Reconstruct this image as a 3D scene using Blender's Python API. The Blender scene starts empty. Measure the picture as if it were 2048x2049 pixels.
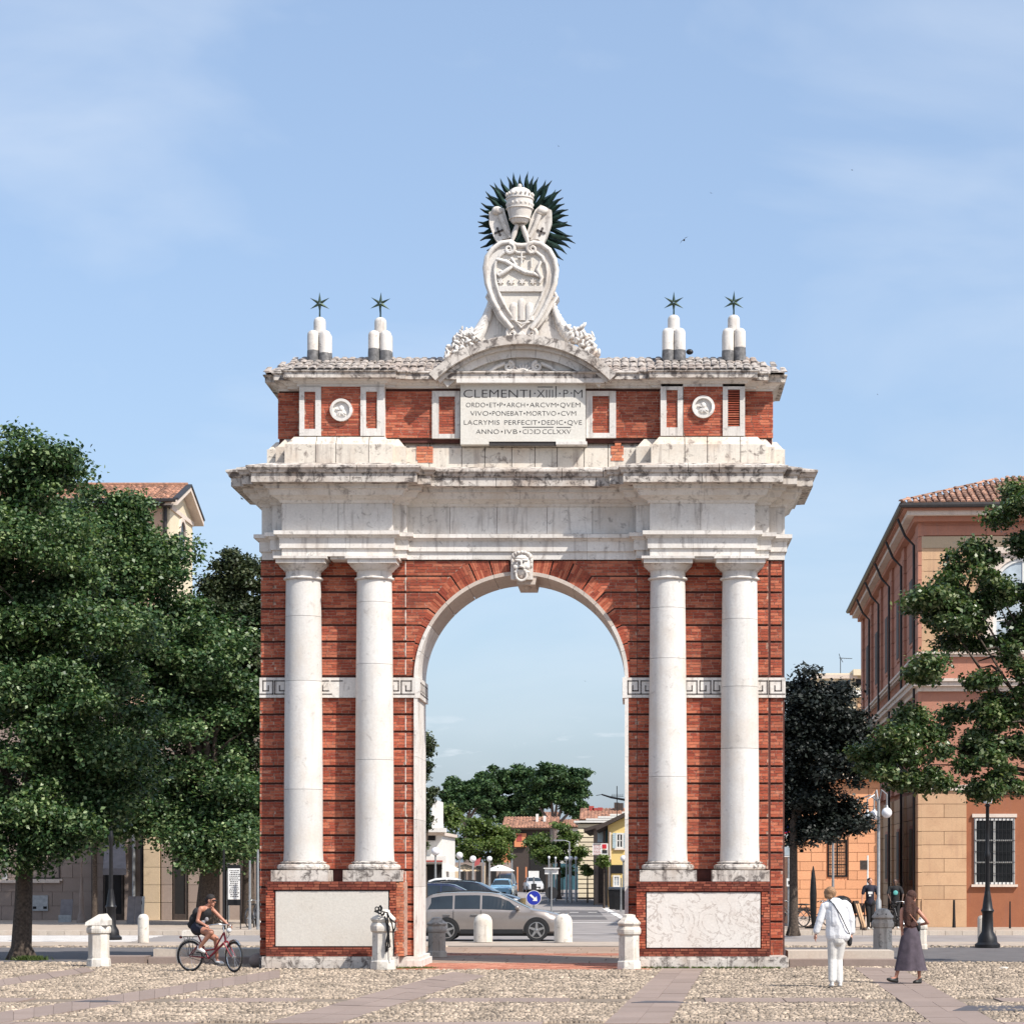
import bpy, bmesh, math, random
import numpy as np
from mathutils import Vector, Matrix
random.seed(7)
RNG = np.random.default_rng(11)
R = math.radians
scn = bpy.context.scene
COL = scn.collection

# ------------------------------------------------------------------ camera
F, PX, PY, H = 4750.0, 1270.0, 1742.0, 2.05      # focal length and principal point measured on the 2048 px photograph
cd = bpy.data.cameras.new('camera'); cam = bpy.data.objects.new('camera', cd); COL.objects.link(cam)
cam.location = (0, 0, H); cam.rotation_euler = (R(90), 0, 0)
cd.sensor_fit = 'HORIZONTAL'; cd.sensor_width = 36; cd.lens = 36 * F / 2048
cd.shift_x = -(PX - 1024) / 2048; cd.shift_y = (PY - 1024.5) / 2048
cd.clip_start = 0.5; cd.clip_end = 6000
scn.camera = cam
scn.render.resolution_x = 1023; scn.render.resolution_y = 1024

# ------------------------------------------------------------------ light
SUN_EL, SUN_AZ = 48, 50            # azimuth: degrees to the right of straight behind the camera
w = bpy.data.worlds.new('World'); scn.world = w; w.use_nodes = True
nt = w.node_tree; nt.nodes.clear()
def N(nt, t, **k):
    n = nt.nodes.new(t)
    for a, b in k.items(): setattr(n, a, b)
    return n
out = N(nt, 'ShaderNodeOutputWorld'); bg = N(nt, 'ShaderNodeBackground')
sky = N(nt, 'ShaderNodeTexSky', sky_type='NISHITA', sun_disc=False)
sky.sun_elevation = R(SUN_EL); sky.sun_rotation = R(180 - SUN_AZ)
sky.altitude = 50; sky.air_density = 1.0; sky.dust_density = 2.3; sky.ozone_density = 2.2
tc = N(nt, 'ShaderNodeTexCoord')
# thin high cloud streaks over the whole sky
mp = N(nt, 'ShaderNodeMapping'); mp.inputs['Scale'].default_value = (2.6, 2.2, 7.5); mp.inputs['Rotation'].default_value = (0.3, 0.25, 0.4)
nz = N(nt, 'ShaderNodeTexNoise'); nz.inputs['Scale'].default_value = 1.6; nz.inputs['Detail'].default_value = 7; nz.inputs['Distortion'].default_value = 0.5
cr = N(nt, 'ShaderNodeValToRGB'); cr.color_ramp.elements[0].position = .42; cr.color_ramp.elements[1].position = .85
cr.color_ramp.elements[0].color = (0, 0, 0, 1); cr.color_ramp.elements[1].color = (.6, .6, .6, 1)
# small fair-weather clouds low on the horizon
mp2 = N(nt, 'ShaderNodeMapping'); mp2.inputs['Scale'].default_value = (30, 30, 150)
nz2 = N(nt, 'ShaderNodeTexNoise'); nz2.inputs['Scale'].default_value = 1.0; nz2.inputs['Detail'].default_value = 5
cr2 = N(nt, 'ShaderNodeValToRGB'); cr2.color_ramp.elements[0].position = .575; cr2.color_ramp.elements[1].position = .72
sp = N(nt, 'ShaderNodeSeparateXYZ')
ml = N(nt, 'ShaderNodeMapRange'); ml.inputs[1].default_value = .045; ml.inputs[2].default_value = .07; ml.inputs[3].default_value = 1; ml.inputs[4].default_value = 0; ml.clamp = True
mm = N(nt, 'ShaderNodeMath', operation='MULTIPLY'); mx = N(nt, 'ShaderNodeMath', operation='MAXIMUM')
mix = N(nt, 'ShaderNodeMixRGB'); mix.inputs[2].default_value = (7.6, 8.1, 8.7, 1)
L = nt.links.new
L(tc.outputs['Generated'], mp.inputs[0]); L(mp.outputs[0], nz.inputs[0]); L(nz.outputs[0], cr.inputs[0])
L(tc.outputs['Generated'], mp2.inputs[0]); L(mp2.outputs[0], nz2.inputs[0]); L(nz2.outputs[0], cr2.inputs[0])
L(tc.outputs['Generated'], sp.inputs[0]); L(sp.outputs[2], ml.inputs[0]); L(cr2.outputs[0], mm.inputs[0]); L(ml.outputs[0], mm.inputs[1])
L(cr.outputs[0], mx.inputs[0]); L(mm.outputs[0], mx.inputs[1]); L(mx.outputs[0], mix.inputs[0])
veil = N(nt, 'ShaderNodeMixRGB', blend_type='ADD'); veil.inputs[0].default_value = 1; veil.inputs[2].default_value = (1.5, 2.02, 2.85, 1)   # thin high haze
L(sky.outputs[0], veil.inputs[1]); L(veil.outputs[0], mix.inputs[1]); L(mix.outputs[0], bg.inputs[0]); L(bg.outputs[0], out.inputs[0])
bg.inputs[1].default_value = 0.103
sl = bpy.data.lights.new('sun', 'SUN'); so = bpy.data.objects.new('sun', sl); COL.objects.link(so)
sl.energy = 5.0; sl.angle = R(.5); sl.color = (1, .95, .87)
ts = Vector((math.sin(R(SUN_AZ)) * math.cos(R(SUN_EL)), -math.cos(R(SUN_AZ)) * math.cos(R(SUN_EL)), math.sin(R(SUN_EL))))
so.rotation_euler = ts.to_track_quat('Z', 'Y').to_euler(); so.location = (20, -20, 40)
vs = scn.view_settings; vs.view_transform = 'Standard'; vs.look = 'None'; vs.exposure = 0.25; vs.gamma = 1; vs.use_curve_mapping = False

# ------------------------------------------------------------------ measuring helpers (photo pixel -> metres at a depth)
def X(px, Y): return (px - PX) * Y / F
def Z(py, Y): return H + (PY - py) * Y / F
def GY(py, z=0.0): return F * (H - z) / (py - PY)     # depth of a ground point seen at row py

# ------------------------------------------------------------------ materials
def nmat(name):
    m = bpy.data.materials.new(name); m.use_nodes = True
    nt = m.node_tree; b = nt.nodes['Principled BSDF']
    return m, nt, b
def ramp(nt, stops):
    r = N(nt, 'ShaderNodeValToRGB'); e = r.color_ramp.elements
    while len(e) < len(stops): e.new(.5)
    for i, (p, c) in enumerate(stops):
        e[i].position = p; e[i].color = (*c, 1) if len(c) == 3 else c
    return r
def noise(nt, scale, detail=5, rough=.55, stretch=None, obj=False, dist=0):
    n = N(nt, 'ShaderNodeTexNoise'); n.inputs['Scale'].default_value = scale; n.inputs['Detail'].default_value = detail
    n.inputs['Roughness'].default_value = rough; n.inputs['Distortion'].default_value = dist
    g = N(nt, 'ShaderNodeNewGeometry'); src = g.outputs['Position']
    if obj: src = N(nt, 'ShaderNodeTexCoord').outputs['Object']
    if stretch:
        m = N(nt, 'ShaderNodeMapping'); m.inputs['Scale'].default_value = stretch
        nt.links.new(src, m.inputs[0]); src = m.outputs[0]
    nt.links.new(src, n.inputs['Vector'])
    return n
def mixc(nt, fac, a, b, mode='MIX'):
    m = N(nt, 'ShaderNodeMixRGB', blend_type=mode)
    for i, v in ((0, fac), (1, a), (2, b)):
        if isinstance(v, (int, float)): m.inputs[i].default_value = v
        elif isinstance(v, tuple): m.inputs[i].default_value = (*v, 1)
        else: nt.links.new(v, m.inputs[i])
    return m.outputs[0]
def bump(nt, b, h, dist=.01, st=.5):
    u = N(nt, 'ShaderNodeBump'); u.inputs['Distance'].default_value = dist; u.inputs['Strength'].default_value = st
    nt.links.new(h, u.inputs['Height']); nt.links.new(u.outputs[0], b.inputs['Normal'])
def rnd_scale(nt, lo, hi, which='obj'):
    if which == 'obj': s = N(nt, 'ShaderNodeObjectInfo').outputs['Random']
    else: s = N(nt, 'ShaderNodeNewGeometry').outputs['Random Per Island']
    m = N(nt, 'ShaderNodeMapRange'); m.inputs[3].default_value = lo; m.inputs[4].default_value = hi
    nt.links.new(s, m.inputs[0]); return m.outputs[0]
def plain(name, col, rough=.6, metal=0, var=.25, scale=6, bmp=0, spec=.5, isl=None, coat=0):
    """base colour with a fine and a coarse mottle"""
    m, nt, b = nmat(name)
    n = noise(nt, scale, 6); r = ramp(nt, [(.3, tuple(c * (1 - var) for c in col)), (.7, tuple(min(1, c * (1 + var * .6)) for c in col))])
    nt.links.new(n.outputs[0], r.inputs[0]); c = r.outputs[0]
    if isl: c = mixc(nt, 1.0, c, rnd_scale(nt, isl[0], isl[1], isl[2] if len(isl) > 2 else 'isl'), 'MULTIPLY')
    nt.links.new(c, b.inputs['Base Color'])
    b.inputs['Roughness'].default_value = rough; b.inputs['Metallic'].default_value = metal
    b.inputs['Specular IOR Level'].default_value = spec; b.inputs['Coat Weight'].default_value = coat
    if bmp: bump(nt, b, n.outputs[0], .02, bmp)
    return m
def stone(name, col, stain=(.42, .33, .25), dark=(.16, .14, .13), samt=.5, damt=.5, streak=.5, veins=0, dthr=.6):
    m, nt, b = nmat(name)
    big = noise(nt, 1.3, 6, .6); fine = noise(nt, 22, 6, .65); st = noise(nt, 2.2, 6, .6, (3.5, 3.5, .35)); sp_ = noise(nt, 5.5, 8, .7, dist=.6)
    c = mixc(nt, 1.0, tuple(col), rnd_scale(nt, .9, 1.06), 'MULTIPLY')
    f = ramp(nt, [(.25, (.86, .86, .86)), (.75, (1.06, 1.06, 1.06))]); nt.links.new(fine.outputs[0], f.inputs[0]); c = mixc(nt, 1.0, c, f.outputs[0], 'MULTIPLY')
    r1 = ramp(nt, [(.47, (0, 0, 0)), (.75, (samt,) * 3)]); nt.links.new(big.outputs[0], r1.inputs[0]); c = mixc(nt, r1.outputs[0], c, stain)
    r2 = ramp(nt, [(.54, (0, 0, 0)), (.72, (streak,) * 3)]); nt.links.new(st.outputs[0], r2.inputs[0]); c = mixc(nt, r2.outputs[0], c, tuple(d * 1.6 for d in dark))
    r3 = ramp(nt, [(dthr, (0, 0, 0)), (dthr + .1, (damt,) * 3)]); nt.links.new(sp_.outputs[0], r3.inputs[0]); c = mixc(nt, r3.outputs[0], c, dark)
    if veins:
        v = N(nt, 'ShaderNodeTexNoise', noise_dimensions='3D'); v.inputs['Scale'].default_value = 1.9; v.inputs['Detail'].default_value = 9; v.inputs['Distortion'].default_value = 1.6; v.inputs['Roughness'].default_value = .6
        g = N(nt, 'ShaderNodeNewGeometry'); nt.links.new(g.outputs['Position'], v.inputs['Vector'])
        rv = ramp(nt, [(.478, (0, 0, 0)), (.497, (veins,) * 3), (.503, (veins,) * 3), (.522, (0, 0, 0))]); nt.links.new(v.outputs[0], rv.inputs[0])
        c = mixc(nt, rv.outputs[0], c, (.20, .13, .10))
    # dust and lichen that settle on upward faces
    nt.links.new(c, b.inputs['Base Color']); b.inputs['Roughness'].default_value = .8; b.inputs['Specular IOR Level'].default_value = .3
    a = N(nt, 'ShaderNodeMath', operation='ADD'); nt.links.new(fine.outputs[0], a.inputs[0]); nt.links.new(sp_.outputs[0], a.inputs[1])
    bump(nt, b, a.outputs[0], .010, .3)
    return m
def brickm(name, c0, c1, c2, pale=.35, grime=.5):
    m, nt, b = nmat(name)
    g = N(nt, 'ShaderNodeNewGeometry'); r = ramp(nt, [(0, c0), (.55, c1), (1, c2)]); nt.links.new(g.outputs['Random Per Island'], r.inputs[0])
    c = r.outputs[0]
    n1 = noise(nt, 12, 6, .6, (1, 1, 1.6)); r1 = ramp(nt, [(.3, (.8, .8, .8)), (.7, (1.18, 1.18, 1.18))]); nt.links.new(n1.outputs[0], r1.inputs[0]); c = mixc(nt, 1.0, c, r1.outputs[0], 'MULTIPLY')
    n2 = noise(nt, 1.1, 6, .65); r2 = ramp(nt, [(.5, (0, 0, 0)), (.78, (grime,) * 3)]); nt.links.new(n2.outputs[0], r2.inputs[0]); c = mixc(nt, r2.outputs[0], c, (.10, .045, .035))
    n3 = noise(nt, 3.1, 8, .7, (1, 1, 2.2), dist=.8); r3 = ramp(nt, [(.6, (0, 0, 0)), (.72, (pale,) * 3)]); nt.links.new(n3.outputs[0], r3.inputs[0]); c = mixc(nt, r3.outputs[0], c, (.62, .40, .30))
    c = mixc(nt, 1.0, c, rnd_scale(nt, .85, 1.12), 'MULTIPLY')
    nt.links.new(c, b.inputs['Base Color']); b.inputs['Roughness'].default_value = .85; b.inputs['Specular IOR Level'].default_value = .25
    bump(nt, b, n1.outputs[0], .01, .6)
    return m
def leafm(name, c0, c1, c2, rough=.42, trans=.22):
    m, nt, b = nmat(name)
    g = N(nt, 'ShaderNodeNewGeometry'); r = ramp(nt, [(0, c0), (.6, c1), (1, c2)]); nt.links.new(g.outputs['Random Per Island'], r.inputs[0])
    n1 = noise(nt, .8, 3); r1 = ramp(nt, [(.35, (.75, .8, .8)), (.65, (1.2, 1.15, 1.05))]); nt.links.new(n1.outputs[0], r1.inputs[0])
    c = mixc(nt, 1.0, r.outputs[0], r1.outputs[0], 'MULTIPLY')
    nt.links.new(c, b.inputs['Base Color']); b.inputs['Roughness'].default_value = rough; b.inputs['Specular IOR Level'].default_value = .35
    t = N(nt, 'ShaderNodeBsdfTranslucent'); nt.links.new(mixc(nt, 1.0, c, (1.3, 1.5, .7), 'MULTIPLY'), t.inputs[0])
    mx = N(nt, 'ShaderNodeMixShader'); mx.inputs[0].default_value = trans
    nt.links.new(b.outputs[0], mx.inputs[1]); nt.links.new(t.outputs[0], mx.inputs[2]); nt.links.new(mx.outputs[0], nt.nodes['Material Output'].inputs[0])
    return m
def glassm(name, col=(.03, .035, .04), rough=.06, spec=.8):
    m, nt, b = nmat(name)
    n = noise(nt, 1.2, 3); r = ramp(nt, [(.3, tuple(c * .6 for c in col)), (.7, tuple(c * 1.5 for c in col))]); nt.links.new(n.outputs[0], r.inputs[0])
    nt.links.new(r.outputs[0], b.inputs['Base Color']); b.inputs['Roughness'].default_value = rough; b.inputs['Specular IOR Level'].default_value = spec
    return m

M = {}
M['marble'] = stone('white_stone', (.70, .665, .625), samt=.45, damt=.6, streak=.75, dthr=.57)
M['shaft'] = stone('column_stone', (.655, .63, .60), (.52, .44, .36), (.30, .27, .25), samt=.6, damt=.45, streak=.5, dthr=.58)
M['weathered'] = stone('weathered_stone', (.61, .56, .51), (.30, .21, .15), (.08, .065, .06), samt=.75, damt=.85, streak=1.0, dthr=.49)
M['attic'] = stone('attic_stone', (.66, .60, .52), (.46, .32, .22), (.12, .09, .08), samt=.6, damt=.75, streak=.6, dthr=.55)
M['panel_plain'] = stone('pale_panel', (.66, .62, .56), (.5, .42, .34), (.3, .27, .24), samt=.35, damt=.3, streak=.25)
M['panel_veined'] = stone('veined_panel', (.70, .655, .61), (.5, .4, .33), (.3, .22, .18), samt=.3, damt=.3, streak=.15, veins=.5)
M['tablet'] = stone('tablet_stone', (.68, .65, .59), (.54, .45, .36), (.3, .27, .24), samt=.35, damt=.3, streak=.2)
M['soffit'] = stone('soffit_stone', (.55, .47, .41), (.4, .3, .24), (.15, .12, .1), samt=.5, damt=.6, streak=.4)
M['brick'] = brickm('red_brick', (.25, .052, .032), (.37, .090, .048), (.48, .155, .088), pale=.5, grime=.6)
M['brick_or'] = brickm('orange_brick', (.40, .11, .06), (.52, .17, .09), (.60, .24, .13))
M['brick_dk'] = brickm('frame_brick', (.12, .03, .02), (.21, .05, .032), (.31, .10, .06), pale=.2)
M['mortar'] = plain('mortar', (.46, .29, .22), .95, var=.7, scale=14)
M['core'] = plain('dark_core_brick', (.085, .028, .022), .95, var=.35, scale=5, bmp=.4)  # dark red mortar colour of the recessed core
M['ink'] = plain('letter_paint', (.045, .04, .04), .8, var=.3, scale=30)
M['lead'] = plain('lead_sheet', (.15, .145, .145), .6, .1, var=.6, scale=12, bmp=.3)
M['bronze'] = plain('dark_green_bronze', (.018, .04, .032), .4, .6, var=.7, scale=9, isl=(.5, 1.8))
M['verdigris'] = plain('green_metal_star', (.055, .085, .065), .4, .6, var=.4, scale=20, isl=(.6, 1.3))
M['rooftile'] = stone('pale_roof_tile', (.44, .39, .35), (.25, .15, .10), (.05, .042, .04), samt=.6, damt=.9, streak=.8, dthr=.5)
M['leaf_a'] = leafm('lime_leaf', (.018, .046, .018), (.050, .100, .036), (.25, .32, .16))
M['leaf_b'] = leafm('maple_leaf', (.028, .058, .022), (.055, .095, .034), (.26, .29, .16), .36)
M['leaf_c'] = leafm('evergreen_oak_leaf', (.026, .042, .020), (.045, .062, .028), (.10, .11, .06), .5, .1)
M['leaf_d'] = leafm('pine_needle', (.018, .045, .018), (.035, .078, .026), (.085, .14, .045), .6, .1)
M['leaf_e'] = leafm('street_tree_leaf', (.05, .085, .022), (.095, .145, .038), (.19, .23, .08), .5, .25)
M['leaf_dark'] = leafm('near_black_leaf', (.006, .009, .008), (.010, .015, .012), (.022, .030, .024), .55, .03)  # dark species with near-black green leaves
M['bark'] = plain('bark', (.075, .055, .042), .95, var=.6, scale=18, bmp=.9)
M['bark_g'] = plain('pine_bark', (.17, .13, .115), .95, var=.4, scale=8, bmp=.6)
M['iron'] = plain('black_iron', (.014, .014, .016), .45, .3, var=.4, scale=9)
M['steel'] = plain('galvanised_pole', (.33, .34, .35), .45, .5, var=.2, scale=9)
M['globe'] = plain('white_globe_glass', (.72, .72, .75), .25, var=.06, scale=6)
M['white'] = plain('white_paint', (.74, .73, .71), .5, var=.08, scale=7)
M['greycloth'] = plain('grey_awning_cloth', (.22, .20, .205), .9, var=.2, scale=5)
M['glass'] = glassm('window_glass', (.012, .013, .014), .25, .25)
M['glass_lt'] = glassm('pale_window_glass', (.35, .40, .44), .12)
M['frame_w'] = plain('white_window_frame', (.66, .65, .62), .55, var=.1, scale=8)

# ------------------------------------------------------------------ mesh builder
class MB:
    def __init__(s): s.v = []; s.f = []; s.m = []
    def add(s, vs, fs, mi=0):
        o = len(s.v); s.v += [tuple(p) for p in vs]; s.f += [tuple(o + i for i in f) for f in fs]; s.m += [mi] * len(fs); return s
    def box(s, x0, x1, y0, y1, z0, z1, mi=0):
        return s.add([(x0, y0, z0), (x1, y0, z0), (x1, y1, z0), (x0, y1, z0), (x0, y0, z1), (x1, y0, z1), (x1, y1, z1), (x0, y1, z1)],
                     [(0, 3, 2, 1), (4, 5, 6, 7), (0, 1, 5, 4), (1, 2, 6, 5), (2, 3, 7, 6), (3, 0, 4, 7)], mi)
    def obox(s, c, half, rot=(0, 0, 0), mi=0):
        from mathutils import Euler
        q = Euler(rot).to_matrix(); c = Vector(c)
        vs = [c + q @ Vector((sx * half[0], sy * half[1], sz * half[2])) for sz in (-1, 1) for sx, sy in ((-1, -1), (1, -1), (1, 1), (-1, 1))]
        return s.add(vs, [(0, 3, 2, 1), (4, 5, 6, 7), (0, 1, 5, 4), (1, 2, 6, 5), (2, 3, 7, 6), (3, 0, 4, 7)], mi)
    def prism(s, poly, y0, y1, mi=0):
        """polygon in (x,z), counter-clockwise seen from the front, extruded from y0 (front) to y1"""
        n = len(poly); vs = [(p[0], y0, p[1]) for p in poly] + [(p[0], y1, p[1]) for p in poly]
        fs = [tuple(range(n)), tuple(range(2 * n - 1, n - 1, -1))] + [((i + 1) % n, i, n + i, n + (i + 1) % n) for i in range(n)]
        return s.add(vs, fs, mi)
    def hprism(s, poly, z0, z1, mi=0):
        n = len(poly); vs = [(p[0], p[1], z0) for p in poly] + [(p[0], p[1], z1) for p in poly]
        fs = [tuple(range(n - 1, -1, -1)), tuple(range(n, 2 * n))] + [(i, (i + 1) % n, n + (i + 1) % n, n + i) for i in range(n)]
        return s.add(vs, fs, mi)
    def lathe(s, prof, c=(0, 0, 0), seg=24, mi=0, squash=(1, 1), rot=0):
        vs = []; fs = []
        for r, z in prof:
            for k in range(seg):
                a = 2 * math.pi * k / seg + rot
                vs.append((c[0] + r * math.cos(a) * squash[0], c[1] + r * math.sin(a) * squash[1], c[2] + z))
        n = len(prof)
        for i in range(n - 1):
            for k in range(seg):
                k2 = (k + 1) % seg; fs.append((i * seg + k, i * seg + k2, (i + 1) * seg + k2, (i + 1) * seg + k))
        fs.append(tuple(range(seg - 1, -1, -1))); fs.append(tuple(range((n - 1) * seg, n * seg)))
        return s.add(vs, fs, mi)
    def tube(s, pts, rad, seg=8, mi=0, flat=None, closed=False):
        """swept circle along pts; rad a number or a list"""
        pts = [Vector(p) for p in pts]; n = len(pts)
        rad = [rad] * n if isinstance(rad, (int, float)) else list(rad)
        vs = []; prev = None
        for i, p in enumerate(pts):
            if closed: t = pts[(i + 1) % n] - pts[i - 1]
            else: t = pts[min(i + 1, n - 1)] - pts[max(i - 1, 0)]
            if t.length < 1e-9: t = Vector((0, 0, 1))
            t.normalize()
            if prev is None:
                a = Vector((0, 1, 0)) if abs(t.y) < .9 else Vector((1, 0, 0))
                u = t.cross(a).normalized()
            else:
                u = (prev - t * prev.dot(t))
                u = u.normalized() if u.length > 1e-6 else t.orthogonal().normalized()
            prev = u; v = t.cross(u)
            for k in range(seg):
                an = 2 * math.pi * k / seg
                vs.append(p + u * (rad[i] * math.cos(an)) + v * (rad[i] * math.sin(an)))
        fs = []
        rng = range(n) if closed else range(n - 1)
        for i in rng:
            j = (i + 1) % n
            for k in range(seg):
                k2 = (k + 1) % seg; fs.append((i * seg + k, i * seg + k2, j * seg + k2, j * seg + k))
        if not closed: fs.append(tuple(range(seg - 1, -1, -1))); fs.append(tuple(range((n - 1) * seg, n * seg)))
        return s.add(vs, fs, mi)
    def ell(s, c, r, seg=14, rings=8, mi=0, rot=None):
        if isinstance(r, (int, float)): r = (r, r, r)
        vs = []; fs = []; c = Vector(c)
        for i in range(rings + 1):
            ph = math.pi * i / rings
            for k in range(seg):
                a = 2 * math.pi * k / seg
                p = Vector((r[0] * math.sin(ph) * math.cos(a), r[1] * math.sin(ph) * math.sin(a), -r[2] * math.cos(ph)))
                if rot is not None: p = rot @ p
                vs.append(c + p)
        for i in range(rings):
            for k in range(seg):
                k2 = (k + 1) % seg
                fs.append((i * seg + k, i * seg + k2, (i + 1) * seg + k2, (i + 1) * seg + k))
        return s.add(vs, fs, mi)
    def arc(s, cx, cz, r0, r1, a0, a1, y0, y1, n=12, mi=0):
        """ring sector in the xz plane, degrees anticlockwise from +x"""
        vs = []
        for i in range(n + 1):
            a = R(a0 + (a1 - a0) * i / n); ca, sa = math.cos(a), math.sin(a)
            for r, y in ((r0, y0), (r1, y0), (r1, y1), (r0, y1)): vs.append((cx + r * ca, y, cz + r * sa))
        fs = []
        for i in range(n):
            for k in range(4):
                k2 = (k + 1) % 4; fs.append((i * 4 + k, i * 4 + k2, i * 4 + 4 + k2, i * 4 + 4 + k))
        fs.append((3, 2, 1, 0)); e = n * 4; fs.append((e, e + 1, e + 2, e + 3))
        return s.add(vs, fs, mi)
    def build(s, name, mats, parent=None, local=False, smooth=0, kind=None, fix=True, origin=None):
        if not isinstance(mats, (list, tuple)): mats = [mats]
        v = np.array(s.v, dtype=np.float64).reshape(-1, 3)
        lo, hi = v.min(0), v.max(0)
        og = np.array([(lo[0] + hi[0]) / 2, (lo[1] + hi[1]) / 2, lo[2]]) if origin is None else np.array(origin, float)
        me = bpy.data.meshes.new(name); me.from_pydata((v - og).tolist(), [], s.f)
        for m in mats: me.materials.append(m)
        if len(mats) > 1: me.polygons.foreach_set('material_index', s.m)
        if fix:
            bm = bmesh.new(); bm.from_mesh(me)
            if smooth: bmesh.ops.remove_doubles(bm, verts=bm.verts, dist=1e-5)
            bmesh.ops.recalc_face_normals(bm, faces=bm.faces); bm.to_mesh(me); bm.free()
        if smooth:
            me.polygons.foreach_set('use_smooth', [True] * len(me.polygons)); me.set_sharp_from_angle(angle=R(smooth))
        me.update()
        o = bpy.data.objects.new(name, me); COL.objects.link(o)
        if parent is not None:
            o.parent = parent
            off = np.array((0., 0., 0.)) if local else np.array(parent['_w'])
            o.location = Vector(og - off)
            o['_w'] = list(og) if not local else list(og)
        else:
            o.location = Vector(og); o['_w'] = list(og)
        if kind: o['kind'] = kind
        return o
def empty(name, loc, rz=0, parent=None):
    o = bpy.data.objects.new(name, None); COL.objects.link(o); o.empty_display_size = .2
    if parent is not None:
        o.parent = parent; o.location = Vector(loc) - Vector(parent['_w'])
    else: o.location = loc
    o.rotation_euler = (0, 0, rz); o['_w'] = list(loc)
    return o
def tag(o, label, cat, group=None, kind=None):
    o['label'] = label; o['category'] = cat
    if group: o['group'] = group
    if kind: o['kind'] = kind
    return o
def struct(o): o['kind'] = 'structure'; return o
def copy_tree(o, parent=None):
    c = o.copy(); COL.objects.link(c)
    if parent is not None: c.parent = parent
    for ch in list(o.children): copy_tree(ch, c)
    return c
def inst(src, parent, loc, name=None, rot=None, scale=None):
    """another piece sharing the mesh of src"""
    o = bpy.data.objects.new(name or src.name.split('.')[0], src.data); COL.objects.link(o)
    o.parent = parent; o.location = loc
    if rot: o.rotation_euler = rot
    if scale: o.scale = scale
    return o
# ================================================================== GROUND
def sheet(name, pts, z, mat, parent=None):
    m = MB(); m.add([(p[0], p[1], z) for p in pts], [tuple(range(len(pts)))]); o = m.build(name, mat, parent); return o
M['asphalt'] = plain('asphalt', (.115, .105, .105), .9, var=.25, scale=1.6, bmp=.3)
M['asphalt_pale'] = plain('worn_asphalt', (.26, .235, .225), .9, var=.22, scale=.9, bmp=.3)
M['soil'] = plain('sanded_joints', (.21, .165, .125), .95, var=.4, scale=5, bmp=.6)
M['slab'] = stone('porphyry_slab', (.28, .215, .185), (.20, .15, .12), (.12, .1, .1), samt=.5, damt=.35, streak=.1)
M['warmslab'] = stone('warm_slab', (.34, .235, .17), (.25, .16, .12), (.12, .09, .08), samt=.6, damt=.5, streak=.1)
M['slab_dk'] = plain('dark_cover', (.09, .085, .095), .6, .1, var=.3, scale=4)
M['pavement'] = plain('far_pavement', (.38, .31, .25), .9, var=.2, scale=2, bmp=.3)
M['redpave'] = brickm('red_paving', (.30, .11, .07), (.42, .17, .11), (.5, .24, .16), pale=.3)
M['kerb'] = stone('kerb_stone', (.52, .45, .38), (.4, .28, .2), (.12, .1, .09), samt=.5, damt=.4, streak=.2)
M['cobble'] = plain('river_cobble', (.37, .295, .225), .85, var=.5, scale=1.7, isl=(.45, 1.3), bmp=.4)
M['paintw'] = plain('road_paint', (.68, .65, .62), .8, var=.2, scale=3)
M['grass'] = leafm('grass_blade', (.05, .08, .02), (.09, .13, .03), (.17, .2, .07), .7)
G0 = struct(sheet('ground', [(-700, -30), (700, -30), (700, 3500), (-700, 3500)], -.16, plain('far_ground', (.16, .15, .11), .95, var=.4, scale=.05)))
G1 = struct(sheet('road', [(-90, 68.9), (90, 68.9), (90, 79.6), (-90, 79.6)], -.12, M['asphalt_pale']))
# the street that runs on through the arch, bearing slightly left
def SX(Y): return -.042 * (Y - 132)       # street frame: lateral offset of its right kerb
ssx = lambda Y, o: -1.17 + SX(Y) + o
street = struct(sheet('street', [(ssx(79, -13), 79.6), (ssx(79, 3.2), 79.6), (ssx(110, 0.6), 110), (ssx(420, 0), 420), (ssx(420, -8), 420), (ssx(110, -9.5), 110)], -.112, M['asphalt_pale']))
# dark repair patches and painted lines on the street
for n, pts, mt in (('tar_patch', [(-8.5, 104), (-1.2, 104), (-2.0, 128), (-7.2, 128)], M['asphalt']), ('tar_patch', [(-6.5, 150), (-2.2, 150), (-5.6, 230), (-8.5, 230)], M['asphalt'])):
    o = sheet(n, pts, -.107, mt); struct(o)
lm = []
for i in range(6):
    m = MB(); m.box(-6.2 + i * .95, -5.75 + i * .95, 121.5, 122.1, -.11, -.101); lm.append(m.build('lane_marking', M['paintw'], street))
m = MB(); m.add([(ssx(Y, o), Y, -.101) for Y, o in ((100, -.6), (100, -.25), (135, -.25), (135, -.6))], [(0, 1, 2, 3)]); m.build('edge_line', M['paintw'], street)
m = MB(); m.add([(-10, 97.2, -.101), (.6, 97.2, -.101), (.6, 98.0, -.101), (-10, 98.0, -.101)], [(0, 1, 2, 3)]); m.build('stop_line', M['paintw'], street)
m = MB(); m.add([(-10, 111.5, -.101), (-.4, 111.5, -.101), (-.4, 112.3, -.101), (-10, 112.3, -.101)], [(0, 1, 2, 3)]); m.build('stop_line', M['paintw'], street)
# zebra crossing on the left road
zb = G1
for i in range(9):
    m = MB(); y0 = 69.6 + i * 1.05; m.box(-22.5, -15.2 - .05 * i, y0, y0 + .5, -.118, -.108); m.build('zebra_stripe', M['paintw'], zb)
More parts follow.
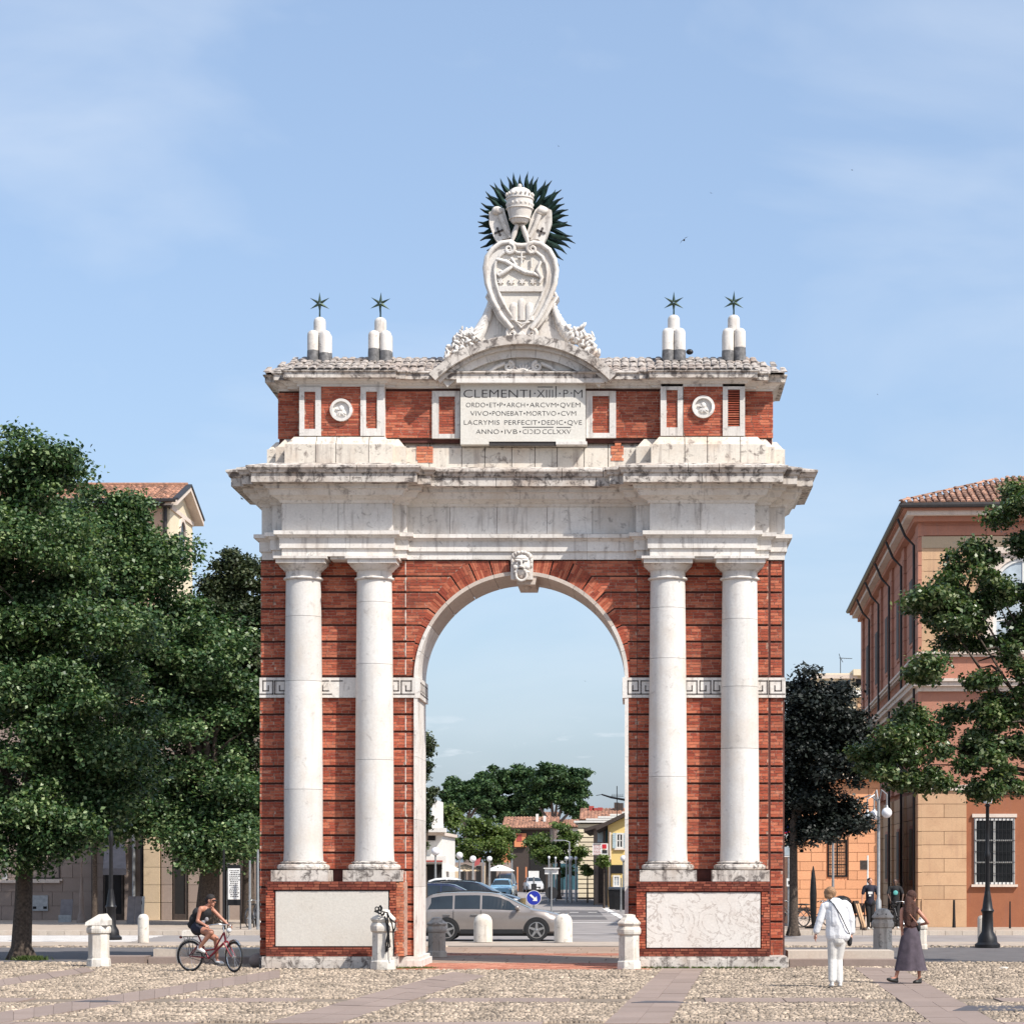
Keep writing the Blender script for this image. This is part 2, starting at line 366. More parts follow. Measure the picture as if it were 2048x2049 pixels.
# far pavements with kerbs
pl = struct(MB().box(-80, ssx(79, -13), 79.7, 99, -.16, .02).build('pavement', M['pavement']))
pr = struct(MB().box(ssx(79, 3.2), 80, 79.7, 150, -.16, .02).build('pavement', M['pavement']))
m = MB(); m.hprism([(ssx(99, -9.5), 99), (ssx(420, -8), 420), (ssx(420, -14), 420), (-40, 420), (-40, 99)][::-1], -.16, .02); struct(m.build('pavement', M['pavement']))
m = MB(); m.hprism([(ssx(110, .6), 150.1), (ssx(420, 0), 420), (30, 420), (60, 150.1)], -.16, .02); struct(m.build('pavement', M['pavement']))
kerb_root = pl
def kerb_run(parent, x0, x1, y, n):
    for i in range(n):
        a = x0 + (x1 - x0) * i / n; b = x0 + (x1 - x0) * (i + 1) / n
        MB().box(a + .006, b - .006, y - .32, y, -.12, .035 + random.uniform(-.006, .006)).build('kerbstone', M['kerb'], parent)
kerb_run(pl, -24, ssx(79, -13), 79.68, 22)
kerb_run(pr, ssx(79, 3.2), 16.5, 79.68, 22)

# the square
EDGE = 68.9
sq = struct(MB().box(-80, 80, -25, EDGE, -.16, -.02).build('piazza_ground', M['soil']))
def gp(px, py): Y = GY(py); return (X(px, Y), Y)
# paved walkways: polygons measured on the ground
STR = {
 'a': [gp(1327, 1938), gp(1408, 1938), gp(1338, 2049), gp(1207, 2049)],
 'b': [gp(1707, 1937), gp(1798, 1937), gp(2001, 2049), gp(1866, 2049)],
 'c': [gp(904, 1945), gp(974, 1953), gp(675, 2049), gp(528, 2049)],
 'd': [gp(560, 1941), gp(560, 1957), gp(-60, 2058), gp(-60, 2036)],
 'e': [gp(172, 1936), gp(190, 1944), gp(-60, 1984), gp(-60, 1969)],
}
def inpoly(x, y, P):
    c = False; n = len(P)
    for i in range(n):
        x0, y0 = P[i]; x1, y1 = P[(i + 1) % n]
        if (y0 > y) != (y1 > y) and x < (x1 - x0) * (y - y0) / (y1 - y0) + x0: c = not c
    return c
def lerp2(a, b, t): return (a[0] + (b[0] - a[0]) * t, a[1] + (b[1] - a[1]) * t)
def slabs(P, n, k, parent=sq, mat=None, along=True):
    """split the quad P (0-1 near edge a, 3-2 far edge) into n x k slabs with sunk joints"""
    for i in range(n):
        off = random.random() * .3
        for j in range(k):
            u0, u1 = i / n, (i + 1) / n; v0, v1 = j / k, (j + 1) / k
            q = [lerp2(lerp2(P[0], P[1], v), lerp2(P[3], P[2], v), u) for u, v in ((u0, v0), (u0, v1), (u1, v1), (u1, v0))]
            cx = sum(p[0] for p in q) / 4; cy = sum(p[1] for p in q) / 4
            q = [((p[0] - cx) * .985 + cx, (p[1] - cy) * .985 + cy) for p in q]
            a = sum(q[t][0] * q[(t + 1) % 4][1] - q[(t + 1) % 4][0] * q[t][1] for t in range(4))
            if a < 0: q = q[::-1]
            z = .006 + random.uniform(-.004, .004)
            MB().hprism(q, -.03, z).build('paving_slab', mat or M['slab'], parent, fix=False)
slabs(STR['a'], 14, 2); slabs(STR['b'], 14, 2); slabs(STR['c'], 15, 2); slabs(STR['d'], 20, 1); slabs(STR['e'], 8, 1)
# ring rows of slabs and a foreground row
RINGS = [(36.95, 38.15), (27.0, 32.1)]
def clear_strips(x, y): return not any(inpoly(x, y, P) for P in STR.values())
for (ya, yb) in RINGS[:1]:
    xx = -12.0
    while xx < 8.5:
        Lx = random.uniform(.8, 1.3)
        cxm = xx + Lx / 2; 
        if clear_strips(xx, (ya + yb) / 2) and clear_strips(xx + Lx, (ya + yb) / 2):
            MB().box(xx + .01, xx + Lx - .01, ya + .02, yb - .02, -.03, .004 + random.uniform(-.004, .004)).build('paving_slab', M['slab'], sq, fix=False)
        xx += Lx
xx = -9.5
while xx < 6.5:
    Lx = random.uniform(.9, 1.5)
    if clear_strips(xx, 31.8) and clear_strips(xx + Lx, 31.8):
        MB().box(xx + .01, xx + Lx - .01, 30.4, 32.1, -.03, random.uniform(-.002, .006)).build('paving_slab', M['slab'], sq, fix=False)
    xx += Lx
# red brick paving across the passage of the arch, in front and behind
m = MB(); xx0, xx1 = X(846, 51), X(1255, 51)
for r_ in range(26):
    y = 49.2 + r_ * .125; x = xx0 - .4 + (r_ % 2) * .13
    while x < xx1 + .3:
        m.box(x, x + .255, y, y + .118, -.03, .004 + random.uniform(-.003, .004)); x += .265
m.build('paving_bricks', M['redpave'], sq, fix=False, kind='stuff')
m = MB()
for r_ in range(10):
    y = 57.2 + r_ * .125; x = xx0 - .6 + (r_ % 2) * .13
    while x < xx1 + .9:
        m.box(x, x + .255, y, y + .118, -.03, .004 + random.uniform(-.003, .004)); x += .265
m.build('paving_bricks', M['redpave'], sq, fix=False, kind='stuff')
# asphalt lane just behind the arch, and covers
struct(sheet('lane', [(-60, 53.4), (X(838, 53.4), 53.4), (X(900, 63.5), 63.5), (-60, 63.5)], -.012, M['asphalt']))
struct(sheet('lane', [(X(1262, 53.4), 53.4), (60, 53.4), (60, 63.5), (X(1262, 63.5), 63.5)], -.012, M['asphalt']))
for r_ in range(9):        # slabs of the passage and of the apron behind the arch
    ya = 52.55 + r_ * 1.22; x = X(838, ya)
    while x < X(1262, ya):
        l = random.uniform(.8, 1.4)
        if not (57.0 < ya + .6 < 58.6): MB().box(x + .01, min(x + l, X(1262, ya) + .1) - .01, ya + .01, ya + 1.2, -.03, -.002 + random.uniform(-.004, .004)).build('paving_slab', M['warmslab'], sq, fix=False)
        x += l
struct(sheet('lane', [(-60, 64.8), (60, 64.8), (60, 68.6), (-60, 68.6)], -.012, M['pavement']))
for pxa, pxb, ya, yb in ((1905, 2130, 2014, 2024), (1262, 1376, 2004.5, 2008), (142, 245, 2003.5, 2006.5)):
    Ya, Yb = GY(yb), GY(ya)
    tag(MB().hprism([(X(pxa, Ya), Ya), (X(pxb, Ya), Ya), (X(pxb - 30, Yb), Yb), (X(pxa + 30, Yb), Yb)], -.03, .012).build('ground_cover', M['slab_dk'], None),
        {1905: 'large dark grey flush plate in the paving at the right edge', 1262: 'thin dark metal cover across the middle walkway', 142: 'dark narrow drain cover in the cobbles on the left'}[pxa], 'drain cover')
# cobbles
xs = []; ys = []
py_ = 30.0
while py_ < 68:
    half0 = X(-40, py_) - .3; half1 = X(2090, py_) + .3
    px_ = half0 + random.random() * .1
    st = .085 if py_ < 45 else (.12 if py_ < 53 else .19)
    while px_ < half1:
        xs.append(px_); ys.append(py_); px_ += st
    py_ += .08 if py_ < 45 else (.11 if py_ < 53 else .2)
xs = np.array(xs); ys = np.array(ys)
xs += RNG.uniform(-.03, .03, len(xs)); ys += RNG.uniform(-.025, .025, len(ys))
keep = np.ones(len(xs), bool)
for P in STR.values():
    c = np.zeros(len(xs), bool); n = len(P)
    for i in range(n):
        x0, y0 = P[i]; x1, y1 = P[(i + 1) % n]
        if y0 == y1: continue
        c ^= ((y0 > ys) != (y1 > ys)) & (xs < (x1 - x0) * (ys - y0) / (y1 - y0) + x0)
    keep &= ~c
for ya, yb in RINGS: keep &= ~((ys > ya - .02) & (ys < yb + .02))
inner = (xs > xx0 - .5) & (xs < xx1 + .4) & (ys > 49.15)
keep &= ~inner
keep &= ~((ys > 49.7) & (ys < 53.0) & (xs > X(510, 51)) & (xs < X(1590, 51)))
keep &= ~((ys > 53.4) & (ys < 63.5)) & ~(ys > 64.8)
mid = (ys > 57.0) & (xs > xx0) & (xs < xx1)
xs, ys = xs[keep], ys[keep]
def cobble_mesh(x, y, s, h, rot, ecc):
    """n cobbles as bevelled hexagonal domes"""
    n = len(x); a = np.arange(6) * math.pi / 3
    V = np.zeros((n, 13, 3)); 
    ca = np.cos(a)[None, :]; sa = np.sin(a)[None, :]
    for k, (rr, hh) in enumerate(((1.0, 0.0), (.78, .8))):
        ex = s[:, None] * rr * ca; ey = s[:, None] * rr * sa * ecc[:, None]
        V[:, k * 6:k * 6 + 6, 0] = x[:, None] + ex * np.cos(rot)[:, None] - ey * np.sin(rot)[:, None]
        V[:, k * 6:k * 6 + 6, 1] = y[:, None] + ex * np.sin(rot)[:, None] + ey * np.cos(rot)[:, None]
        V[:, k * 6:k * 6 + 6, 2] = (-.02 if k == 0 else 0) + (h[:, None] * hh if k else 0)
    V[:, 12, 0] = x; V[:, 12, 1] = y; V[:, 12, 2] = h
    fs = []
    for i in range(6):
        j = (i + 1) % 6; fs.append((i, j, 6 + j, 6 + i))
    tri = [(6 + i, 6 + (i + 1) % 6, 12) for i in range(6)]
    return V, fs, tri
def fast_mesh(name, V, quads, tris, mats, parent=None, kind=None):
    n, k, _ = V.shape; q = np.array(quads).reshape(-1, 4) if len(quads) else np.zeros((0, 4), int); t = np.array(tris).reshape(-1, 3) if len(tris) else np.zeros((0, 3), int)
    base = (np.arange(n) * k)[:, None, None]
    Q = (q[None] + base).reshape(-1); T = (t[None] + base).reshape(-1)
    loops = np.concatenate([Q, T]); nq = len(Q) // 4; ntr = len(T) // 3
    me = bpy.data.meshes.new(name); me.vertices.add(n * k); me.vertices.foreach_set('co', V.reshape(-1).astype(np.float32))
    me.loops.add(len(loops)); me.loops.foreach_set('vertex_index', loops.astype(np.int32))
    me.polygons.add(nq + ntr)
    st = np.concatenate([np.arange(nq) * 4, nq * 4 + np.arange(ntr) * 3]); me.polygons.foreach_set('loop_start', st.astype(np.int32))
    me.materials.append(mats); me.update(calc_edges=True); me.validate()
    o = bpy.data.objects.new(name, me); COL.objects.link(o)
    if parent is not None: o.parent = parent; o.location = -Vector(parent['_w'])
    o['_w'] = [0, 0, 0]
    if kind: o['kind'] = kind
    return o
n = len(xs); s = RNG.uniform(.024, .05, n) * np.where(ys > 53, 1.55, np.where(ys > 45, 1.15, 1)); h = RNG.uniform(.000, .015, n) * (.6 + .8 * (np.sin(xs * 1.7 + ys * .9) * np.sin(ys * 2.3 - xs * .6) > -.2)); rot = RNG.uniform(0, 3, n); ecc = RNG.uniform(.5, 1, n)
order = np.argsort(ys + np.abs(xs - X(1024, 33)) * .05)
big = order[:300]; rest = order[300:]
V, q, t = cobble_mesh(xs[rest], ys[rest], s[rest], h[rest], rot[rest], ecc[rest])
fast_mesh('cobblestones', V, q, t, M['cobble'], sq, 'stuff')
cb = []
for k in range(8):
    o_, e_ = np.array([0.]), np.array([RNG.uniform(.65, 1)])
    V, q, t = cobble_mesh(o_, o_, np.array([.055]), np.array([RNG.uniform(.006, .02)]), np.array([RNG.uniform(0, 3)]), e_)
    me = bpy.data.meshes.new('cobblestone'); me.from_pydata(V[0].tolist(), [], q + t); me.materials.append(M['cobble']); cb.append(me)
M_c2 = M['cobble']
for i in big:
    o = bpy.data.objects.new('cobblestone', cb[i % 8]); COL.objects.link(o); o.parent = sq
    o.location = Vector((xs[i], ys[i], 0)) - Vector(sq['_w']); sc = s[i] / .055; o.scale = (sc, sc, 1)
# tufts of grass at the foot of the arch and between stones
def blades(name, pts, n, hgt, label=None, mat='grass'):
    V = np.zeros((n, 3, 3)); idx = RNG.integers(0, len(pts), n)
    c = np.array(pts)[idx]; a = RNG.uniform(0, 6.28, n); r = np.abs(RNG.normal(0, 1, n)) * c[:, 3]
    x = c[:, 0] + np.cos(a) * r; y = c[:, 1] + np.sin(a) * r * .7
    hh = RNG.uniform(.4, 1, n) * hgt; b = RNG.uniform(0, 6.28, n); w_ = hgt * .14
    V[:, 0] = np.stack([x - np.cos(b) * w_, y - np.sin(b) * w_, c[:, 2]], 1); V[:, 1] = np.stack([x + np.cos(b) * w_, y + np.sin(b) * w_, c[:, 2]], 1)
    V[:, 2] = np.stack([x + RNG.normal(0, hgt * .4, n), y + RNG.normal(0, hgt * .4, n), c[:, 2] + hh], 1)
    o = fast_mesh(name, V, [], [(0, 1, 2)], M[mat], None, 'stuff'); tag(o, label, 'grass', kind='stuff'); return o
blades('weeds', [(X(p, 49.6), 49.55, 0, .12) for p in (800, 815, 828, 838, 852, 862)] + [(X(p, 49.5), 49.55, 0, .05) for p in range(1290, 1570, 14)], 2600, .06, 'low green weeds growing along the foot of the arch')
blades('weeds', [(X(p, 54.4), 54.3, 0, .12) for p in (48, 58, 70, 80)], 900, .12, 'green weeds round the foot of the left tree trunk')
# ================================================================== THE ARCH
YW, YI, YB, YC, YBACK = 50.70, 50.42, 50.12, 50.50, 52.66
arch = empty('triumphal_arch', (X(1042.5, YW), 51.6, 0))
tag(arch, 'tall red brick and white stone triumphal arch with four columns, inscription and crest', 'arch')
CX = 1042.5; ZS = Z(1358, YW); CXW = X(CX, YW); SW = YW / F    # arch centre, springing height, metres per photo pixel at the wall
def rot2(x): return 2 * CX - x
BANDS_LO = [1395 + 34.6 * i for i in range(16)]
BANDS_UP = [1120, 1153, 1185, 1218, 1251, 1284, 1317.5, 1353]
RB, RI = 214 * SW, 207 * SW

def brick_rows(mb, x0, x1, z0, z1, yf, xa=None, xb=None, course=.060, L0=.25, jit=.004, depth=.05, mi=0, hole=None):
    """rows of separate bricks; xa/xb: functions of z giving slanted ends"""
    n = max(1, round((z1 - z0) / course)); ch = (z1 - z0) / n
    for r in range(n):
        za, zb = z0 + r * ch + .0055, z0 + (r + 1) * ch - .0055; zm = (za + zb) / 2
        lo = x0 if xa is None else xa(zm); hi = x1 if xb is None else xb(zm)
        x = lo - random.uniform(0, L0 * .9)
        while x < hi:
            l = L0 * random.uniform(.55, 1.1); a = max(x, lo); b = min(x + l - .012, hi)
            if b - a > .03:
                if hole and not (b < hole[0] or a > hole[1] or zb < hole[2] or za > hole[3]):
                    if zm > hole[2] and zm < hole[3]:
                        if a < hole[0] - .03: mb_b(mb, a, hole[0], yf, za, zb, jit, depth, mi)
                        if b > hole[1] + .03: mb_b(mb, hole[1], b, yf, za, zb, jit, depth, mi)
                else: mb_b(mb, a, b, yf, za, zb, jit, depth, mi)
            x += l
def mb_b(mb, a, b, yf, za, zb, jit, depth, mi):
    y = yf + random.uniform(-jit, jit); y2 = yf + depth
    j = random.uniform(-.002, .002)
    mb.add([(a, y, za), (b, y, za + j), (b, y, zb), (a, y, zb + j), (a, y2, za), (b, y2, za), (b, y2, zb), (a, y2, zb)],
           [(0, 1, 2, 3), (0, 3, 7, 4), (1, 5, 6, 2), (3, 2, 6, 7), (0, 4, 5, 1)], mi)
BM = [M['brick'], M['mortar']]
def band(x0, x1, z0, z1, yf, mats=BM, gap=.023, **k):
    m = MB(); brick_rows(m, x0 + .004, x1 - .004, z0 + gap, z1 - gap, yf, **k)
    m.box(x0, x1, yf + .009, yf + .05, z0 + gap, z1 - gap, 1)
    return m.build('rusticated_brick_band', mats, arch, fix=False)
# --- structural core behind the facing
m = MB(); yc0, yc1 = YW + .045, YBACK
zt = Z(1112, YW)
def jx(r, a): return (CXW + r * math.cos(R(a)), ZS + r * math.sin(R(a)))
for sgn in (-1, 1):
    xo = X(520.5 if sgn < 0 else 1569.5, YW); xi = CXW + sgn * RB
    a, b = min(xo, xi), max(xo, xi); e_ = .30
    a_, b_ = (a + e_, b) if sgn < 0 else (a, b - e_); m.box(a_, b_, yc0, yc1, 0.02, zt if False else ZS); m.box(a_ if sgn < 0 else b_, a if sgn < 0 else b, YW + .096, yc1, .02, zt) if sgn > 0 else m.box(a, a_, YW + .096, yc1, .02, zt)
    nst = 14
    for i in range(nst):
        p = jx(RB, 90 + sgn * -90 * (1 - i / nst)) if False else None
    xs_ = [xi - sgn * (abs(xi - CXW)) * (1 - math.cos(R(90) * i / nst)) for i in range(nst + 1)]
    for i in range(nst):
        xA, xB = xs_[i], xs_[i + 1]
        zA = ZS + math.sqrt(max(0, RB ** 2 - (xA - CXW) ** 2)); zB = ZS + math.sqrt(max(0, RB ** 2 - (xB - CXW) ** 2))
        poly = [(xA, zA), (xB, zB), (xB, zt), (xA, zt)]
        if sgn > 0: poly = poly[::-1]
        m.prism(poly, yc0, yc1)
    m.box(a_, b_, yc0, yc1, ZS, zt)
m.build('wall_core', M['core'], arch)
# --- rusticated brickwork
def kink(a):                                    # radial length of the voussoir joints
    return np.interp(a, [0, 9.5, 18.5, 28, 37, 46, 55.5, 66], [217, 220, 225, 228, 232, 240.5, 249, 254.5]) * SW
ANG = [0, 9.5, 18.5, 28, 37, 46, 55.5, 65.5, 74.8, 84.0]
def radial(m, a0, a1, rin, rout, yf, sgn, nb=6, parts=2):
    """thin radial bricks between two joints, mirrored by sgn"""
    g = .35
    for i in range(nb):
        u0 = a0 + g + (a1 - a0 - 2 * g) * i / nb; u1 = a0 + g + (a1 - a0 - 2 * g) * (i + 1) / nb - .12
        um = (u0 + u1) / 2; ro = rout(um); L_ = ro - rin; cut = rin + L_ * random.choice([.35, .5, .65, .5])
        for ra, rb in (((rin, cut - .006), (cut + .002, ro)) if L_ > .3 else ((rin, ro),)):
            y = yf + random.uniform(-.004, .004)
            pts = [(CXW + sgn * r * math.cos(R(u)), ZS + r * math.sin(R(u))) for u, r in ((u0, ra), (u0, rb), (u1, rb), (u1, ra))]
            vs = [(p[0], y, p[1]) for p in pts] + [(p[0], yf + .05, p[1]) for p in pts]
            fs = [(0, 1, 2, 3), (0, 4, 5, 1), (1, 5, 6, 2), (2, 6, 7, 3), (3, 7, 4, 0)]
            if sgn < 0: fs = [f[::-1] for f in fs]
            m.add(vs, [f[::-1] for f in fs], 0)
    pts = [(CXW + sgn * r * math.cos(R(u)), ZS + r * math.sin(R(u))) for u, r in ((a0 + g, rin), (a1 - g, rin), (a1 - g, rout(a1 - g)), (a0 + g, rout(a0 + g)))]
    if sgn < 0: pts = pts[::-1]
    m.prism(pts, yf + .012, yf + .05, 1)
ztop = Z(1121, YW)
for sgn in (-1, 1):
    mir = (lambda p: p) if sgn < 0 else rot2
    def XR(p0, p1): a, b = X(mir(p0), YW), X(mir(p1), YW); return min(a, b), max(a, b)
    VJ = 811
    # below the meander band
    for i in range(15):
        z1, z0 = Z(BANDS_LO[i], YW), Z(BANDS_LO[i + 1], YW)
        a, b = XR(519, 548); band(a, b, z0, z1, YW + .05)
        if BANDS_LO[i + 1] < 1775:
            a, b = XR(548.6, VJ - .4)
            if sgn > 0: a, b = a, b
            band(a, b, z0, z1, YW)
            a, b = XR(VJ + .5, 829); band(a, b, z0, z1, YW)
        else:
            a, b = XR(802, VJ - .4); band(a, b, z0, z1, YW); a, b = XR(VJ + .5, 829); band(a, b, z0, z1, YW)
    # above
    for i in range(7):
        z1, z0 = Z(BANDS_UP[i], YW), Z(BANDS_UP[i + 1], YW)
        a, b = XR(521, 548); band(a, b, z0, z1, YW + .05)
        a, b = XR(548.6, VJ - .4); band(a, b, z0, z1, YW)
        # haunch: horizontal bricks up to the kink line, then radial bricks down to the ring
        k = 6 - i; a0, a1 = ANG[k], ANG[k + 1] if k + 1 < 7 else 65.5
        if i == 0: a0, a1 = 55.5, 65.5
        kz0 = ZS + kink(a0) * math.sin(R(a0)); kx0 = CXW + sgn * kink(a0) * math.cos(R(a0))
        kz1 = ZS + kink(a1) * math.sin(R(a1)); kx1 = CXW + sgn * kink(a1) * math.cos(R(a1))
        zt_ = min(z1, ztop); m = MB()
        xv = X(mir(VJ + .5), YW)
        fx = lambda z: kx0 + (kx1 - kx0) * max(0, min(1.05, (z - kz0) / (kz1 - kz0)))
        if sgn < 0: brick_rows(m, xv, kx0, z0 + .015, zt_ - .015, YW, xb=lambda z: fx(z) - .004)
        else: brick_rows(m, kx0, xv, z0 + .015, zt_ - .015, YW, xa=lambda z: fx(z) + .004)
        pl_ = [(xv, z0 + .015), (fx(z0 + .015), z0 + .015), (fx(zt_ - .015), zt_ - .015), (xv, zt_ - .015)]
        if sgn > 0: pl_ = pl_[::-1]
        m.prism(pl_, YW + .009, YW + .05, 1)
        radial(m, a0, a1, RB + .003, kink, YW, sgn, nb=6)
        m.build('rusticated_brick_band', BM, arch, fix=False)
    for a0, a1 in ((65.5, 74.8), (74.8, 84.2)):
        m = MB(); radial(m, a0, a1, RB + .003, lambda u: (ztop - .02 - ZS) / math.sin(R(u)), YW, sgn, nb=8 if a0 < 70 else 7)
        m.build('brick_voussoir', BM, arch, fix=False)
M['lime'] = plain('lime_pointing', (.62, .52, .46), .9, var=.4, scale=9)
for i in range(22):      # pale pointing down the straight joint of the left pier
    zs_ = (BANDS_UP[:-1] + BANDS_LO)[i]; ze_ = (BANDS_UP[1:] + [0] + BANDS_LO[1:] + [0])[i] if i < 7 else (BANDS_LO[1:] + [1914])[i - 7]
    if i == 6: ze_ = 1353
    if ze_ > zs_ and ze_ <= 1915: MB().box(X(810.4, YW), X(812.3, YW), YW - .006, YW + .03, Z(ze_, YW) + .035, Z(zs_, YW) - .03).build('lime_pointing', M['lime'], arch)
# --- stone lining of the opening
yf0, yf1 = YW - .045, YBACK + .01
for sgn in (-1, 1):
    zz = [Z(1914, YW), Z(1775, YW), Z(1640, YW), Z(1515, YW), Z(1396, YW)]
    for i in range(4):
        a, b = sorted((CXW + sgn * RI, CXW + sgn * (RB + .004)))
        MB().box(a, b, yf0, yf1, zz[i] + .002, zz[i + 1] - .003).build('jamb_stone', M['marble'], arch)
    MB().box(*sorted((CXW + sgn * RI, CXW + sgn * (RB + .004))), yf0, yf1, Z(1356, YW), ZS - .002).build('jamb_stone', M['marble'], arch)
for i in range(12):
    a0 = 180 * i / 12 + .1; a1 = 180 * (i + 1) / 12 - .1
    MB().arc(CXW, ZS, RI, RB + .004, a0, a1, yf0, yf1, 6).build('arch_ring_stone', M['soffit' if 2 <= i <= 9 else 'marble'], arch)  # upper stones browner: soffit shade put into the colour
# --- meander band (fret raised on white stone), also round the jamb
FRET = [[(0, 0), (0, 1), (.78, 1), (.78, .25), (.36, .25), (.36, .62)], [(0, 0), (1, 0)]]
def fret(m, x0, x1, z0, z1, yf, flip=False, broken=None):
    hgt = z1 - z0; n = max(1, round((x1 - x0) / (hgt * 1.12))); w_ = (x1 - x0) / n; t = hgt * .045
    for i in range(n):
        for line in FRET:
            for (ua, va), (ub, vb) in zip(line[:-1], line[1:]):
                if flip: ua, ub = 1 - ua, 1 - ub
                xa, xb = x0 + (i + ua) * w_, x0 + (i + ub) * w_; za, zb = z0 + va * hgt, z0 + vb * hgt
                if broken and broken((xa + xb) / 2, (za + zb) / 2): continue
                m.box(min(xa, xb) - t, max(xa, xb) + t, yf - .001, yf + .02, min(za, zb) - t, max(za, zb) + t, 1)
M['fretline'] = plain('fret_groove', (.10, .085, .08), .9, var=.3, scale=20)
def meander(x0, x1, yf, flip, broken=None, depth=.1):
    m = MB(); z0, z1 = Z(1396, yf), Z(1356, yf)
    m.box(x0, x1, yf + .004, yf + depth, z0, z1, 0)
    fret(m, x0 + .02, x1 - .02, z0 + .075, z1 - .07, yf, flip, broken)
    return m.build('meander_band', [M['marble'], M['fretline']], arch, fix=False)
yf = YW - .06
meander(X(519, YW), X(548, YW), yf + .05, True)
meander(X(548.6, YW), X(605, YW), yf, False)
meander(X(607, YW), X(748, YW), yf, False, broken=lambda x, z: x > X(668, YW) and z < Z(1375, YW) - (x - X(668, YW)) * -.6 or (X(655, YW) < x < X(672, YW)))
meander(X(750, YW), CXW - RI - .05, yf, False)
meander(CXW + RI + .05, X(1335, YW), yf, False)
meander(X(1337, YW), X(1478, YW), yf, True)
meander(X(1480, YW), X(1536, YW), yf, True)
meander(X(1537, YW), X(1571, YW), yf + .05, False)
for sgn in (-1, 1):      # return of the band along the jamb, inside the passage
    x_ = CXW + sgn * (RI - .0); m = MB(); a, b = sorted((x_ - sgn * .0 + sgn * .05, x_ - sgn * .05))
    m.box(a, b, yf + .002, YBACK, Z(1397, YW), Z(1356, YW), 0)
    for k in range(5):
        y0 = YW + .1 + k * .37
        for (ya, yb, za, zb) in ((0, .03, .08, .34), (0, .26, .31, .34), (.23, .26, .14, .34), (.12, .26, .14, .17), (0, .37, .08, .11)):
            xf = x_ - sgn * .05; m.box(xf - .004, xf + .004, y0 + ya, y0 + yb, Z(1396, YW) + za, Z(1396, YW) + zb, 1)
    m.build('meander_band', [M['marble'], M['fretline']], arch, fix=False)

# --- swept mouldings on a stepped footprint
def footprint(fr):
    """fr: list of (x, y) along the front from left to right"""
    return fr
def sweep_blocks(path, prof, name, mats, cuts=None, blk=1.15, parent=None, closed_back=True, gap=.004, yb=None):
    """closed profile (d, z) swept along each straight run of path, mitred at the corners, in separate stones"""
    n = len(path); parent = parent or arch
    segs = []
    for i in range(n - 1):
        t = Vector((path[i + 1][0] - path[i][0], path[i + 1][1] - path[i][1])); L_ = t.length; t.normalize()
        segs.append((Vector(path[i]), Vector(path[i + 1]), t, Vector((t.y, -t.x)), L_))
    out = []
    for i, (a, b, t, nn, L_) in enumerate(segs):
        na = segs[i - 1][3] if i > 0 else None; nb = segs[i + 1][3] if i < n - 2 else None
        k = max(1, round(L_ / blk)) if L_ > .5 else 1
        cu = [0] + [L_ * (j + random.uniform(-.18, .18)) / k for j in range(1, k)] + [L_]
        for j in range(k):
            m = MB(); vs = []
            jz = 0
            for e, s_ in ((0, cu[j]), (1, cu[j + 1])):
                for d, z in prof:
                    p = a + t * s_ + nn * d
                    if s_ == 0 and na is not None: p = a + nn * d + na * d
                    elif s_ == L_ and nb is not None: p = b + nn * d + nb * d
                    elif s_ == 0 or s_ == L_: pass
                    else: p = p + t * (gap / 2 if e == 0 else -gap / 2)
                    vs.append((p.x, p.y, z))
            q = len(prof); fs = [(e, (e + 1) % q, q + (e + 1) % q, q + e) for e in range(q)]
            fs += [tuple(range(q - 1, -1, -1)), tuple(range(q, 2 * q))]
            m.add(vs, fs); out.append(m.build(name, mats, parent))
    return out
def foot(pl, yl):
    """pl: photo columns of the corners on the left half+right half, yl: the plane of each run"""
    pts = []
    for i, y in enumerate(yl):
        pts.append((X(pl[i], y) if i == 0 else pts_x[i], y)) if False else None
    return pts
def stepped(runs, back):
    """runs: (px0, px1, Y) -> path from back left along the front to back right"""
    p = [(X(runs[0][0], runs[0][2]), back)]
    for i, (a, b, y) in enumerate(runs):
        xa = X(a, y) if i == 0 else p[-1][0]
        p.append((xa, y))
        xb = X(b, y); p.append((xb, y))
    p.append((p[-1][0], back)); return p
RUN = [(523.5, 549, 50.70), (549, 568, YI), (568, 785, YB), (785, 813, YI), (813, 1272, 50.66), (1272, 1299.5, YI), (1299.5, 1510, YB), (1510, 1538, YI), (1538, 1569.5, 50.70)]
P1 = stepped(RUN, YBACK)
def prof(pts, inner=-.3, Y0=YB):
    """pts (d, py) measured on the projecting bays"""
    o = [(d, Z(py, Y0 - d)) for d, py in pts]; return [(inner, o[0][1])] + o + [(inner, o[-1][1])]
sweep_blocks(P1, prof([(.0, 1113), (.0, 1097), (.045, 1096.5), (.045, 1076), (.075, 1074.5), (.10, 1070), (.15, 1069), (.15, 1061.2)]), 'architrave_block', M['marble'], blk=1.25)
sweep_blocks(P1, prof([(0, 1060.8), (0, 1006.2)]), 'frieze_block', M['marble'], blk=1.0, gap=.009)
sweep_blocks(P1, prof([(.03, 1006), (.06, 1001), (.13, 996.5), (.15, 994.5), (.22, 990), (.27, 980), (.30, 977), (.34, 976.5), (.34, 972), (.36, 968.2)]), 'bed_moulding', M['marble'], blk=1.2)
sweep_blocks(P1, prof([(.37, 968), (.56, 964), (.56, 946.3)]), 'corona_block', M['weathered'], blk=.9, gap=.012)
sweep_blocks(P1, prof([(.575, 946), (.60, 944.5), (.62, 939), (.66, 934.5), (.66, 930.5), (.25, 926)]), 'cymatium_block', M['weathered'], blk=.8, gap=.012)
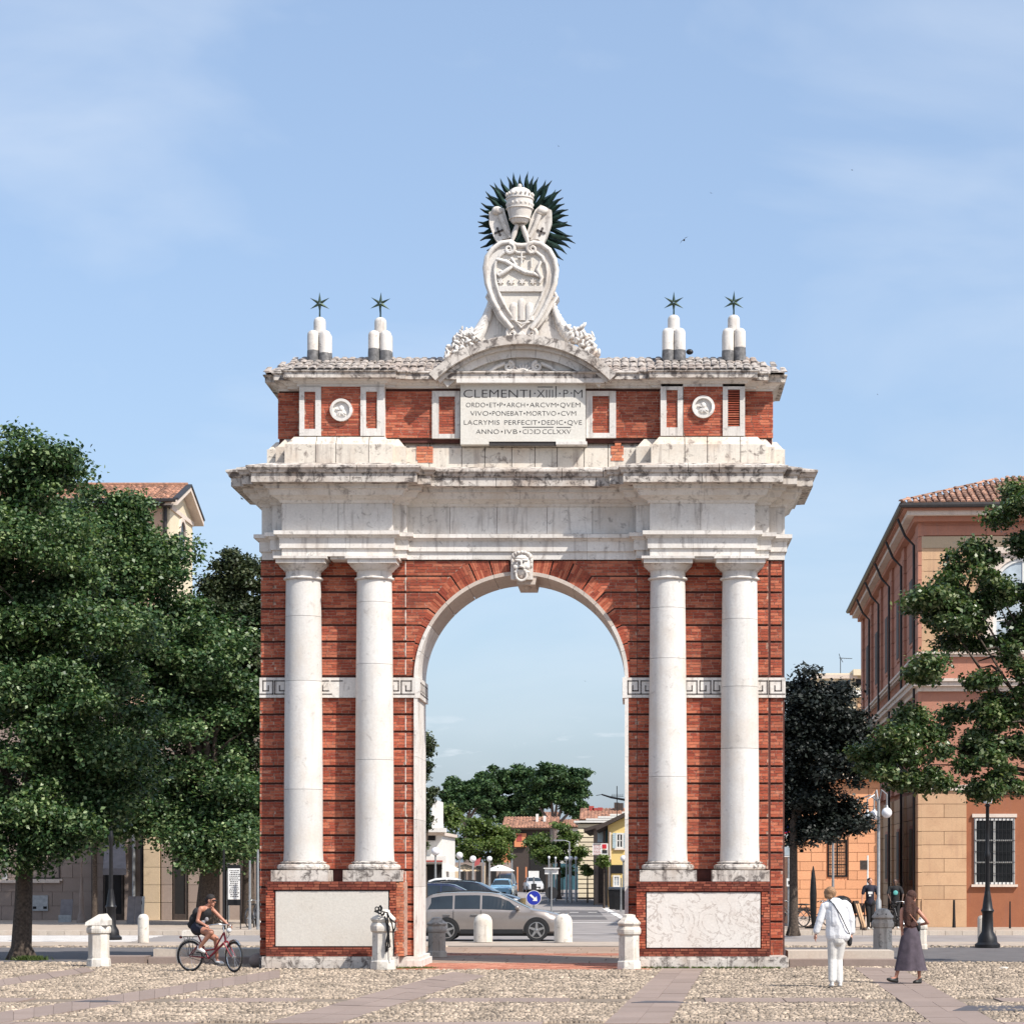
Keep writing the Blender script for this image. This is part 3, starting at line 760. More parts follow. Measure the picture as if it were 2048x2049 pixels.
# --- solid inside the entablature
m = MB()
zA, zB = Z(1113, YB), Z(927, YB)
m.box(X(527, 50.8), X(1566, 50.8), 50.88, YBACK, zA, zB)
m.box(X(573, YB + .1), X(780, YB), YB + .2, 50.95, zA + .005, zB); m.box(X(1304, YB), X(1505, YB), YB + .2, 50.95, zA + .005, zB)
m.build('entablature_core', M['marble'], arch)
# little soffit panels between the capitals
for a, b in ((660, 706), (1390, 1434)):
    MB().box(X(a, YB), X(b, YB), YB + .06, YW, Z(1118.5, YB), Z(1113.2, YB)).build('soffit_panel', M['marble'], arch)

# --- attic base course
RUN2 = [(553, 578, 50.62), (578, 600, 50.36), (576, 787, 50.12), (787, 822, 50.40), (820, 1268, 50.62), (1268, 1303, 50.40), (1303, 1500, 50.12), (1500, 1516, 50.36), (1516, 1544, 50.62)]
RUN2 = [(534, 556, 50.72), (556, 573.5, 50.40), (573.5, 785, 50.10), (785, 812, 50.36), (812, 1272, 50.58), (1272, 1302, 50.36), (1302, 1532, 50.10), (1532, 1549, 50.40), (1549, 1570, 50.72)]
P2 = stepped(RUN2, YBACK - .05)
sweep_blocks(P2, [(-.45, Z(930, YB)), (0, Z(930, YB)), (0, Z(889, YB)), (-.03, Z(888.5, YB)), (-.17, Z(871.5, YB)), (-.45, Z(868.5, YB))], 'attic_base_block', M['attic'], blk=.55, gap=.014)
for a, b, c, d in ((833, 866, 893, 926), (1222, 1247, 892, 922), (1230, 1242, 880, 892)):
    m = MB(); brick_rows(m, X(a, 50.58), X(b, 50.58), Z(d, 50.57), Z(c, 50.57), 50.566); m.build('exposed_brick_patch', [M['brick_or'], M['mortar']], arch, fix=False)
MB().box(X(560, 51), X(1545, 51), 51.0, YBACK - .05, Z(928, 51), Z(873, 51)).build('attic_base_core', M['attic'], arch)

# --- attic walls
ATZ0, ATZ1 = Z(875, 50.5), Z(765, 50.5)
Ya, Yab, Yao = 50.52, 50.28, 50.78      # central wall, bays, outer wall
m = MB(); m.box(X(558, Yao), X(1544, Yao), Yao + .04, YBACK - .1, ATZ0 - .1, ATZ1 + .15)
m.box(X(600, Yab), X(768, Yab), Yab + .085, Yao + .06, ATZ0 - .1, ATZ1 + .1); m.box(X(1323, Yab), X(1489, Yab), Yab + .085, Yao + .06, ATZ0 - .1, ATZ1 + .1)
m.box(X(770, Ya), X(1320, Ya), Ya + .04, Yao + .06, ATZ0 - .1, ATZ1 + .1)
m.build('attic_core', M['core'], arch)
def brick_panel(a, b, c, d, Y, name='brick_panel', hole=None, mats=BM, **k):
    m = MB(); brick_rows(m, X(a, Y), X(b, Y), Z(d, Y), Z(c, Y), Y, hole=hole, course=.054, **k)
    m.box(X(a, Y), X(b, Y), Y + .009, Y + .05, Z(d, Y), Z(c, Y), 1); return m.build(name, mats, arch, fix=False)
brick_panel(556, 598, 786, 878, Yao); brick_panel(1490, 1546, 783, 876, Yao)
# a return of brick seen on the left end
brick_panel(771, 864, 783, 876, Ya); brick_panel(1232, 1321, 783, 876, Ya)
brick_panel(643, 721, 772, 872, Yab + .04); brick_panel(1367, 1445.5, 768, 872, Yab + .04)
def pilaster(a, b, ia, ib, top, bot, it, ib_, Y, slots=False):
    r = empty('attic_pilaster', (X((a + b) / 2, Y), Y, Z(bot, Y)), parent=arch)
    xa, xb, xia, xib = X(a, Y), X(b, Y), X(ia, Y), X(ib, Y); zt_, zb_, zit, zib = Z(top, Y), Z(bot, Y), Z(it, Y), Z(ib_, Y)
    for q in ((xa, xia, zb_, zt_), (xib, xb, zb_, zt_), (xia, xib, zit, zt_), (xia, xib, zb_, zib)):
        MB().box(q[0] + .001, q[1] - .001, Y, Y + .3, q[2] + .001, q[3] - .001).build('frame_stone', M['marble'], r)
    m = MB()
    if slots:
        n = 16; m.box(xia, xib, Y + .09, Y + .2, zib, zit, 1)
        for i in range(n): z = zib + (zit - zib) * (i + .2) / n; m.box(xia, xib, Y + .02, Y + .1, z, z + (zit - zib) / n * .5, 0)
        m.build('slotted_brick_inset', [M['brick'], M['core']], r, fix=False)
    else:
        brick_rows(m, xia, xib, zib, zit, Y + .035, course=.054); m.box(xia, xib, Y + .045, Y + .09, zib, zit, 1); m.build('brick_inset', BM, r, fix=False)
pilaster(598.5, 642, 608.7, 630.5, 772, 872, 783.5, 858, Yab); pilaster(721, 769, 732, 754, 772, 872, 783.5, 857, Yab)
pilaster(1321, 1366, 1333, 1355, 768, 872, 780, 855, Yab); pilaster(1445.5, 1490, 1455.8, 1479.7, 768, 872, 779, 853, Yab, True)
pilaster(864, 920, 877.5, 910, 782, 877, 793, 868, Ya - .05); pilaster(1172, 1232, 1185, 1218.7, 782, 876, 792, 866, Ya - .05)
for cx_, cy_ in ((683, 821), (1406.7, 814.8)):
    Y = Yab + .03; c = (X(cx_, Y), Z(cy_, Y)); r_ = 22.5 * Y / F
    r = empty('medallion', (c[0], Y, c[1] - r_), parent=arch)
    m = MB(); m.arc(c[0], c[1], r_ * .76, r_, 0, 360, Y - .07, Y + .03, 28)
    m.build('rim', M['marble'], r, smooth=40)
    m = MB()
    for i in range(28): pass
    m.lathe([(r_ * .8, 0), (r_ * .8, .001)], seg=28)
    d = MB(); d.prism([(c[0] + r_ * .8 * math.cos(2 * math.pi * i / 24), c[1] + r_ * .8 * math.sin(2 * math.pi * i / 24)) for i in range(24)], Y - .01, Y + .03)
    d.build('disc', M['marble'], r)
    e = MB(); e.ell((c[0] - .0, Y - .02, c[1] + .03), (.06, .05, .07)); e.ell((c[0], Y - .015, c[1] - .06), (.1, .04, .06))
    for k in range(5): e.tube([(c[0] - .02, Y - .04, c[1] - .02), (c[0] + .05 * (k - 2) + .01, Y - .045, c[1] - .09 - .03 * (k % 2))], .012, 6)
    e.tube([(c[0] - .12, Y - .03, c[1] + .03), (c[0] - .04, Y - .045, c[1] + .01), (c[0] + .1, Y - .03, c[1] - .06)], .014, 6)
    e.build('bust_relief', M['marble'], r, smooth=60)
# --- attic cornice
RUN3 = [(557, 578, Yao), (578, 597, 50.55), (597, 770, Yab), (770, 790, 50.4), (790, 1302, Ya - .06), (1302, 1322, 50.4), (1322, 1490, Yab), (1490, 1512, 50.55), (1512, 1546, Yao)]
P3 = stepped(RUN3, YBACK - .1)
sweep_blocks(P3, prof([(.0, 773), (.0, 768), (.04, 766.5), (.07, 762), (.13, 758.5), (.15, 757.2)], Y0=Yab), 'attic_bed_moulding', M['marble'], blk=1.1)
sweep_blocks(P3, prof([(.17, 757), (.25, 755), (.25, 745), (.29, 741.5), (.29, 739.5), (-.25, 735)], Y0=Yab, inner=-.4), 'attic_cornice_block', M['weathered'], blk=.8)
# --- roof of pale half-round tiles, hipped at the ends
zr0 = Z(739.5, 49.98) + .01; zr1 = Z(712.5, 51.5)
rx0, rx1 = X(531, 50.4), X(1569, 50.4)
m = MB(); yb_ = YBACK + .15
m.add([(rx0, 50.3, zr0 - .0), (rx1, 50.3, zr0), (rx1, yb_, zr0), (rx0, yb_, zr0), (X(603, 51.5), 51.5, zr1 - .04), (X(1500, 51.5), 51.5, zr1 - .04)], [(0, 1, 5, 4), (1, 2, 5), (2, 3, 4, 5), (3, 0, 4)])
for a, b in ((576, 786), (1302, 1512)):
    xa, xb = X(a, 50), X(b, 50); m.add([(xa, 49.99, zr0), (xb, 49.99, zr0), (xb - .25, 51.5, zr1 - .04), (xa + .25, 51.5, zr1 - .04), (xb + .02, 50.6, zr0), (xa - .02, 50.6, zr0)], [(0, 1, 2, 3), (1, 4, 2), (0, 3, 5)])
m.build('roof_slab', M['rooftile'], arch)
tprof = MB()
for k in range(6):
    a = math.pi * k / 5; tprof.v += [(-.075 * math.cos(a), 0, .020 * math.sin(a)), (-.058 * math.cos(a), .42, .016 * math.sin(a) + 0.0)]
for k in range(5): tprof.f.append((k * 2, k * 2 + 2, k * 2 + 3, k * 2 + 1)); tprof.m.append(0)
tprof.f.append(tuple(range(0, 12, 2))[::-1]); tprof.m.append(0)
tme = bpy.data.meshes.new('roof_tile'); tme.from_pydata(tprof.v, [], tprof.f); tme.materials.append(M['rooftile'])
class _S: pass
tsrc = _S(); tsrc.data = tme; tsrc.name = 'roof_tile'
def roof_tiles(xa, xb, y0, z0, y1, z1, xa1, xb1, pitch=.165):
    sl_ = math.atan2(z1 - z0, y1 - y0); n = int((xb - xa) / pitch); Ls = math.hypot(y1 - y0, z1 - z0); rows = max(1, int(Ls / .34))
    for i in range(n + 1):
        x = xa + (xb - xa) * i / n
        for r_ in range(rows):
            t = r_ / rows; 
            if x < xa + (xa1 - xa) * t - .03 or x > xb + (xb1 - xb) * t + .03: continue
            inst(tsrc, arch, Vector((x + random.uniform(-.012, .012), y0 + (y1 - y0) * t - .02, z0 + (z1 - z0) * t + .012 + random.uniform(0, .012))) - Vector(arch['_w']), 'roof_tile', (sl_ - .03, 0, random.uniform(-.05, .05)))
roof_tiles(X(577, 50), X(785, 50), 49.99, zr0, 51.5, zr1 - .04, X(577, 50) + .25, X(785, 50) - .25, .165)
roof_tiles(X(1303, 50), X(1511, 50), 49.99, zr0, 51.5, zr1 - .04, X(1303, 50) + .25, X(1511, 50) - .25, .165)
roof_tiles(X(790, 50.3), X(872, 50.3), 50.3, zr0, 51.5, zr1 - .04, X(790, 50.3), X(872, 50.3), .165)
roof_tiles(X(1215, 50.3), X(1300, 50.3), 50.3, zr0, 51.5, zr1 - .04, X(1215, 50.3), X(1300, 50.3), .165)
roof_tiles(X(533, 50.3), X(576, 50.3), 50.35, zr0, 51.5, zr1 - .04, X(603, 51.5), X(640, 50.3), .165)
roof_tiles(X(1512, 50.3), X(1568, 50.3), 50.35, zr0, 51.5, zr1 - .04, X(1460, 50.3), X(1500, 51.5), .165)

# --- finials: clustered domed posts with a six-pointed star
def finial(px, base, topl, star, Y=51.25):
    cx = X(px, Y); zb = Z(base + 3, Y) - .15; r = empty('finial', (cx, Y, zb), parent=arch); s = Y / F
    z1 = Z(topl, Y); zt_ = Z(topl - 29.5, Y)
    for dx, dy in ((-.125, -.125), (.125, -.125), (-.125, .125), (.125, .125)):
        H_ = z1 - zb; m = MB(); m.lathe([(.125, .0), (.125, H_ - .1), (.118, H_ - .06), (.09, H_ - .02), (.05, H_), (.0, H_ + .002)], (cx + dx, Y + dy, zb), 18); m.build('lower_post', M['marble'], r, smooth=50)
        m = MB(); m.lathe([(.133, 0), (.131, .2), (.127, .15 + random.uniform(.08, .15))], (cx + dx, Y + dy, zb), 14); m.build('lead_skirt', M['lead'], r, smooth=50)
    H_ = zt_ - z1; m = MB(); m.lathe([(.13, -.05), (.13, H_ - .11), (.12, H_ - .06), (.085, H_ - .02), (.03, H_), (0, H_ + .002)], (cx, Y, z1), 18); m.build('upper_post', M['marble'], r, smooth=50)
    zs = Z(star, Y); MB().tube([(cx, Y, zt_ - .03), (cx + .003, Y, zs)], [.02, .012]).build('rod', M['bronze'], r)
    m = MB(); R0 = 23 * s; tilt = random.uniform(-.06, .06)
    for k in range(6):
        a = math.pi / 2 + k * math.pi / 3 + tilt; ca, sa = math.cos(a), math.sin(a)
        tip = Vector((cx + R0 * ca, Y, zs + R0 * sa)); b = .038; rr = .03
        l = Vector((cx + b * math.cos(a + 1.05) * 1.1, Y, zs + b * math.sin(a + 1.05) * 1.1)); q = Vector((cx + b * math.cos(a - 1.05) * 1.1, Y, zs + b * math.sin(a - 1.05) * 1.1))
        f = Vector((cx + rr * ca * .6, Y - .03, zs + rr * sa * .6)); g = Vector((cx + rr * ca * .6, Y + .03, zs + rr * sa * .6))
        m.add([tip, l, q, f, g], [(0, 1, 3), (0, 3, 2), (0, 4, 1), (0, 2, 4), (1, 4, 2, 3)])
    m.build('star', M['verdigris'], r)
finial(639.5, 714, 664, 607); finial(761, 710, 664.5, 607); finial(1347.5, 709, 659.5, 605.5); finial(1467.5, 709, 659.5, 604.5)
# small dark lump on the right roof
MB().ell((X(1379, 51.5), 51.4, Z(706, 51.5)), (.08, .07, .06)).build('vent_cap', M['iron'], arch)

# --- inscription tablet
YT = 50.36; m = MB()
tx0, tx1, tz0, tz1 = X(921, YT), X(1171, YT), Z(889, YT), Z(767.5, YT)
tab = m.box(tx0, tx1, YT, YT + .35, tz0 + .06, tz1)
tab.box(tx0, X(978, YT), YT, YT + .3, tz0, tz0 + .06); tab.box(X(978, YT), X(1112, YT), YT + .09, YT + .3, tz0 - .0, tz0 + .06)
tb = m.build('inscription_tablet', M['tablet'], arch)
MB().box(X(1112, YT), X(1174, YT), YT - .05, YT + .3, tz0 - .01, tz0 + .055).build('tablet_sill', M['marble'], arch)
MB().box(X(978, YT), X(1112, YT), YT + .02, YT + .085, tz0 - .02, tz0 + .045).build('slot_shade', M['ink'], arch)  # dark filling, shade of the slot put in as colour
# lettering, as far as it can be read
def text_piece(m, s, x0, x1, zb, cap, y=YT - .004, mirror=False):
    cu = bpy.data.curves.new('t', 'FONT'); cu.body = s; cu.size = 1; cu.offset = -.012; cu.resolution_u = 3
    o = bpy.data.objects.new('t', cu); COL.objects.link(o); dg = bpy.context.evaluated_depsgraph_get(); dg.update()
    me = bpy.data.meshes.new_from_object(o.evaluated_get(dg)); bpy.data.objects.remove(o); bpy.data.curves.remove(cu)
    v = np.array([p.co[:] for p in me.vertices]); 
    if not len(v): return
    lo, hi = v.min(0), v.max(0); capz = .71
    for p in v: pass
    u = (v[:, 0] - lo[0]) / max(1e-6, hi[0] - lo[0]); u = 1 - u if mirror else u
    vs = [(x0 + (x1 - x0) * a, y, zb + b * cap / capz) for a, b in zip(u, v[:, 1])]
    fs = [tuple(p.vertices) for p in me.polygons]; fs = [f[::-1] for f in fs] if not mirror else fs
    m.add(vs, fs); bpy.data.meshes.remove(me)
def tl(words, y, cap, extra=()):
    """words: (text, px0, px1) in tablet-zoom pixels (6.896 per photo pixel)"""
    m = MB(); g = lambda a: X(910 + a / 6.896, YT); zz = lambda b: Z(740 + b / 6.896, YT)
    for w_ in words: text_piece(m, w_[0], g(w_[1]), g(w_[2]), zz(y), zz(y - cap) - zz(y), mirror=len(w_) > 3)
    for a, b, c, d in extra: m.box(g(a), g(b), YT - .006, YT - .001, zz(d), zz(c))
    o = m.build('inscription_line', M['ink'], tb, fix=False)
def dot(a, b): return (a - 9, a + 9, b - 9, b + 9)
tl([('CLEMENTI', 118, 1045), ('XIII', 1130, 1352), ('P', 1495, 1560), ('M', 1640, 1758)], 384, 115, [(1140, 1350, 232, 242), (1387, 1399, 225, 384), dot(1100, 325), dot(1445, 325), dot(1605, 320)])
tl([('ORDO', 152, 418), ('ET', 475, 575), ('P', 617, 660), ('ARCH', 712, 965), ('ARCVM', 1030, 1395), ('QVEM', 1450, 1728)], 515, 66, [dot(447, 480), dot(592, 480), dot(686, 480), dot(1003, 480), dot(1420, 480)])
tl([('VIVO', 212, 462), ('PONEBAT', 515, 935), ('MORTVO', 988, 1395), ('CVM', 1462, 1670)], 632, 66, [dot(488, 600), dot(960, 600), dot(1432, 600)])
tl([('LACRYMIS', 125, 615), ('PERFECIT', 682, 1135), ('DEDIC', 1195, 1490), ('QVE', 1550, 1752)], 757, 66, [dot(1160, 722), dot(1520, 722)])
tl([('ANNO', 290, 608), ('IVB', 688, 862), ('CI', 935, 1010), ('C', 1030, 1075, 1), ('I', 1094, 1106), ('C', 1118, 1180, 1), ('CCLXXV', 1205, 1600)], 884, 66, [dot(648, 850), dot(900, 850), (930, 1360, 786, 794), (1400, 1600, 788, 796)])
# ledge above the tablet
MB().box(X(914, YT), X(1209, YT), YT - .16, YT + .3, Z(766.6, YT - .1), Z(757, YT - .16)).build('tablet_hood', M['marble'], arch)

# --- segmental pediment
YP = 50.30; s = YP / F; R0 = 261 * s; pcx = X(1046.5, YP); pcz = Z(675, YP) - R0
def pa(rin, rout, y0, y1, name, mat, n=9, half=45.6, cz=pcz):
    for i in range(n):
        a0 = 90 - half + 2 * half * i / n + .06; a1 = 90 - half + 2 * half * (i + 1) / n - .06
        MB().arc(pcx, cz, rin, rout, a0, a1, y0, y1, 5).build(name, mat, arch, smooth=30)
pa(R0 - .19, R0, YP - .28, YBACK - .3, 'pediment_cornice_stone', M['weathered'])
pa(R0 - .26, R0 - .192, YP - .12, YBACK - .3, 'pediment_moulding', M['marble'], 7, 44.6)
pa(R0 - .42, R0 - .262, YP - .02, YBACK - .3, 'pediment_moulding', M['marble'], 7, 43.2)
# tympanum
m = MB(); rt = R0 - .42; zb_ = Z(757.4, YP); pts = []
h_ = zb_ - pcz; aa = math.degrees(math.asin(h_ / rt)); 
for i in range(25): a = R(aa + (180 - 2 * aa) * i / 24); pts.append((pcx + rt * math.cos(a), pcz + rt * math.sin(a)))
m.prism(pts, YP + .12, YBACK - .4); m.build('tympanum', M['marble'], arch)
# scrolled shell ornament in the tympanum
def spiral(cx_, cz_, r, turns, a0, d, y, n=26, shrink=.12):
    return [(cx_ + r * (1 - (1 - shrink) * i / n) * math.cos(a0 + d * turns * 2 * math.pi * i / n), y, cz_ + r * (1 - (1 - shrink) * i / n) * math.sin(a0 + d * turns * 2 * math.pi * i / n)) for i in range(n + 1)]
def cz3(zx, zy, Y=YP): return X(880 + zx / 4.2, Y), Z(320 + zy / 4.2, Y)
y_ = YP + .03
m = MB()
for sg in (-1, 1):
    c = cz3(697 + sg * 118, 1735); m.tube(spiral(c[0], c[1], .11, 1.6, math.pi * (.5 if sg < 0 else .5), sg, y_), [.045 - .0009 * i for i in range(27)], 7)
    pts = [cz3(697 + sg * a, b) for a, b in ((150, 1705), (220, 1735), (300, 1785), (400, 1810), (520, 1822))]
    m.tube([(p[0], y_ + .02, p[1]) for p in pts], [.045, .04, .035, .028, .015], 7)
m.build('scroll_ornament', M['marble'], arch, smooth=50)
m = MB()
for k in range(9):
    a = R(90 + (k - 4) * 21); c = cz3(697, 1800); L_ = .22 if abs(k - 4) < 3 else .26
    m.tube([(c[0], y_ + .02, c[1]), (c[0] + .5 * L_ * math.cos(a), y_ - .03, c[1] + .5 * L_ * math.sin(a) * .9), (c[0] + L_ * math.cos(a), y_, c[1] + L_ * math.sin(a) * (.95))], [.018, .036, .026], 6)
m.build('shell_ornament', M['marble'], arch, smooth=50)

# --- columns
def column(px, tip_px):
    cx = X(px, YC); r = empty('column', (cx, YC, Z(1763, YC)), parent=arch)
    zp0, zp1 = Z(1764, YC - .6), Z(1741.5, YC - .6); m = MB(); m.box(cx - .6, cx + .6, YC - .6, YC + .3, zp0 - .0, zp1); m.build('plinth', M['weathered'], r)
    zt0 = zp1 + .002; m = MB()
    m.lathe([(.50, 0), (.545, .02), (.56, .06), (.545, .105), (.50, .125), (.47, .13), (.47, .15), (.49, .155), (.49, .17), (.445, .175), (.43, .19)], (cx, YC, zt0), 40); m.build('base_torus', M['weathered'], r, smooth=35)
    z0 = zt0 + .19; z1 = Z(1158, YC - .37); Ht = z1 - z0
    cuts = sorted([.0, 1.0] + ([.255, .64, .87] if px < 700 else [.36, .70, .92] if px < 800 else [.30, .72, .90] if px < 1400 else [.40, .62, .86]))
    for a, b in zip(cuts[:-1], cuts[1:]):
        pr = []
        for i in range(7):
            t = a + (b - a) * i / 6; rr = .408 - .038 * max(0, (t - .25) / .75) ** 1.3 + (.014 * max(0, 1 - t / .01) if t < .01 else 0)
            pr.append((rr, z0 + Ht * t + (.004 if i == 0 else -.003 if i == 6 else 0)))
        m = MB(); m.lathe(pr, (cx, YC, 0), 40); m.build('shaft_drum', M['shaft'], r, smooth=35)
    m = MB(); m.lathe([(.39, 0), (.415, .01), (.425, .03), (.415, .05), (.385, .055)], (cx, YC, z1), 36); m.build('astragal', M['marble'], r, smooth=40)
    zn = z1 + .055; zc = Z(1126, YC - .5); m = MB(); hh = zc - zn
    m.lathe([(.372, 0), (.372, hh * .48), (.395, hh * .5), (.395, hh * .56), (.42, hh * .57), (.43, hh * .66), (.50, hh * .88), (.515, hh)], (cx, YC, zn), 36); m.build('echinus', M['marble'], r, smooth=35)
    m = MB(); za = Z(1112.6, YC - .5); m.box(cx - .515, cx + .515, YC - .515, YC + .25, zc, zc + (za - zc) * .62); m.box(cx - .56, cx + .56, YC - .56, YC + .25, zc + (za - zc) * .62, za); m.build('abacus', M['marble'], r)
for p in (607, 749, 1335.5, 1479.5): column(p, 0)

# --- pedestals
def pedestal(fx0, fx1, pa_, pb, pt, pbm, veined, bx0, bx1, by0, by1):
    Y = 49.86; r = empty('pedestal', (X((fx0 + fx1) / 2, Y), Y, 0), parent=arch)
    x0, x1 = X(fx0, Y), X(fx1, Y); z0, z1 = Z(1914.5, Y), Z(1764, Y)
    MB().box(x0 + .01, x1 - .01, Y + .04, YW + .04, .02, z1 - .01).build('core', M['core'], r)
    hole = (X(pa_, Y), X(pb, Y), Z(pbm, Y), Z(pt, Y)); bm_ = [M['brick_dk'], M['core']]
    m = MB(); brick_rows(m, x0, x1, z0, hole[2], Y, L0=.2, course=.055); m.box(x0, x1, Y + .01, Y + .05, z0, hole[2], 1); m.build('brick_plinth_course', bm_, r, fix=False)
    m = MB(); brick_rows(m, x0, x1, hole[3], z1, Y - .02, L0=.2, course=.055, depth=.08); m.box(x0, x1, Y - .01, Y + .05, hole[3], z1, 1); m.build('brick_cap_course', bm_, r, fix=False)
    for a, b in ((x0, hole[0]), (hole[1], x1)):
        m = MB(); brick_rows(m, a, b, hole[2], hole[3], Y, L0=.2, course=.055); m.box(a, b, Y + .01, Y + .05, hole[2], hole[3], 1); m.build('brick_side_frame', [M['brick'], M['core']], r, fix=False)
    # side of the pedestal towards the opening
    m = MB(); m.box(x0 - .0, x1, Y + .05, YW + .04, z0, z1 - .012); m.build('pedestal_side', M['brick'], r)
    g = .025
    m = MB(); m.box(hole[0] + g, hole[1] - g, Y + .012, Y + .1, hole[2] + g, hole[3] - g); m.build('stone_panel', M['panel_veined' if veined else 'panel_plain'], r)
    # stone base in blocks
    Yb_ = Y - .11; n = 5; xa, xb = X(bx0, Yb_), X(bx1, Yb_)
    for i in range(n):
        a = xa + (xb - xa) * i / n + .003; b = xa + (xb - xa) * (i + 1) / n - .003
        m = MB(); zt_ = Z(by0, Yb_); m.hprism([(a, Yb_), (b, Yb_), (b, YW + .3), (a, YW + .3)], 0, zt_ - .06); m.hprism([(a, Yb_ + .04), (b, Yb_ + .04), (b, YW + .3), (a, YW + .3)], zt_ - .06, zt_); m.build('base_stone', M['weathered'], r)
pedestal(532, 792, 549, 779, 1781, 1896, False, 523, 796, 1915, 1934)
pedestal(1273, 1539, 1291, 1523, 1784, 1899, True, 1273, 1575, 1915, 1937)
# orange quoin of newer brick beside the left panel
m = MB(); Y = 49.92; brick_rows(m, X(792.6, Y), X(808, Y), Z(1914, Y), Z(1765, Y), Y, L0=.16); m.box(X(792.6, Y), X(808, Y), Y + .01, YW, Z(1914, Y), Z(1766, Y), 1); m.build('brick_quoin', [M['brick_or'], M['mortar']], arch, fix=False)
# base of the jambs
for sgn in (-1, 1):
    xi = CXW + sgn * (RI - .13); xo = X(797, YW) if sgn < 0 else X(1262, YW)
    a, b = sorted((xi, xo)); zt_ = Z(1914, YW)
    for k, (ya, yb2) in enumerate(((YW - .5 if sgn < 0 else YW - .15, YW + .35), (YW + .355, YW + 1.2), (YW + 1.205, YBACK + .12))):
        m = MB(); m.box(a, b, ya, yb2, 0, zt_ - .07)
        m.box(a + (.05 if sgn > 0 else 0), b - (.05 if sgn < 0 else 0), ya + .03, yb2, zt_ - .07, zt_ + .0); m.build('jamb_base_stone', M['marble'], arch)
MB().box(X(520, YW), X(531, YW), YW - .1, YBACK, 0, Z(1915, YW)).build('base_stone', M['weathered'], arch)
MB().box(X(1541, YW), X(1576, YW), YW - .3, YBACK, 0, Z(1917, YW)).build('base_stone', M['weathered'], arch)

# --- keystone with a bearded mask
Yk = 50.50; r = empty('keystone_mask', (X(1044, Yk), Yk, Z(1160, Yk)), parent=arch)
kz = lambda zx, zy, Y=Yk: (X(980 + zx / 14.85, Y), Z(1090 + zy / 14.85, Y))
a = kz(612, 1022); b = kz(1270, 420); m = MB(); m.box(a[0], b[0], Yk + .06, YW + .05, a[1], b[1]); m.build('block', M['marble'], r)
c = kz(945, 620); m = MB()
m.ell((c[0], Yk + .06, c[1] + .02), (.185, .13, .27), 20, 12)                      # skull
m.build('face', M['marble'], r, smooth=60)
def bl(name, lst, mat='marble'):
    m = MB()
    for zx, zy, dy, rx, rz, ry in lst: p = kz(zx, zy); m.ell((p[0], Yk + dy, p[1]), (rx, ry, rz), 12, 8)
    m.build(name, M[mat], r, smooth=60)
bl('hair', [(700, 330, .04, .05, .07, .06), (760, 270, .02, .05, .05, .06), (850, 235, .0, .05, .04, .06), (945, 225, 0, .05, .04, .06), (1040, 235, .0, .05, .04, .06), (1130, 275, .02, .05, .05, .06), (1190, 350, .04, .05, .07, .06), (660, 450, .05, .04, .08, .05), (1225, 470, .05, .04, .08, .05), (660, 560, .06, .035, .07, .05), (1225, 590, .06, .035, .07, .05)])
bl('brow', [(820, 470, -.05, .075, .025, .03), (1040, 470, -.05, .075, .025, .03), (930, 400, -.04, .12, .04, .03)])
bl('eye', [(825, 575, -.045, .04, .025, .02)]); bl('eye', [(1015, 575, -.045, .04, .025, .02)])
bl('nose', [(935, 580, -.07, .03, .08, .035), (930, 660, -.09, .045, .035, .04), (890, 675, -.07, .025, .02, .03), (975, 675, -.07, .025, .02, .03)])
bl('cheek', [(760, 670, -.03, .06, .055, .04), (1110, 670, -.03, .06, .055, .04)])
m = MB(); p = kz(935, 900); m.tube([(p[0] + .115 * math.cos(t), Yk - .03, p[1] + .125 * math.sin(t)) for t in np.linspace(0, 2 * math.pi, 25)[:-1]], .03, 8, closed=True); m.build('mouth_ring', M['marble'], r, smooth=60)
m = MB(); m.ell((p[0], Yk + .05, p[1]), (.08, .06, .1)); m.build('tongue', M['soffit'], r, smooth=60)
m = MB()
for zx, zy, rr in ((770, 450, .0), (830, 770, .03), (1050, 770, .03), (780, 810, .03), (1110, 820, .03)):
    if rr: q = kz(zx, zy); m.ell((q[0], Yk - .02, q[1]), (.06, .04, .03))
m.build('moustache', M['marble'], r, smooth=60)
m = MB()     # dark slivers laid on the face, painting in the shade of eye hollows and mouth
for zx, zy, rx, rz in ((880, 560, .012, .05), (965, 560, .012, .05), (870, 540, .035, .01), (990, 530, .035, .01), (930, 725, .08, .012)):
    q = kz(zx, zy); m.ell((q[0], Yk - .075, q[1]), (rx, .015, rz), 8, 6)
m.build('crease_shade', M['fretline'], r)
# console under the mask
m = MB(); kx = X(1054, 51.1); m.prism([(kx - .19, ZS + RI - .2), (kx + .19, ZS + RI - .2), (kx + .24, ZS + RI + .02), (kx - .24, ZS + RI + .02)], 50.68, 52.2); m.ell((kx, 51.2, ZS + RI - .21), (.08, .3, .08)); m.build('console', M['soffit'], r)

# --- crest
YX = 50.55; crest = empty('crest', (X(1042, YX), YX, Z(684, YX)), parent=arch); q3 = lambda zx, zy: cz3(zx, zy, YX)
# buttressing slab with concave sides
pts = [q3(*p) for p in ((230, 1660), (330, 1540), (395, 1400), (425, 1250), (400, 1150), (1000, 1150), (935, 1250), (980, 1370), (1060, 1510), (1140, 1640))][::-1]
m = MB(); m.prism(pts[::-1], YX - .02, YX + .4); m.build('backing_slab', M['marble'], crest)
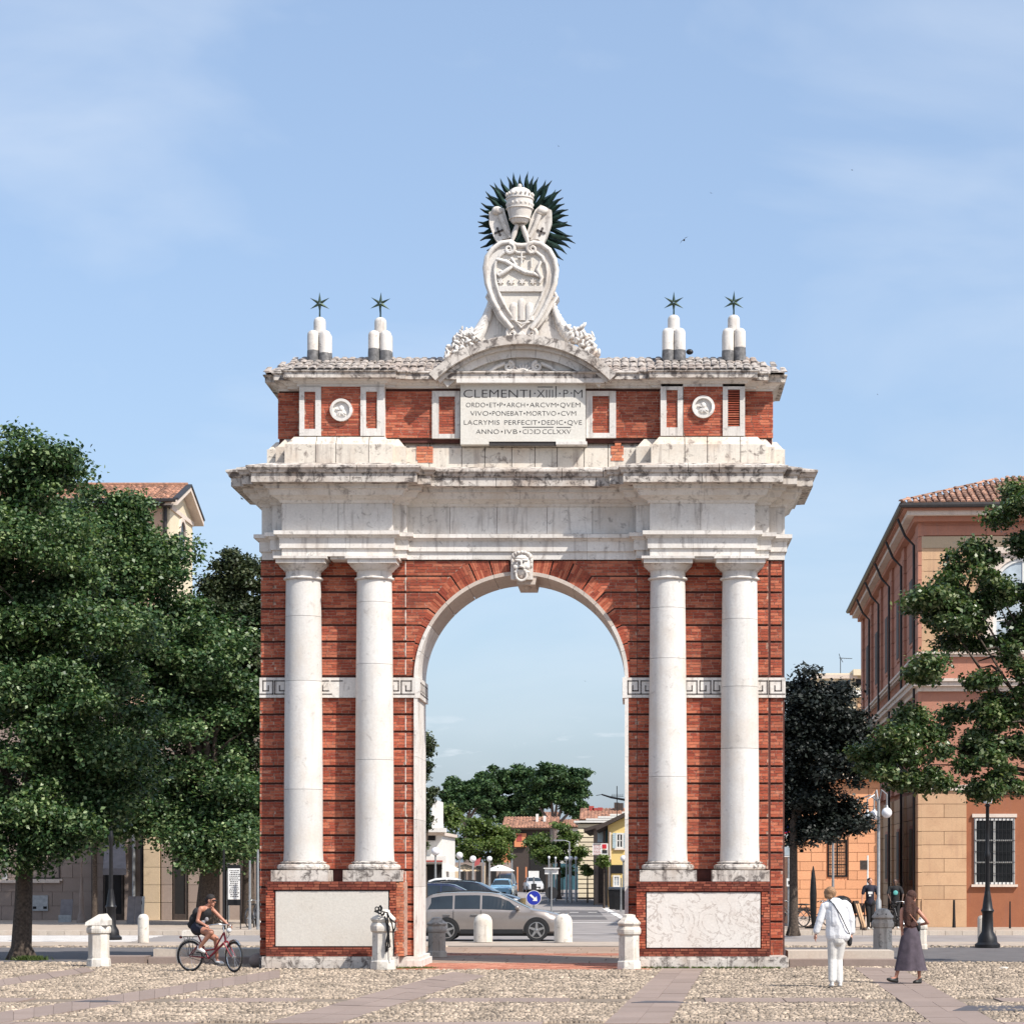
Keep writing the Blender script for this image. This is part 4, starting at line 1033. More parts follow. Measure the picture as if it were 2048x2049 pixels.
# shield
shp = [(690, 1530), (610, 1440), (520, 1330), (450, 1200), (400, 1060), (385, 930), (400, 840), (450, 770), (520, 722), (600, 712), (640, 740), (690, 745), (740, 740), (790, 718), (850, 730), (920, 780), (965, 860), (982, 950), (970, 1060), (920, 1190), (850, 1330), (770, 1440)]
pts = [q3(*p) for p in shp]; m = MB(); m.prism(pts, YX - .22, YX + .3); m.build('shield', M['marble'], crest)
cxs, czs = q3(685, 1060)
inn = [(cxs + (p[0] - cxs) * .74, czs + (p[1] - czs) * .80) for p in pts]
m = MB(); m.tube([(p[0], YX - .24, p[1]) for p in pts[1:]], .055, 8); 
m.build('outer_border', M['marble'], crest, smooth=50)
m = MB(); m.tube([(p[0], YX - .25, p[1]) for p in inn], .035, 8, closed=True); m.build('inner_border', M['marble'], crest, smooth=50)
m = MB(); m.prism([(cxs + (p[0] - cxs) * .71, czs + (p[1] - czs) * .77) for p in pts], YX - .227, YX - .2); m.build('shield_field', M['panel_plain'], crest)
for sg in (-1, 1):
    m = MB(); c = q3(683 + sg * 95, 775); m.tube(spiral(c[0], c[1], .12, 1.5, math.pi / 2, sg, YX - .27), [.045 - .001 * i for i in range(27)], 7); m.build('top_scroll', M['marble'], crest, smooth=50)
    m = MB(); c = q3(690 + sg * 85, 1480); m.tube(spiral(c[0], c[1], .11, 1.6, math.pi / 2 if sg > 0 else math.pi / 2, -sg, YX - .2), [.05 - .0012 * i for i in range(27)], 7)
    pp = [q3(690 + sg * a, b) for a, b in ((95, 1440), (190, 1330), (250, 1220), (290, 1160), (270, 1130))]
    m.tube([(p[0], YX - .12, p[1]) for p in pp], [.05, .06, .05, .045, .05], 7); m.build('bottom_scroll', M['marble'], crest, smooth=50)
m = MB(); c = q3(690, 1500)
for k in range(5): a = R(-90 + (k - 2) * 28); m.tube([(c[0], YX - .24, c[1] + .08), (c[0] + .16 * math.cos(a), YX - .28, c[1] + .04 + .16 * math.sin(a))], [.035, .02], 6)
m.build('pendant_leaf', M['marble'], crest, smooth=50)
# charges on the shield: crossed arms, bar with stars, three hills
y1 = YX - .27
def arm(pts, rad, name='arm_relief'):
    m = MB(); m.tube([(*[q3(a, b)[0]], y1, q3(a, b)[1]) for a, b in pts], rad, 8); m.build(name, M['marble'], crest, smooth=50)
arm([(480, 860), (560, 880), (640, 930), (720, 970), (800, 985), (840, 1010)], [.03, .045, .05, .05, .045, .02])
arm([(600, 850), (640, 900), (560, 960), (500, 1000)], [.03, .045, .05, .04])
arm([(850, 880), (820, 950), (860, 1020), (840, 1060)], [.035, .045, .045, .03])
arm([(770, 850), (772, 930)], [.018, .022]); arm([(690, 800), (690, 900)], [.02, .02], 'cross_relief'); arm([(655, 845), (725, 845)], [.018, .018], 'cross_relief')
c = q3(510, 985); m = MB(); m.tube(spiral(c[0], c[1], .075, 1.3, 0, 1, y1), .02, 6); m.build('knot_relief', M['marble'], crest, smooth=50)
a, b = q3(500, 1130), q3(870, 1085); MB().box(a[0], b[0], y1 - .01, YX - .2, a[1], b[1]).build('horizontal_bar', M['marble'], crest)
for zx in (515, 605, 695, 785):
    c = q3(zx, 1045); m = MB(); o_ = []
    for k in range(12): a = math.pi / 2 + k * math.pi / 6; rr = .075 if k % 2 == 0 else .035; o_.append((c[0] + rr * math.cos(a), c[1] + rr * math.sin(a)))
    m.prism(o_, y1, YX - .2); m.build('small_star', M['marble'], crest)
for zx, zt_, w_ in ((625, 1215, .1), (690, 1180, .09), (755, 1215, .1)):
    c = q3(zx, 1370); t_ = q3(zx, zt_); h_ = t_[1] - c[1]; m = MB(); m.lathe([(w_ * .9, 0), (w_ * .9, h_ * .7), (w_ * .7, h_ * .9), (.0, h_)], (c[0], y1 + .04, c[1]), 14, squash=(1, .6)); m.build('hill_relief', M['marble'], crest, smooth=50)
m = MB(); m.tube([(*[q3(a, b)[0]], y1, q3(a, b)[1]) for a, b in ((640, 1380), (690, 1400), (760, 1385))], .02, 6); m.build('wreath_relief', M['marble'], crest, smooth=50)
# tiara with three crowns
tc_ = q3(672, 545); m = MB(); k_ = lambda zy: q3(0, zy)[1]
pr = [(.155, 545), (.19, 528), (.20, 510), (.215, 508), (.235, 480), (.262, 440), (.268, 425), (.255, 422), (.275, 410), (.28, 370), (.282, 345), (.265, 340), (.268, 330), (.25, 295), (.21, 268), (.14, 252), (.05, 243), (0, 242)]
m.lathe([(a, k_(b)) for a, b in pr], (tc_[0], YX - .1, 0), 32); m.build('tiara', M['marble'], crest, smooth=35)
for zy, rr in ((508, .205), (424, .265), (342, .275)):
    m = MB(); 
    for k in range(18): a = 2 * math.pi * k / 18; m.ell((tc_[0] + (rr + .01) * math.cos(a), YX - .1 + (rr + .01) * math.sin(a), k_(zy - 34)), (.025, .025, .035), 6, 5)
    m.tube([(tc_[0] + (rr + .012) * math.cos(2 * math.pi * k / 32), YX - .1 + (rr + .012) * math.sin(2 * math.pi * k / 32), k_(zy)) for k in range(32)], .017, 6, closed=True)
    m.build('crown_ring', M['marble'], crest, smooth=50)
MB().ell((tc_[0], YX - .1, k_(228)), .045).build('tiara_ball', M['marble'], crest, smooth=60)
# lappets and shields either side
for sg, pl_ in ((-1, [(490, 395), (540, 410), (552, 460), (590, 590), (570, 660), (525, 665), (500, 715), (450, 640), (415, 540), (412, 440), (450, 420)]), (1, [(800, 420), (845, 378), (885, 395), (938, 425), (940, 520), (900, 640), (865, 710), (825, 665), (775, 670), (720, 690), (735, 600), (760, 500)])):
    pts = [q3(*p) for p in pl_]; 
    ar = sum(pts[i][0] * pts[(i + 1) % len(pts)][1] - pts[(i + 1) % len(pts)][0] * pts[i][1] for i in range(len(pts)))
    m = MB(); m.prism(pts if ar > 0 else pts[::-1], YX - .02, YX + .18); m.build('lappet', M['marble'], crest)
    c = q3(672 + sg * 178, 605); m = MB()
    for a in (0, math.pi / 2): m.obox((c[0], YX - .03, c[1]), (.075, .012, .018), (0, a + .4 * sg, 0))
    for k in range(4): aa_ = k * math.pi / 2 + .4 * sg; m.ell((c[0] + .075 * math.cos(aa_), YX - .03, c[1] - .075 * math.sin(aa_)), (.028, .012, .028), 8, 5)
    m.build('cross_mark', M['fretline'], crest)
    pp = [q3(672 + sg * a, b) for a, b in ((165, 470), (130, 560), (80, 660))]; m = MB(); m.tube([(p[0], YX - .08, p[1]) for p in pp], [.05, .05, .045], 8); m.build('key_shaft', M['marble'], crest, smooth=50)
    pp = [q3(672 + sg * a, b) for a, b in ((20, 560), (50, 640), (70, 710))]; m = MB(); m.tube([(p[0], YX - .12, p[1]) for p in pp], [.05, .06, .03], 8); m.build('ribbon', M['marble'], crest, smooth=50)
    c = q3(672 + sg * 190, 430); MB().ell((c[0], YX - .05, c[1]), (.12, .08, .09)).build('ribbon_knot', M['marble'], crest, smooth=60)
# glory of dark metal rays: curved, folded blades
rc = q3(700, 500)
for k in range(38):
    a = -52 + 284 * k / 37 + random.uniform(-1.5, 1.5)
    ar = R(a); base = .40; top = np.interp(a, [-55, -30, 0, 60, 90, 130, 180, 205, 235], [1.28, 1.2, 1.0, 1.06, 1.12, 1.05, .98, 1.08, 1.02]) * random.uniform(.93, 1.04)
    m = MB(); w0 = .072; bend = random.choice([-1, 1]) * .03
    for i, (t, w_) in enumerate(((0, .45), (.35, .75), (.6, .8), (.8, .42), (1, .02))):
        rr = base + (top - base) * t; off = bend * math.sin(t * 6)
        p = Vector((rc[0] + rr * math.cos(ar) - off * math.sin(ar), YX + .22 + .05 * (k % 2), rc[1] + rr * math.sin(ar) + off * math.cos(ar))); s_ = Vector((-math.sin(ar), 0, math.cos(ar))) * (w0 * w_)
        m.v += [tuple(p - s_ + Vector((0, .03, 0))), tuple(p - Vector((0, .03, 0))), tuple(p + s_ + Vector((0, .03, 0))), tuple(p + Vector((0, .045, 0)))]
    for i in range(4):
        for j in range(4): j2 = (j + 1) % 4; m.f.append((i * 4 + j, i * 4 + j2, i * 4 + 4 + j2, i * 4 + 4 + j)); m.m.append(0)
    o = m.build('ray', M['bronze'], crest)
MB().lathe([(.44, 0), (.44, .04)], (0, 0, 0), 30)
m = MB(); m.prism([(rc[0] + .46 * math.cos(2 * math.pi * i / 24), rc[1] + .46 * math.sin(2 * math.pi * i / 24)) for i in range(24)], YX + .3, YX + .34); m.build('ray_plate', M['bronze'], crest)
# cornucopias: twisted horn and a heap of fruit and leaves
for sg in (-1, 1):
    hp = [(430, 1170), (420, 1240), (395, 1330), (350, 1420), (300, 1500)] if sg < 0 else [(950, 1220), (975, 1300), (1010, 1380), (1050, 1440), (1110, 1500)]
    pts = [q3(*p) for p in hp]; m = MB(); m.tube([(p[0], YX - .05, p[1]) for p in pts], [.05, .08, .11, .13, .15], 10)
    m.build('horn', M['marble'], crest, smooth=50)
    m = MB(); n = 40
    for st in range(2):
        tw = []
        for i in range(n):
            t = i / (n - 1) * (len(pts) - 1); j = min(int(t), len(pts) - 2); f = t - j
            p = (pts[j][0] * (1 - f) + pts[j + 1][0] * f, pts[j][1] * (1 - f) + pts[j + 1][1] * f); rr = .05 + .1 * i / n; a = i * .75 + st * math.pi
            tw.append((p[0] + rr * math.cos(a) * .9, YX - .05 - rr * math.sin(a), p[1] + rr * math.cos(a) * .5))
        m.tube(tw, .02, 5)
    m.build('horn_twist', M['marble'], crest, smooth=50)
    ctr = [(285, 1480), (240, 1520), (190, 1540), (150, 1580), (110, 1600), (90, 1650), (160, 1500), (230, 1470)] if sg < 0 else [(1090, 1450), (1130, 1490), (1180, 1500), (1220, 1530), (1260, 1570), (1290, 1620), (1170, 1450), (1240, 1500)]
    ml_ = [q3(*c) for c in ctr]; mm_ = MB()
    for p in ml_: mm_.ell((p[0], YX - .02, p[1] - .03), (.15, .16, .13), 10, 7)
    mm_.build('leaf_mound', M['soffit'], crest, smooth=60, kind='stuff')
    for c in ctr:
        m = MB(); p = q3(*c)
        for k in range(14):
            m.ell((p[0] + random.uniform(-.12, .12), YX - .12 + random.uniform(-.1, .08), p[1] + random.uniform(-.12, .12)), (random.uniform(.022, .04),) * 2 + (random.uniform(.05, .085),), 7, 5, rot=Matrix.Rotation(random.uniform(-1.2, 1.2), 3, 'Y'))
        m.build('fruit_cluster', M['marble'], crest, smooth=50, kind='stuff')
# ================================================================== TREES
def leaf_cloud(name, centres, n, size, mat, parent, flat=.6, up=.75, seed=1, aspect=.75):
    """centres: (x,y,z,rx,ry,rz). Leaves are small folded quads scattered through many clumps."""
    rg = np.random.default_rng(seed); c = np.array(centres, float); wgt = c[:, 3] * c[:, 5] + c[:, 4] * c[:, 5]; wgt = wgt / wgt.sum()
    idx = rg.choice(len(c), n, p=wgt); q = c[idx]
    d = rg.normal(size=(n, 3)); d /= np.linalg.norm(d, axis=1)[:, None]
    rr = np.clip(np.abs(rg.normal(.66, .28, n)), .05, 1.3)
    p = q[:, :3] + d * q[:, 3:6] * rr[:, None]
    nrm = d * (1 - up) + np.array([0, 0, up]) + rg.normal(size=(n, 3)) * flat; nrm /= np.linalg.norm(nrm, axis=1)[:, None]
    t = np.cross(nrm, rg.normal(size=(n, 3))); t /= np.linalg.norm(t, axis=1)[:, None]; b = np.cross(nrm, t)
    s = size * rg.uniform(.6, 1.25, n)[:, None]
    V = np.zeros((n, 4, 3)); V[:, 0] = p - t * s * .55; V[:, 1] = p + b * s * aspect * .5 + nrm * s * .12; V[:, 2] = p + t * s * .6; V[:, 3] = p - b * s * aspect * .5 + nrm * s * .12
    o = fast_mesh(name, V, [(0, 1, 2, 3)], [], mat, parent); return o
DENS = 2.3
def clumps(blobs, k, r, seed, shell=.8, squash=.55):
    """sub-clumps over the shell of each big blob -> uneven, layered outline"""
    rg = np.random.default_rng(seed); out = []
    for (x, y, z, rx, ry, rz) in blobs:
        m = max(6, int(k * DENS * (rx * rz) / 4))
        for i in range(m):
            d = rg.normal(size=3); d /= np.linalg.norm(d); f = rg.uniform(shell, 1.0) if rg.random() < .7 else rg.uniform(.2, shell)
            s = r * rg.uniform(.7, 1.5)
            out.append((x + d[0] * rx * f, y + d[1] * ry * f, z + d[2] * rz * f, s, s, s * squash))
    return out
def tree(name, base, trunk_r, fork, blobs, n, size, mat, label, group=None, k=26, r=.55, seed=1, bark='bark', cat='tree', limbs=6, lean=0, squash=.55, flat=.6, up=.75, limbr=1.0):
    x, y = base; root = empty(name, (x, y, -.02)); tag(root, label, cat, group)
    m = MB(); rg = random.Random(seed); lr = limbr
    pts = [(x, y, -.05), (x + lean * .1, y, fork * .12), (x + lean * .5, y + .03, fork * .5), (x + lean, y, fork)]
    m.tube(pts, [trunk_r * 1.25, trunk_r * 1.02, trunk_r * .88, trunk_r * .78], 12)
    for a in range(5): an = a * 1.256 + rg.random(); m.tube([(x + trunk_r * .8 * math.cos(an), y + trunk_r * .8 * math.sin(an), .3), (x + trunk_r * 1.5 * math.cos(an), y + trunk_r * 1.35 * math.sin(an), -.04)], [trunk_r * .2, trunk_r * .25], 6)
    for bl_ in sorted(blobs, key=lambda b: -b[3] * b[5])[:limbs]:
        e = Vector(bl_[:3]); s0 = Vector((x + lean, y, fork - .05)); mid = s0.lerp(e, .5) + Vector((rg.uniform(-.3, .3), rg.uniform(-.3, .3), rg.uniform(-.1, .5)))
        m.tube([s0, s0.lerp(mid, .5) + Vector((0, 0, .15)), mid, e], [trunk_r * .55 * lr, trunk_r * .42 * lr, trunk_r * .3 * lr, trunk_r * .1 * lr], 7)
        for q in range(3):
            f = mid.lerp(e, rg.random()); g = f + Vector((rg.uniform(-1, 1) * bl_[3] * .8, rg.uniform(-1, 1) * bl_[4] * .8, rg.uniform(-.2, .9) * bl_[5] * .8)); m.tube([f, f.lerp(g, .5) + Vector((0, 0, .1)), g], [trunk_r * .18, trunk_r * .1, .012], 5)
    m.build('trunk', M[bark], root, smooth=60)
    cl = clumps(blobs, k, r, seed, squash=squash)
    leaf_cloud('crown', cl, n, size, M[mat], root, seed=seed, flat=flat, up=up)
    return root
def PB(Y, lst, ry=None):
    """crown blobs given as (px, py, half width px, half height px[, dY])"""
    o = []
    for b in lst:
        dY = b[4] if len(b) > 4 else 0; yy = Y + dY
        o.append((X(b[0], yy), yy, Z(b[1], yy), b[2] * yy / F, (ry or b[2] * yy / F), b[3] * yy / F))
    return o
Yt = 54.7
tree('lime_tree', (X(42, Yt), Yt), .235, Z(1690, Yt), PB(Yt, [(95, 930, 85, 85), (20, 1010, 120, 110), (60, 1150, 150, 130), (130, 1260, 140, 120), (20, 1330, 150, 130), (130, 1420, 150, 110), (60, 1540, 170, 90), (190, 1530, 100, 90), (150, 1600, 110, 40), (-60, 1200, 120, 250), (60, 1650, 110, 50, -.5), (20, 1700, 75, 55, -.6), (90, 1690, 60, 22, -.8), (170, 1640, 90, 35, -.5)]), 170000, .104, 'leaf_a',
     'big leafy green tree at the left edge with a dark furrowed trunk', 'trees left of the arch', k=20, r=.62, seed=3, lean=.1)
Y2 = 89.0
tree('lime_tree', (X(412, Y2), Y2), .42, Z(1640, Y2), PB(Y2, [(330, 1180, 95, 95), (380, 1300, 110, 100), (300, 1350, 120, 100), (430, 1420, 85, 90), (330, 1480, 130, 90), (420, 1560, 100, 70), (330, 1600, 110, 55), (450, 1640, 60, 45), (290, 1640, 80, 45), (400, 1690, 80, 35, -1), (350, 1660, 90, 35, -1), (250, 1600, 80, 60, -1), (460, 1680, 60, 35, -1)]), 130000, .152, 'leaf_a',
     'green tree behind the cyclist with a thick dark leaning trunk', 'trees left of the arch', k=11, r=.9, seed=5, lean=.3)
Y3 = 88.5
tree('lime_tree', (X(189, Y3), Y3), .11, Z(1700, Y3), PB(Y3, [(190, 1050, 85, 75), (250, 1110, 70, 80), (180, 1200, 110, 120), (235, 1320, 110, 110), (200, 1450, 110, 100), (240, 1560, 90, 70), (265, 1050, 45, 45)]), 100000, .15, 'leaf_a',
     'green tree between the leftmost tree and the cyclist, on a thin trunk', 'trees left of the arch', k=9, r=.88, seed=8)
Y4 = 90.5
tree('holm_oak', (X(497, Y4), Y4), .25, Z(1600, Y4), PB(Y4, [(470, 1170, 55, 70), (505, 1200, 45, 90), (450, 1260, 60, 80), (490, 1340, 55, 90), (480, 1460, 65, 90), (490, 1570, 55, 80), (500, 1640, 50, 50), (505, 1690, 40, 30)]), 70000, .145, 'leaf_c',
     'dusky grey-green evergreen tree close against the left side of the arch', k=30, r=.5, seed=9)
Y5 = 76.0
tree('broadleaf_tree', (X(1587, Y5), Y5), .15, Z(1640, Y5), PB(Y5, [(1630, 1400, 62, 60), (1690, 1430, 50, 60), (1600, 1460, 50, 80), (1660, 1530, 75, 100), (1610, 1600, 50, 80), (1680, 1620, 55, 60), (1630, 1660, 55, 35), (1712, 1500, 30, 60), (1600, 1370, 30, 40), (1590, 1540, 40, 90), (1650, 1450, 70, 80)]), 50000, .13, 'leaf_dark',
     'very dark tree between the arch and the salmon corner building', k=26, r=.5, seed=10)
# tree standing outside the picture on the right whose boughs reach in
Y6 = 52.0
tree('lime_tree', (X(2190, Y6), Y6), .26, 3.6, PB(Y6, [(2045, 1010, 56, 63), (2090, 1130, 61, 116), (1925, 1165, 75, 23), (1960, 1120, 61, 26), (1880, 1220, 51, 25), (1990, 1190, 81, 31), (1860, 1200, 56, 19), (1900, 1255, 86, 30), (2010, 1290, 71, 37), (1860, 1340, 40, 16, -0.5), (1990, 1345, 61, 30), (1830, 1455, 66, 31), (1940, 1420, 101, 48), (2040, 1440, 71, 63), (1770, 1510, 51, 23, -0.4), (1860, 1530, 111, 38), (1990, 1530, 91, 42), (1745, 1535, 46, 16, -0.7), (1840, 1570, 71, 12), (2000, 1580, 61, 15), (2150, 1300, 91, 273), (1920, 1215, 55, 25), (1960, 1470, 101, 33), (1790, 1480, 37, 16, -0.4), (2030, 1230, 46, 66)], ry=1.0), 100000, .100, 'leaf_b',
     'leafy boughs reaching in from the right edge before the salmon building', k=30, r=.32, seed=12, limbs=18, squash=.6, limbr=.45)
# sliver of foliage behind the left jamb
Y7 = 92.0
tree('cypress', (X(846, Y7), Y7), .2, 2.2, PB(Y7, [(844, 1500, 18, 55), (848, 1570, 18, 60), (842, 1640, 20, 60)]), 9000, .13, 'leaf_c', 'thin strip of dark foliage beside the left inner edge of the arch', k=60, r=.3, seed=13, limbs=2)
# umbrella pines far down the street
def pine(px, base, Y, blobs, label, seed, n=15000):
    x = X(px, Y); root = empty('umbrella_pine', (x, Y, 0)); tag(root, label, 'pine tree', 'umbrella pines beyond the street')
    fork = Z(base, Y); m = MB(); m.tube([(x, Y, -.1), (x + .3, Y, fork * .5), (x, Y, fork)], [.5, .38, .32], 9)
    bb = PB(Y, blobs); rg = random.Random(seed)
    for b in bb: m.tube([(x, Y, fork - .3), ((x + b[0]) / 2, Y, (fork + b[2]) / 2 - .4), (b[0], Y - .5, b[2] - b[5] * .3)], [.22, .15, .06], 6)
    m.build('trunk', M['bark_g'], root, smooth=60)
    leaf_cloud('crown', clumps(bb, 12, .62, seed, shell=.6, squash=.6), int(n * 1.3), .33, M['leaf_d'], root, seed=seed, flat=.8, up=.6)
pine(930, 1645, 262, [(910, 1585, 36, 36), (945, 1600, 42, 38), (895, 1595, 20, 28), (968, 1585, 30, 30)], 'leftmost umbrella pine with a bare thin trunk', 21, 22000)
pine(1022, 1660, 270, [(1000, 1560, 48, 26), (1045, 1562, 44, 28), (985, 1600, 50, 40), (1040, 1605, 46, 40), (1015, 1630, 60, 26)], 'middle umbrella pine, broad and dark, behind the red roof', 22, 30000)
pine(1108, 1655, 256, [(1100, 1560, 48, 30), (1140, 1562, 38, 32), (1070, 1590, 40, 40), (1152, 1600, 30, 46), (1115, 1585, 46, 36)], 'rightmost umbrella pine with forked branches showing', 23, 28000)
pine(1165, 1670, 300, [(1158, 1625, 20, 28)], 'low dark pine half hidden at the right end of the pines', 24, 4000)
tree('street_tree', (X(905, 150), 150), .16, 3.0, PB(150, [(892, 1655, 28, 32), (878, 1690, 22, 25), (915, 1690, 25, 25), (900, 1640, 20, 22)]), 7000, .19, 'leaf_e', 'yellow-green street tree beside the white buildings left of the street', 'street trees seen through the arch', k=14, r=.5, seed=31, limbs=4)
tree('street_tree', (X(975, 168), 168), .16, 2.6, PB(168, [(975, 1665, 45, 32), (940, 1690, 32, 32), (1005, 1695, 28, 32), (970, 1700, 40, 30)]), 12000, .2, 'leaf_e', 'round yellow-green tree left of the orange house down the street', 'street trees seen through the arch', k=12, r=.6, seed=32, limbs=4)
tree('street_tree', (X(1118, 172), 172), .16, 2.6, PB(172, [(1112, 1672, 38, 26), (1090, 1695, 30, 26), (1140, 1695, 28, 24), (1115, 1710, 42, 22)]), 12000, .2, 'leaf_e', 'fresh green tree right of the orange house down the street', 'street trees seen through the arch', k=12, r=.6, seed=33, limbs=4)
def shrub(px, py, w_, h_, Y, label, seed, n=1500, mat='leaf_e', name='shrub'):
    root = empty(name, (X(px, Y), Y, 0)); tag(root, label, 'shrub')
    x = X(px, Y); m = MB(); m.tube([(x, Y, 0), (x, Y, max(.3, Z(py, Y)))], [.06, .03], 6); m.build('stem', M['bark'], root)
    leaf_cloud('foliage', clumps(PB(Y, [(px, py, w_, h_)]), 40, .25, seed), n, .14, M[mat], root, seed=seed)
shrub(1175, 1738, 12, 14, 150, 'green hedge plant at the foot of the beige banded house', 41)
shrub(1125, 1745, 22, 12, 190, 'dark green hedge beneath the right street tree', 42, mat='leaf_a', n=2500)
shrub(1208, 1722, 12, 8, 128, 'planter shrub under the poster board', 43)

# ================================================================== BUILDING HELPERS
M['salmon'] = stone('salmon_plaster', (.46, .21, .14), (.32, .14, .10), (.2, .11, .09), samt=.6, damt=.4, streak=.6)
M['peach'] = stone('peach_stone', (.56, .36, .215), (.42, .24, .14), (.25, .15, .10), samt=.6, damt=.35, streak=.55)
M['orange_w'] = stone('orange_plaster', (.34, .13, .066), (.24, .085, .045), (.16, .07, .05), samt=.7, damt=.4, streak=.5)
M['peach2'] = stone('light_salmon_stone', (.74, .36, .19), (.6, .28, .16), (.35, .2, .12), samt=.35, damt=.2, streak=.2)
M['greybrown'] = stone('grey_brown_stone', (.30, .235, .20), (.22, .165, .135), (.14, .11, .1), samt=.45, damt=.3, streak=.3)  # brownish stone, darkened further: tree shade put into the colour
M['cream'] = stone('cream_plaster', (.72, .62, .45), (.6, .48, .33), (.3, .25, .2), samt=.35, damt=.2, streak=.2)
M['cream2'] = stone('warm_cream_stone', (.56, .43, .29), (.42, .31, .2), (.3, .22, .17), samt=.4, damt=.3, streak=.3)
M['pinkwall'] = stone('pale_pink_plaster', (.60, .40, .29), (.5, .32, .22), (.3, .2, .15), samt=.5, damt=.3, streak=.4)
M['trim'] = stone('pale_trim', (.66, .56, .48), (.5, .4, .32), (.2, .16, .14), samt=.5, damt=.4, streak=.4)
M['yellow'] = stone('yellow_plaster', (.74, .55, .22), (.6, .42, .18), (.3, .22, .14), samt=.3, damt=.2, streak=.2)
M['whitewall'] = stone('white_plaster', (.74, .72, .68), (.6, .57, .52), (.3, .28, .26), samt=.25, damt=.2, streak=.2)
M['orangewall'] = stone('orange_house_plaster', (.60, .23, .11), (.5, .2, .1), (.3, .12, .08), samt=.3, damt=.2, streak=.2)
M['tileroof'] = plain('clay_roof_tile', (.30, .15, .095), .85, var=.45, scale=7, isl=(.5, 1.5), bmp=.3)
M['tileobj'] = plain('clay_tile', (.33, .18, .12), .85, var=.5, scale=9, isl=(.5, 1.5, 'obj'), bmp=.3)
M['shutter'] = plain('pale_blue_shutter', (.42, .52, .55), .6, var=.15)
M['shutter_t'] = plain('teal_shutter', (.03, .10, .13), .6, var=.2)
M['wood'] = plain('dark_wood', (.05, .035, .028), .7, var=.4, scale=12)
M['pipe'] = plain('dark_downpipe', (.035, .03, .03), .5, .3, var=.3)
M['dark_in'] = plain('dark_interior', (.012, .011, .011), .9, var=.3)
M['rust_awn'] = plain('rust_awning', (.35, .06, .05), .8, var=.2)
def window(parent, x0, x1, z0, z1, y, frame='frame_w', glass='glass', bars=1, rows=2, arch=False, sill=True, grille=False, shutters=None, t=.06, ax='x', local=True, depth=.12):
    """a framed window let into a wall facing -y (local); its pieces are sub-parts of frame"""
    m = MB(); w_ = x1 - x0; 
    m.box(x0, x0 + t, y - .06, y + depth, z0, z1); m.box(x1 - t, x1, y - .06, y + depth, z0, z1); m.box(x0 + t, x1 - t, y - .06, y + depth, z0, z0 + t); m.box(x0 + t, x1 - t, y - .06, y + depth, z1 - t, z1)
    for b in range(bars): xx = x0 + w_ * (b + 1) / (bars + 1); m.box(xx - t * .4, xx + t * .4, y - .035, y + depth, z0 + t, z1 - t)
    for r_ in range(1, rows): zz = z0 + (z1 - z0) * r_ / rows; m.box(x0 + t, x1 - t, y - .03, y + depth, zz - t * .25, zz + t * .25)
    f = m.build('window', M[frame], parent, local=local)
    fw = [0, 0, 0]; f['_w'] = list(f.location)
    g = MB().box(x0 + t, x1 - t, y - .012, y - .004, z0 + t, z1 - t).build('pane', M[glass], f)
    if sill: MB().box(x0 - .1, x1 + .1, y - .12, y + .1, z0 - .09, z0 - .004).build('sill', M['trim'], f)
    if grille:
        m = MB(); n = max(2, int(w_ / .14))
        for k in range(n + 1): xx = x0 + .03 + (w_ - .06) * k / n; m.box(xx - .009, xx + .009, y - .085, y - .067, z0, z1)
        for k in range(1, 6): zz = z0 + (z1 - z0) * k / 6; m.box(x0, x1, y - .09, y - .07, zz - .008, zz + .008)
        m.build('grille', M['iron'], f)
    if shutters:
        for sx in (-1, 1):
            a = x0 - w_ * .5 if sx < 0 else x1; m = MB(); m.box(a + .01, a + w_ * .5 - .01, y - .07, y - .035, z0, z1)
            for k in range(int((z1 - z0) / .12)): zz = z0 + .03 + k * .12; m.box(a + .05, a + w_ * .5 - .05, y - .085, y - .07, zz, zz + .06)
            m.build('shutter', M[shutters], f)
    return f
def tile_field(parent, x0, x1, y0, z0, y1, z1, pitch=.2, name='roof_tiles', mat='tileroof', stuff=True, rowlen=.34, dirx=False):
    """rows of half-round tiles, joined, on a slope rising from (y0,z0) to (y1,z1), local coords"""
    Ls = math.hypot(y1 - y0, z1 - z0); rows = max(1, int(Ls / rowlen)); n = max(1, int((x1 - x0) / pitch)); m = MB(); uy, uz = (y1 - y0) / Ls, (z1 - z0) / Ls
    for r_ in range(rows):
        a = r_ * Ls / rows; b = a + Ls / rows * 1.1
        for i in range(n):
            xc = x0 + (i + .5) * (x1 - x0) / n + random.uniform(-.01, .01); h0, h1 = .075, .05; wd = pitch * .42; vs = []
            for s_, hh, ww in ((a, h0, wd), (b, h1, wd * .85)):
                for k in range(5):
                    an = math.pi * k / 4; u = -ww * math.cos(an); v = hh * math.sin(an)
                    p = (xc + u, y0 + uy * s_ - uz * v, z0 + uz * s_ + uy * v); vs.append(p)
            m.add(vs, [(k, k + 1, 6 + k, 5 + k) for k in range(4)] + [(4, 3, 2, 1, 0)])
    m.box(x0, x1, y0, y0 + .001, z0 - .001, z0)
    o = m.build(name, M[mat], parent, local=True, fix=False)
    if stuff: o['kind'] = 'stuff'
    s_ = MB(); s_.add([(x0, y0, z0 - .0), (x1, y0, z0 - .0), (x1, y1, z1), (x0, y1, z1), (x0, y0, z0 - .08), (x1, y0, z0 - .08), (x1, y1, z1 - .08), (x0, y1, z1 - .08)], [(0, 1, 2, 3), (7, 6, 5, 4), (0, 4, 5, 1), (1, 5, 6, 2), (2, 6, 7, 3), (3, 7, 4, 0)]); s_.build('roof_deck', M[mat], parent, local=True)
    return o
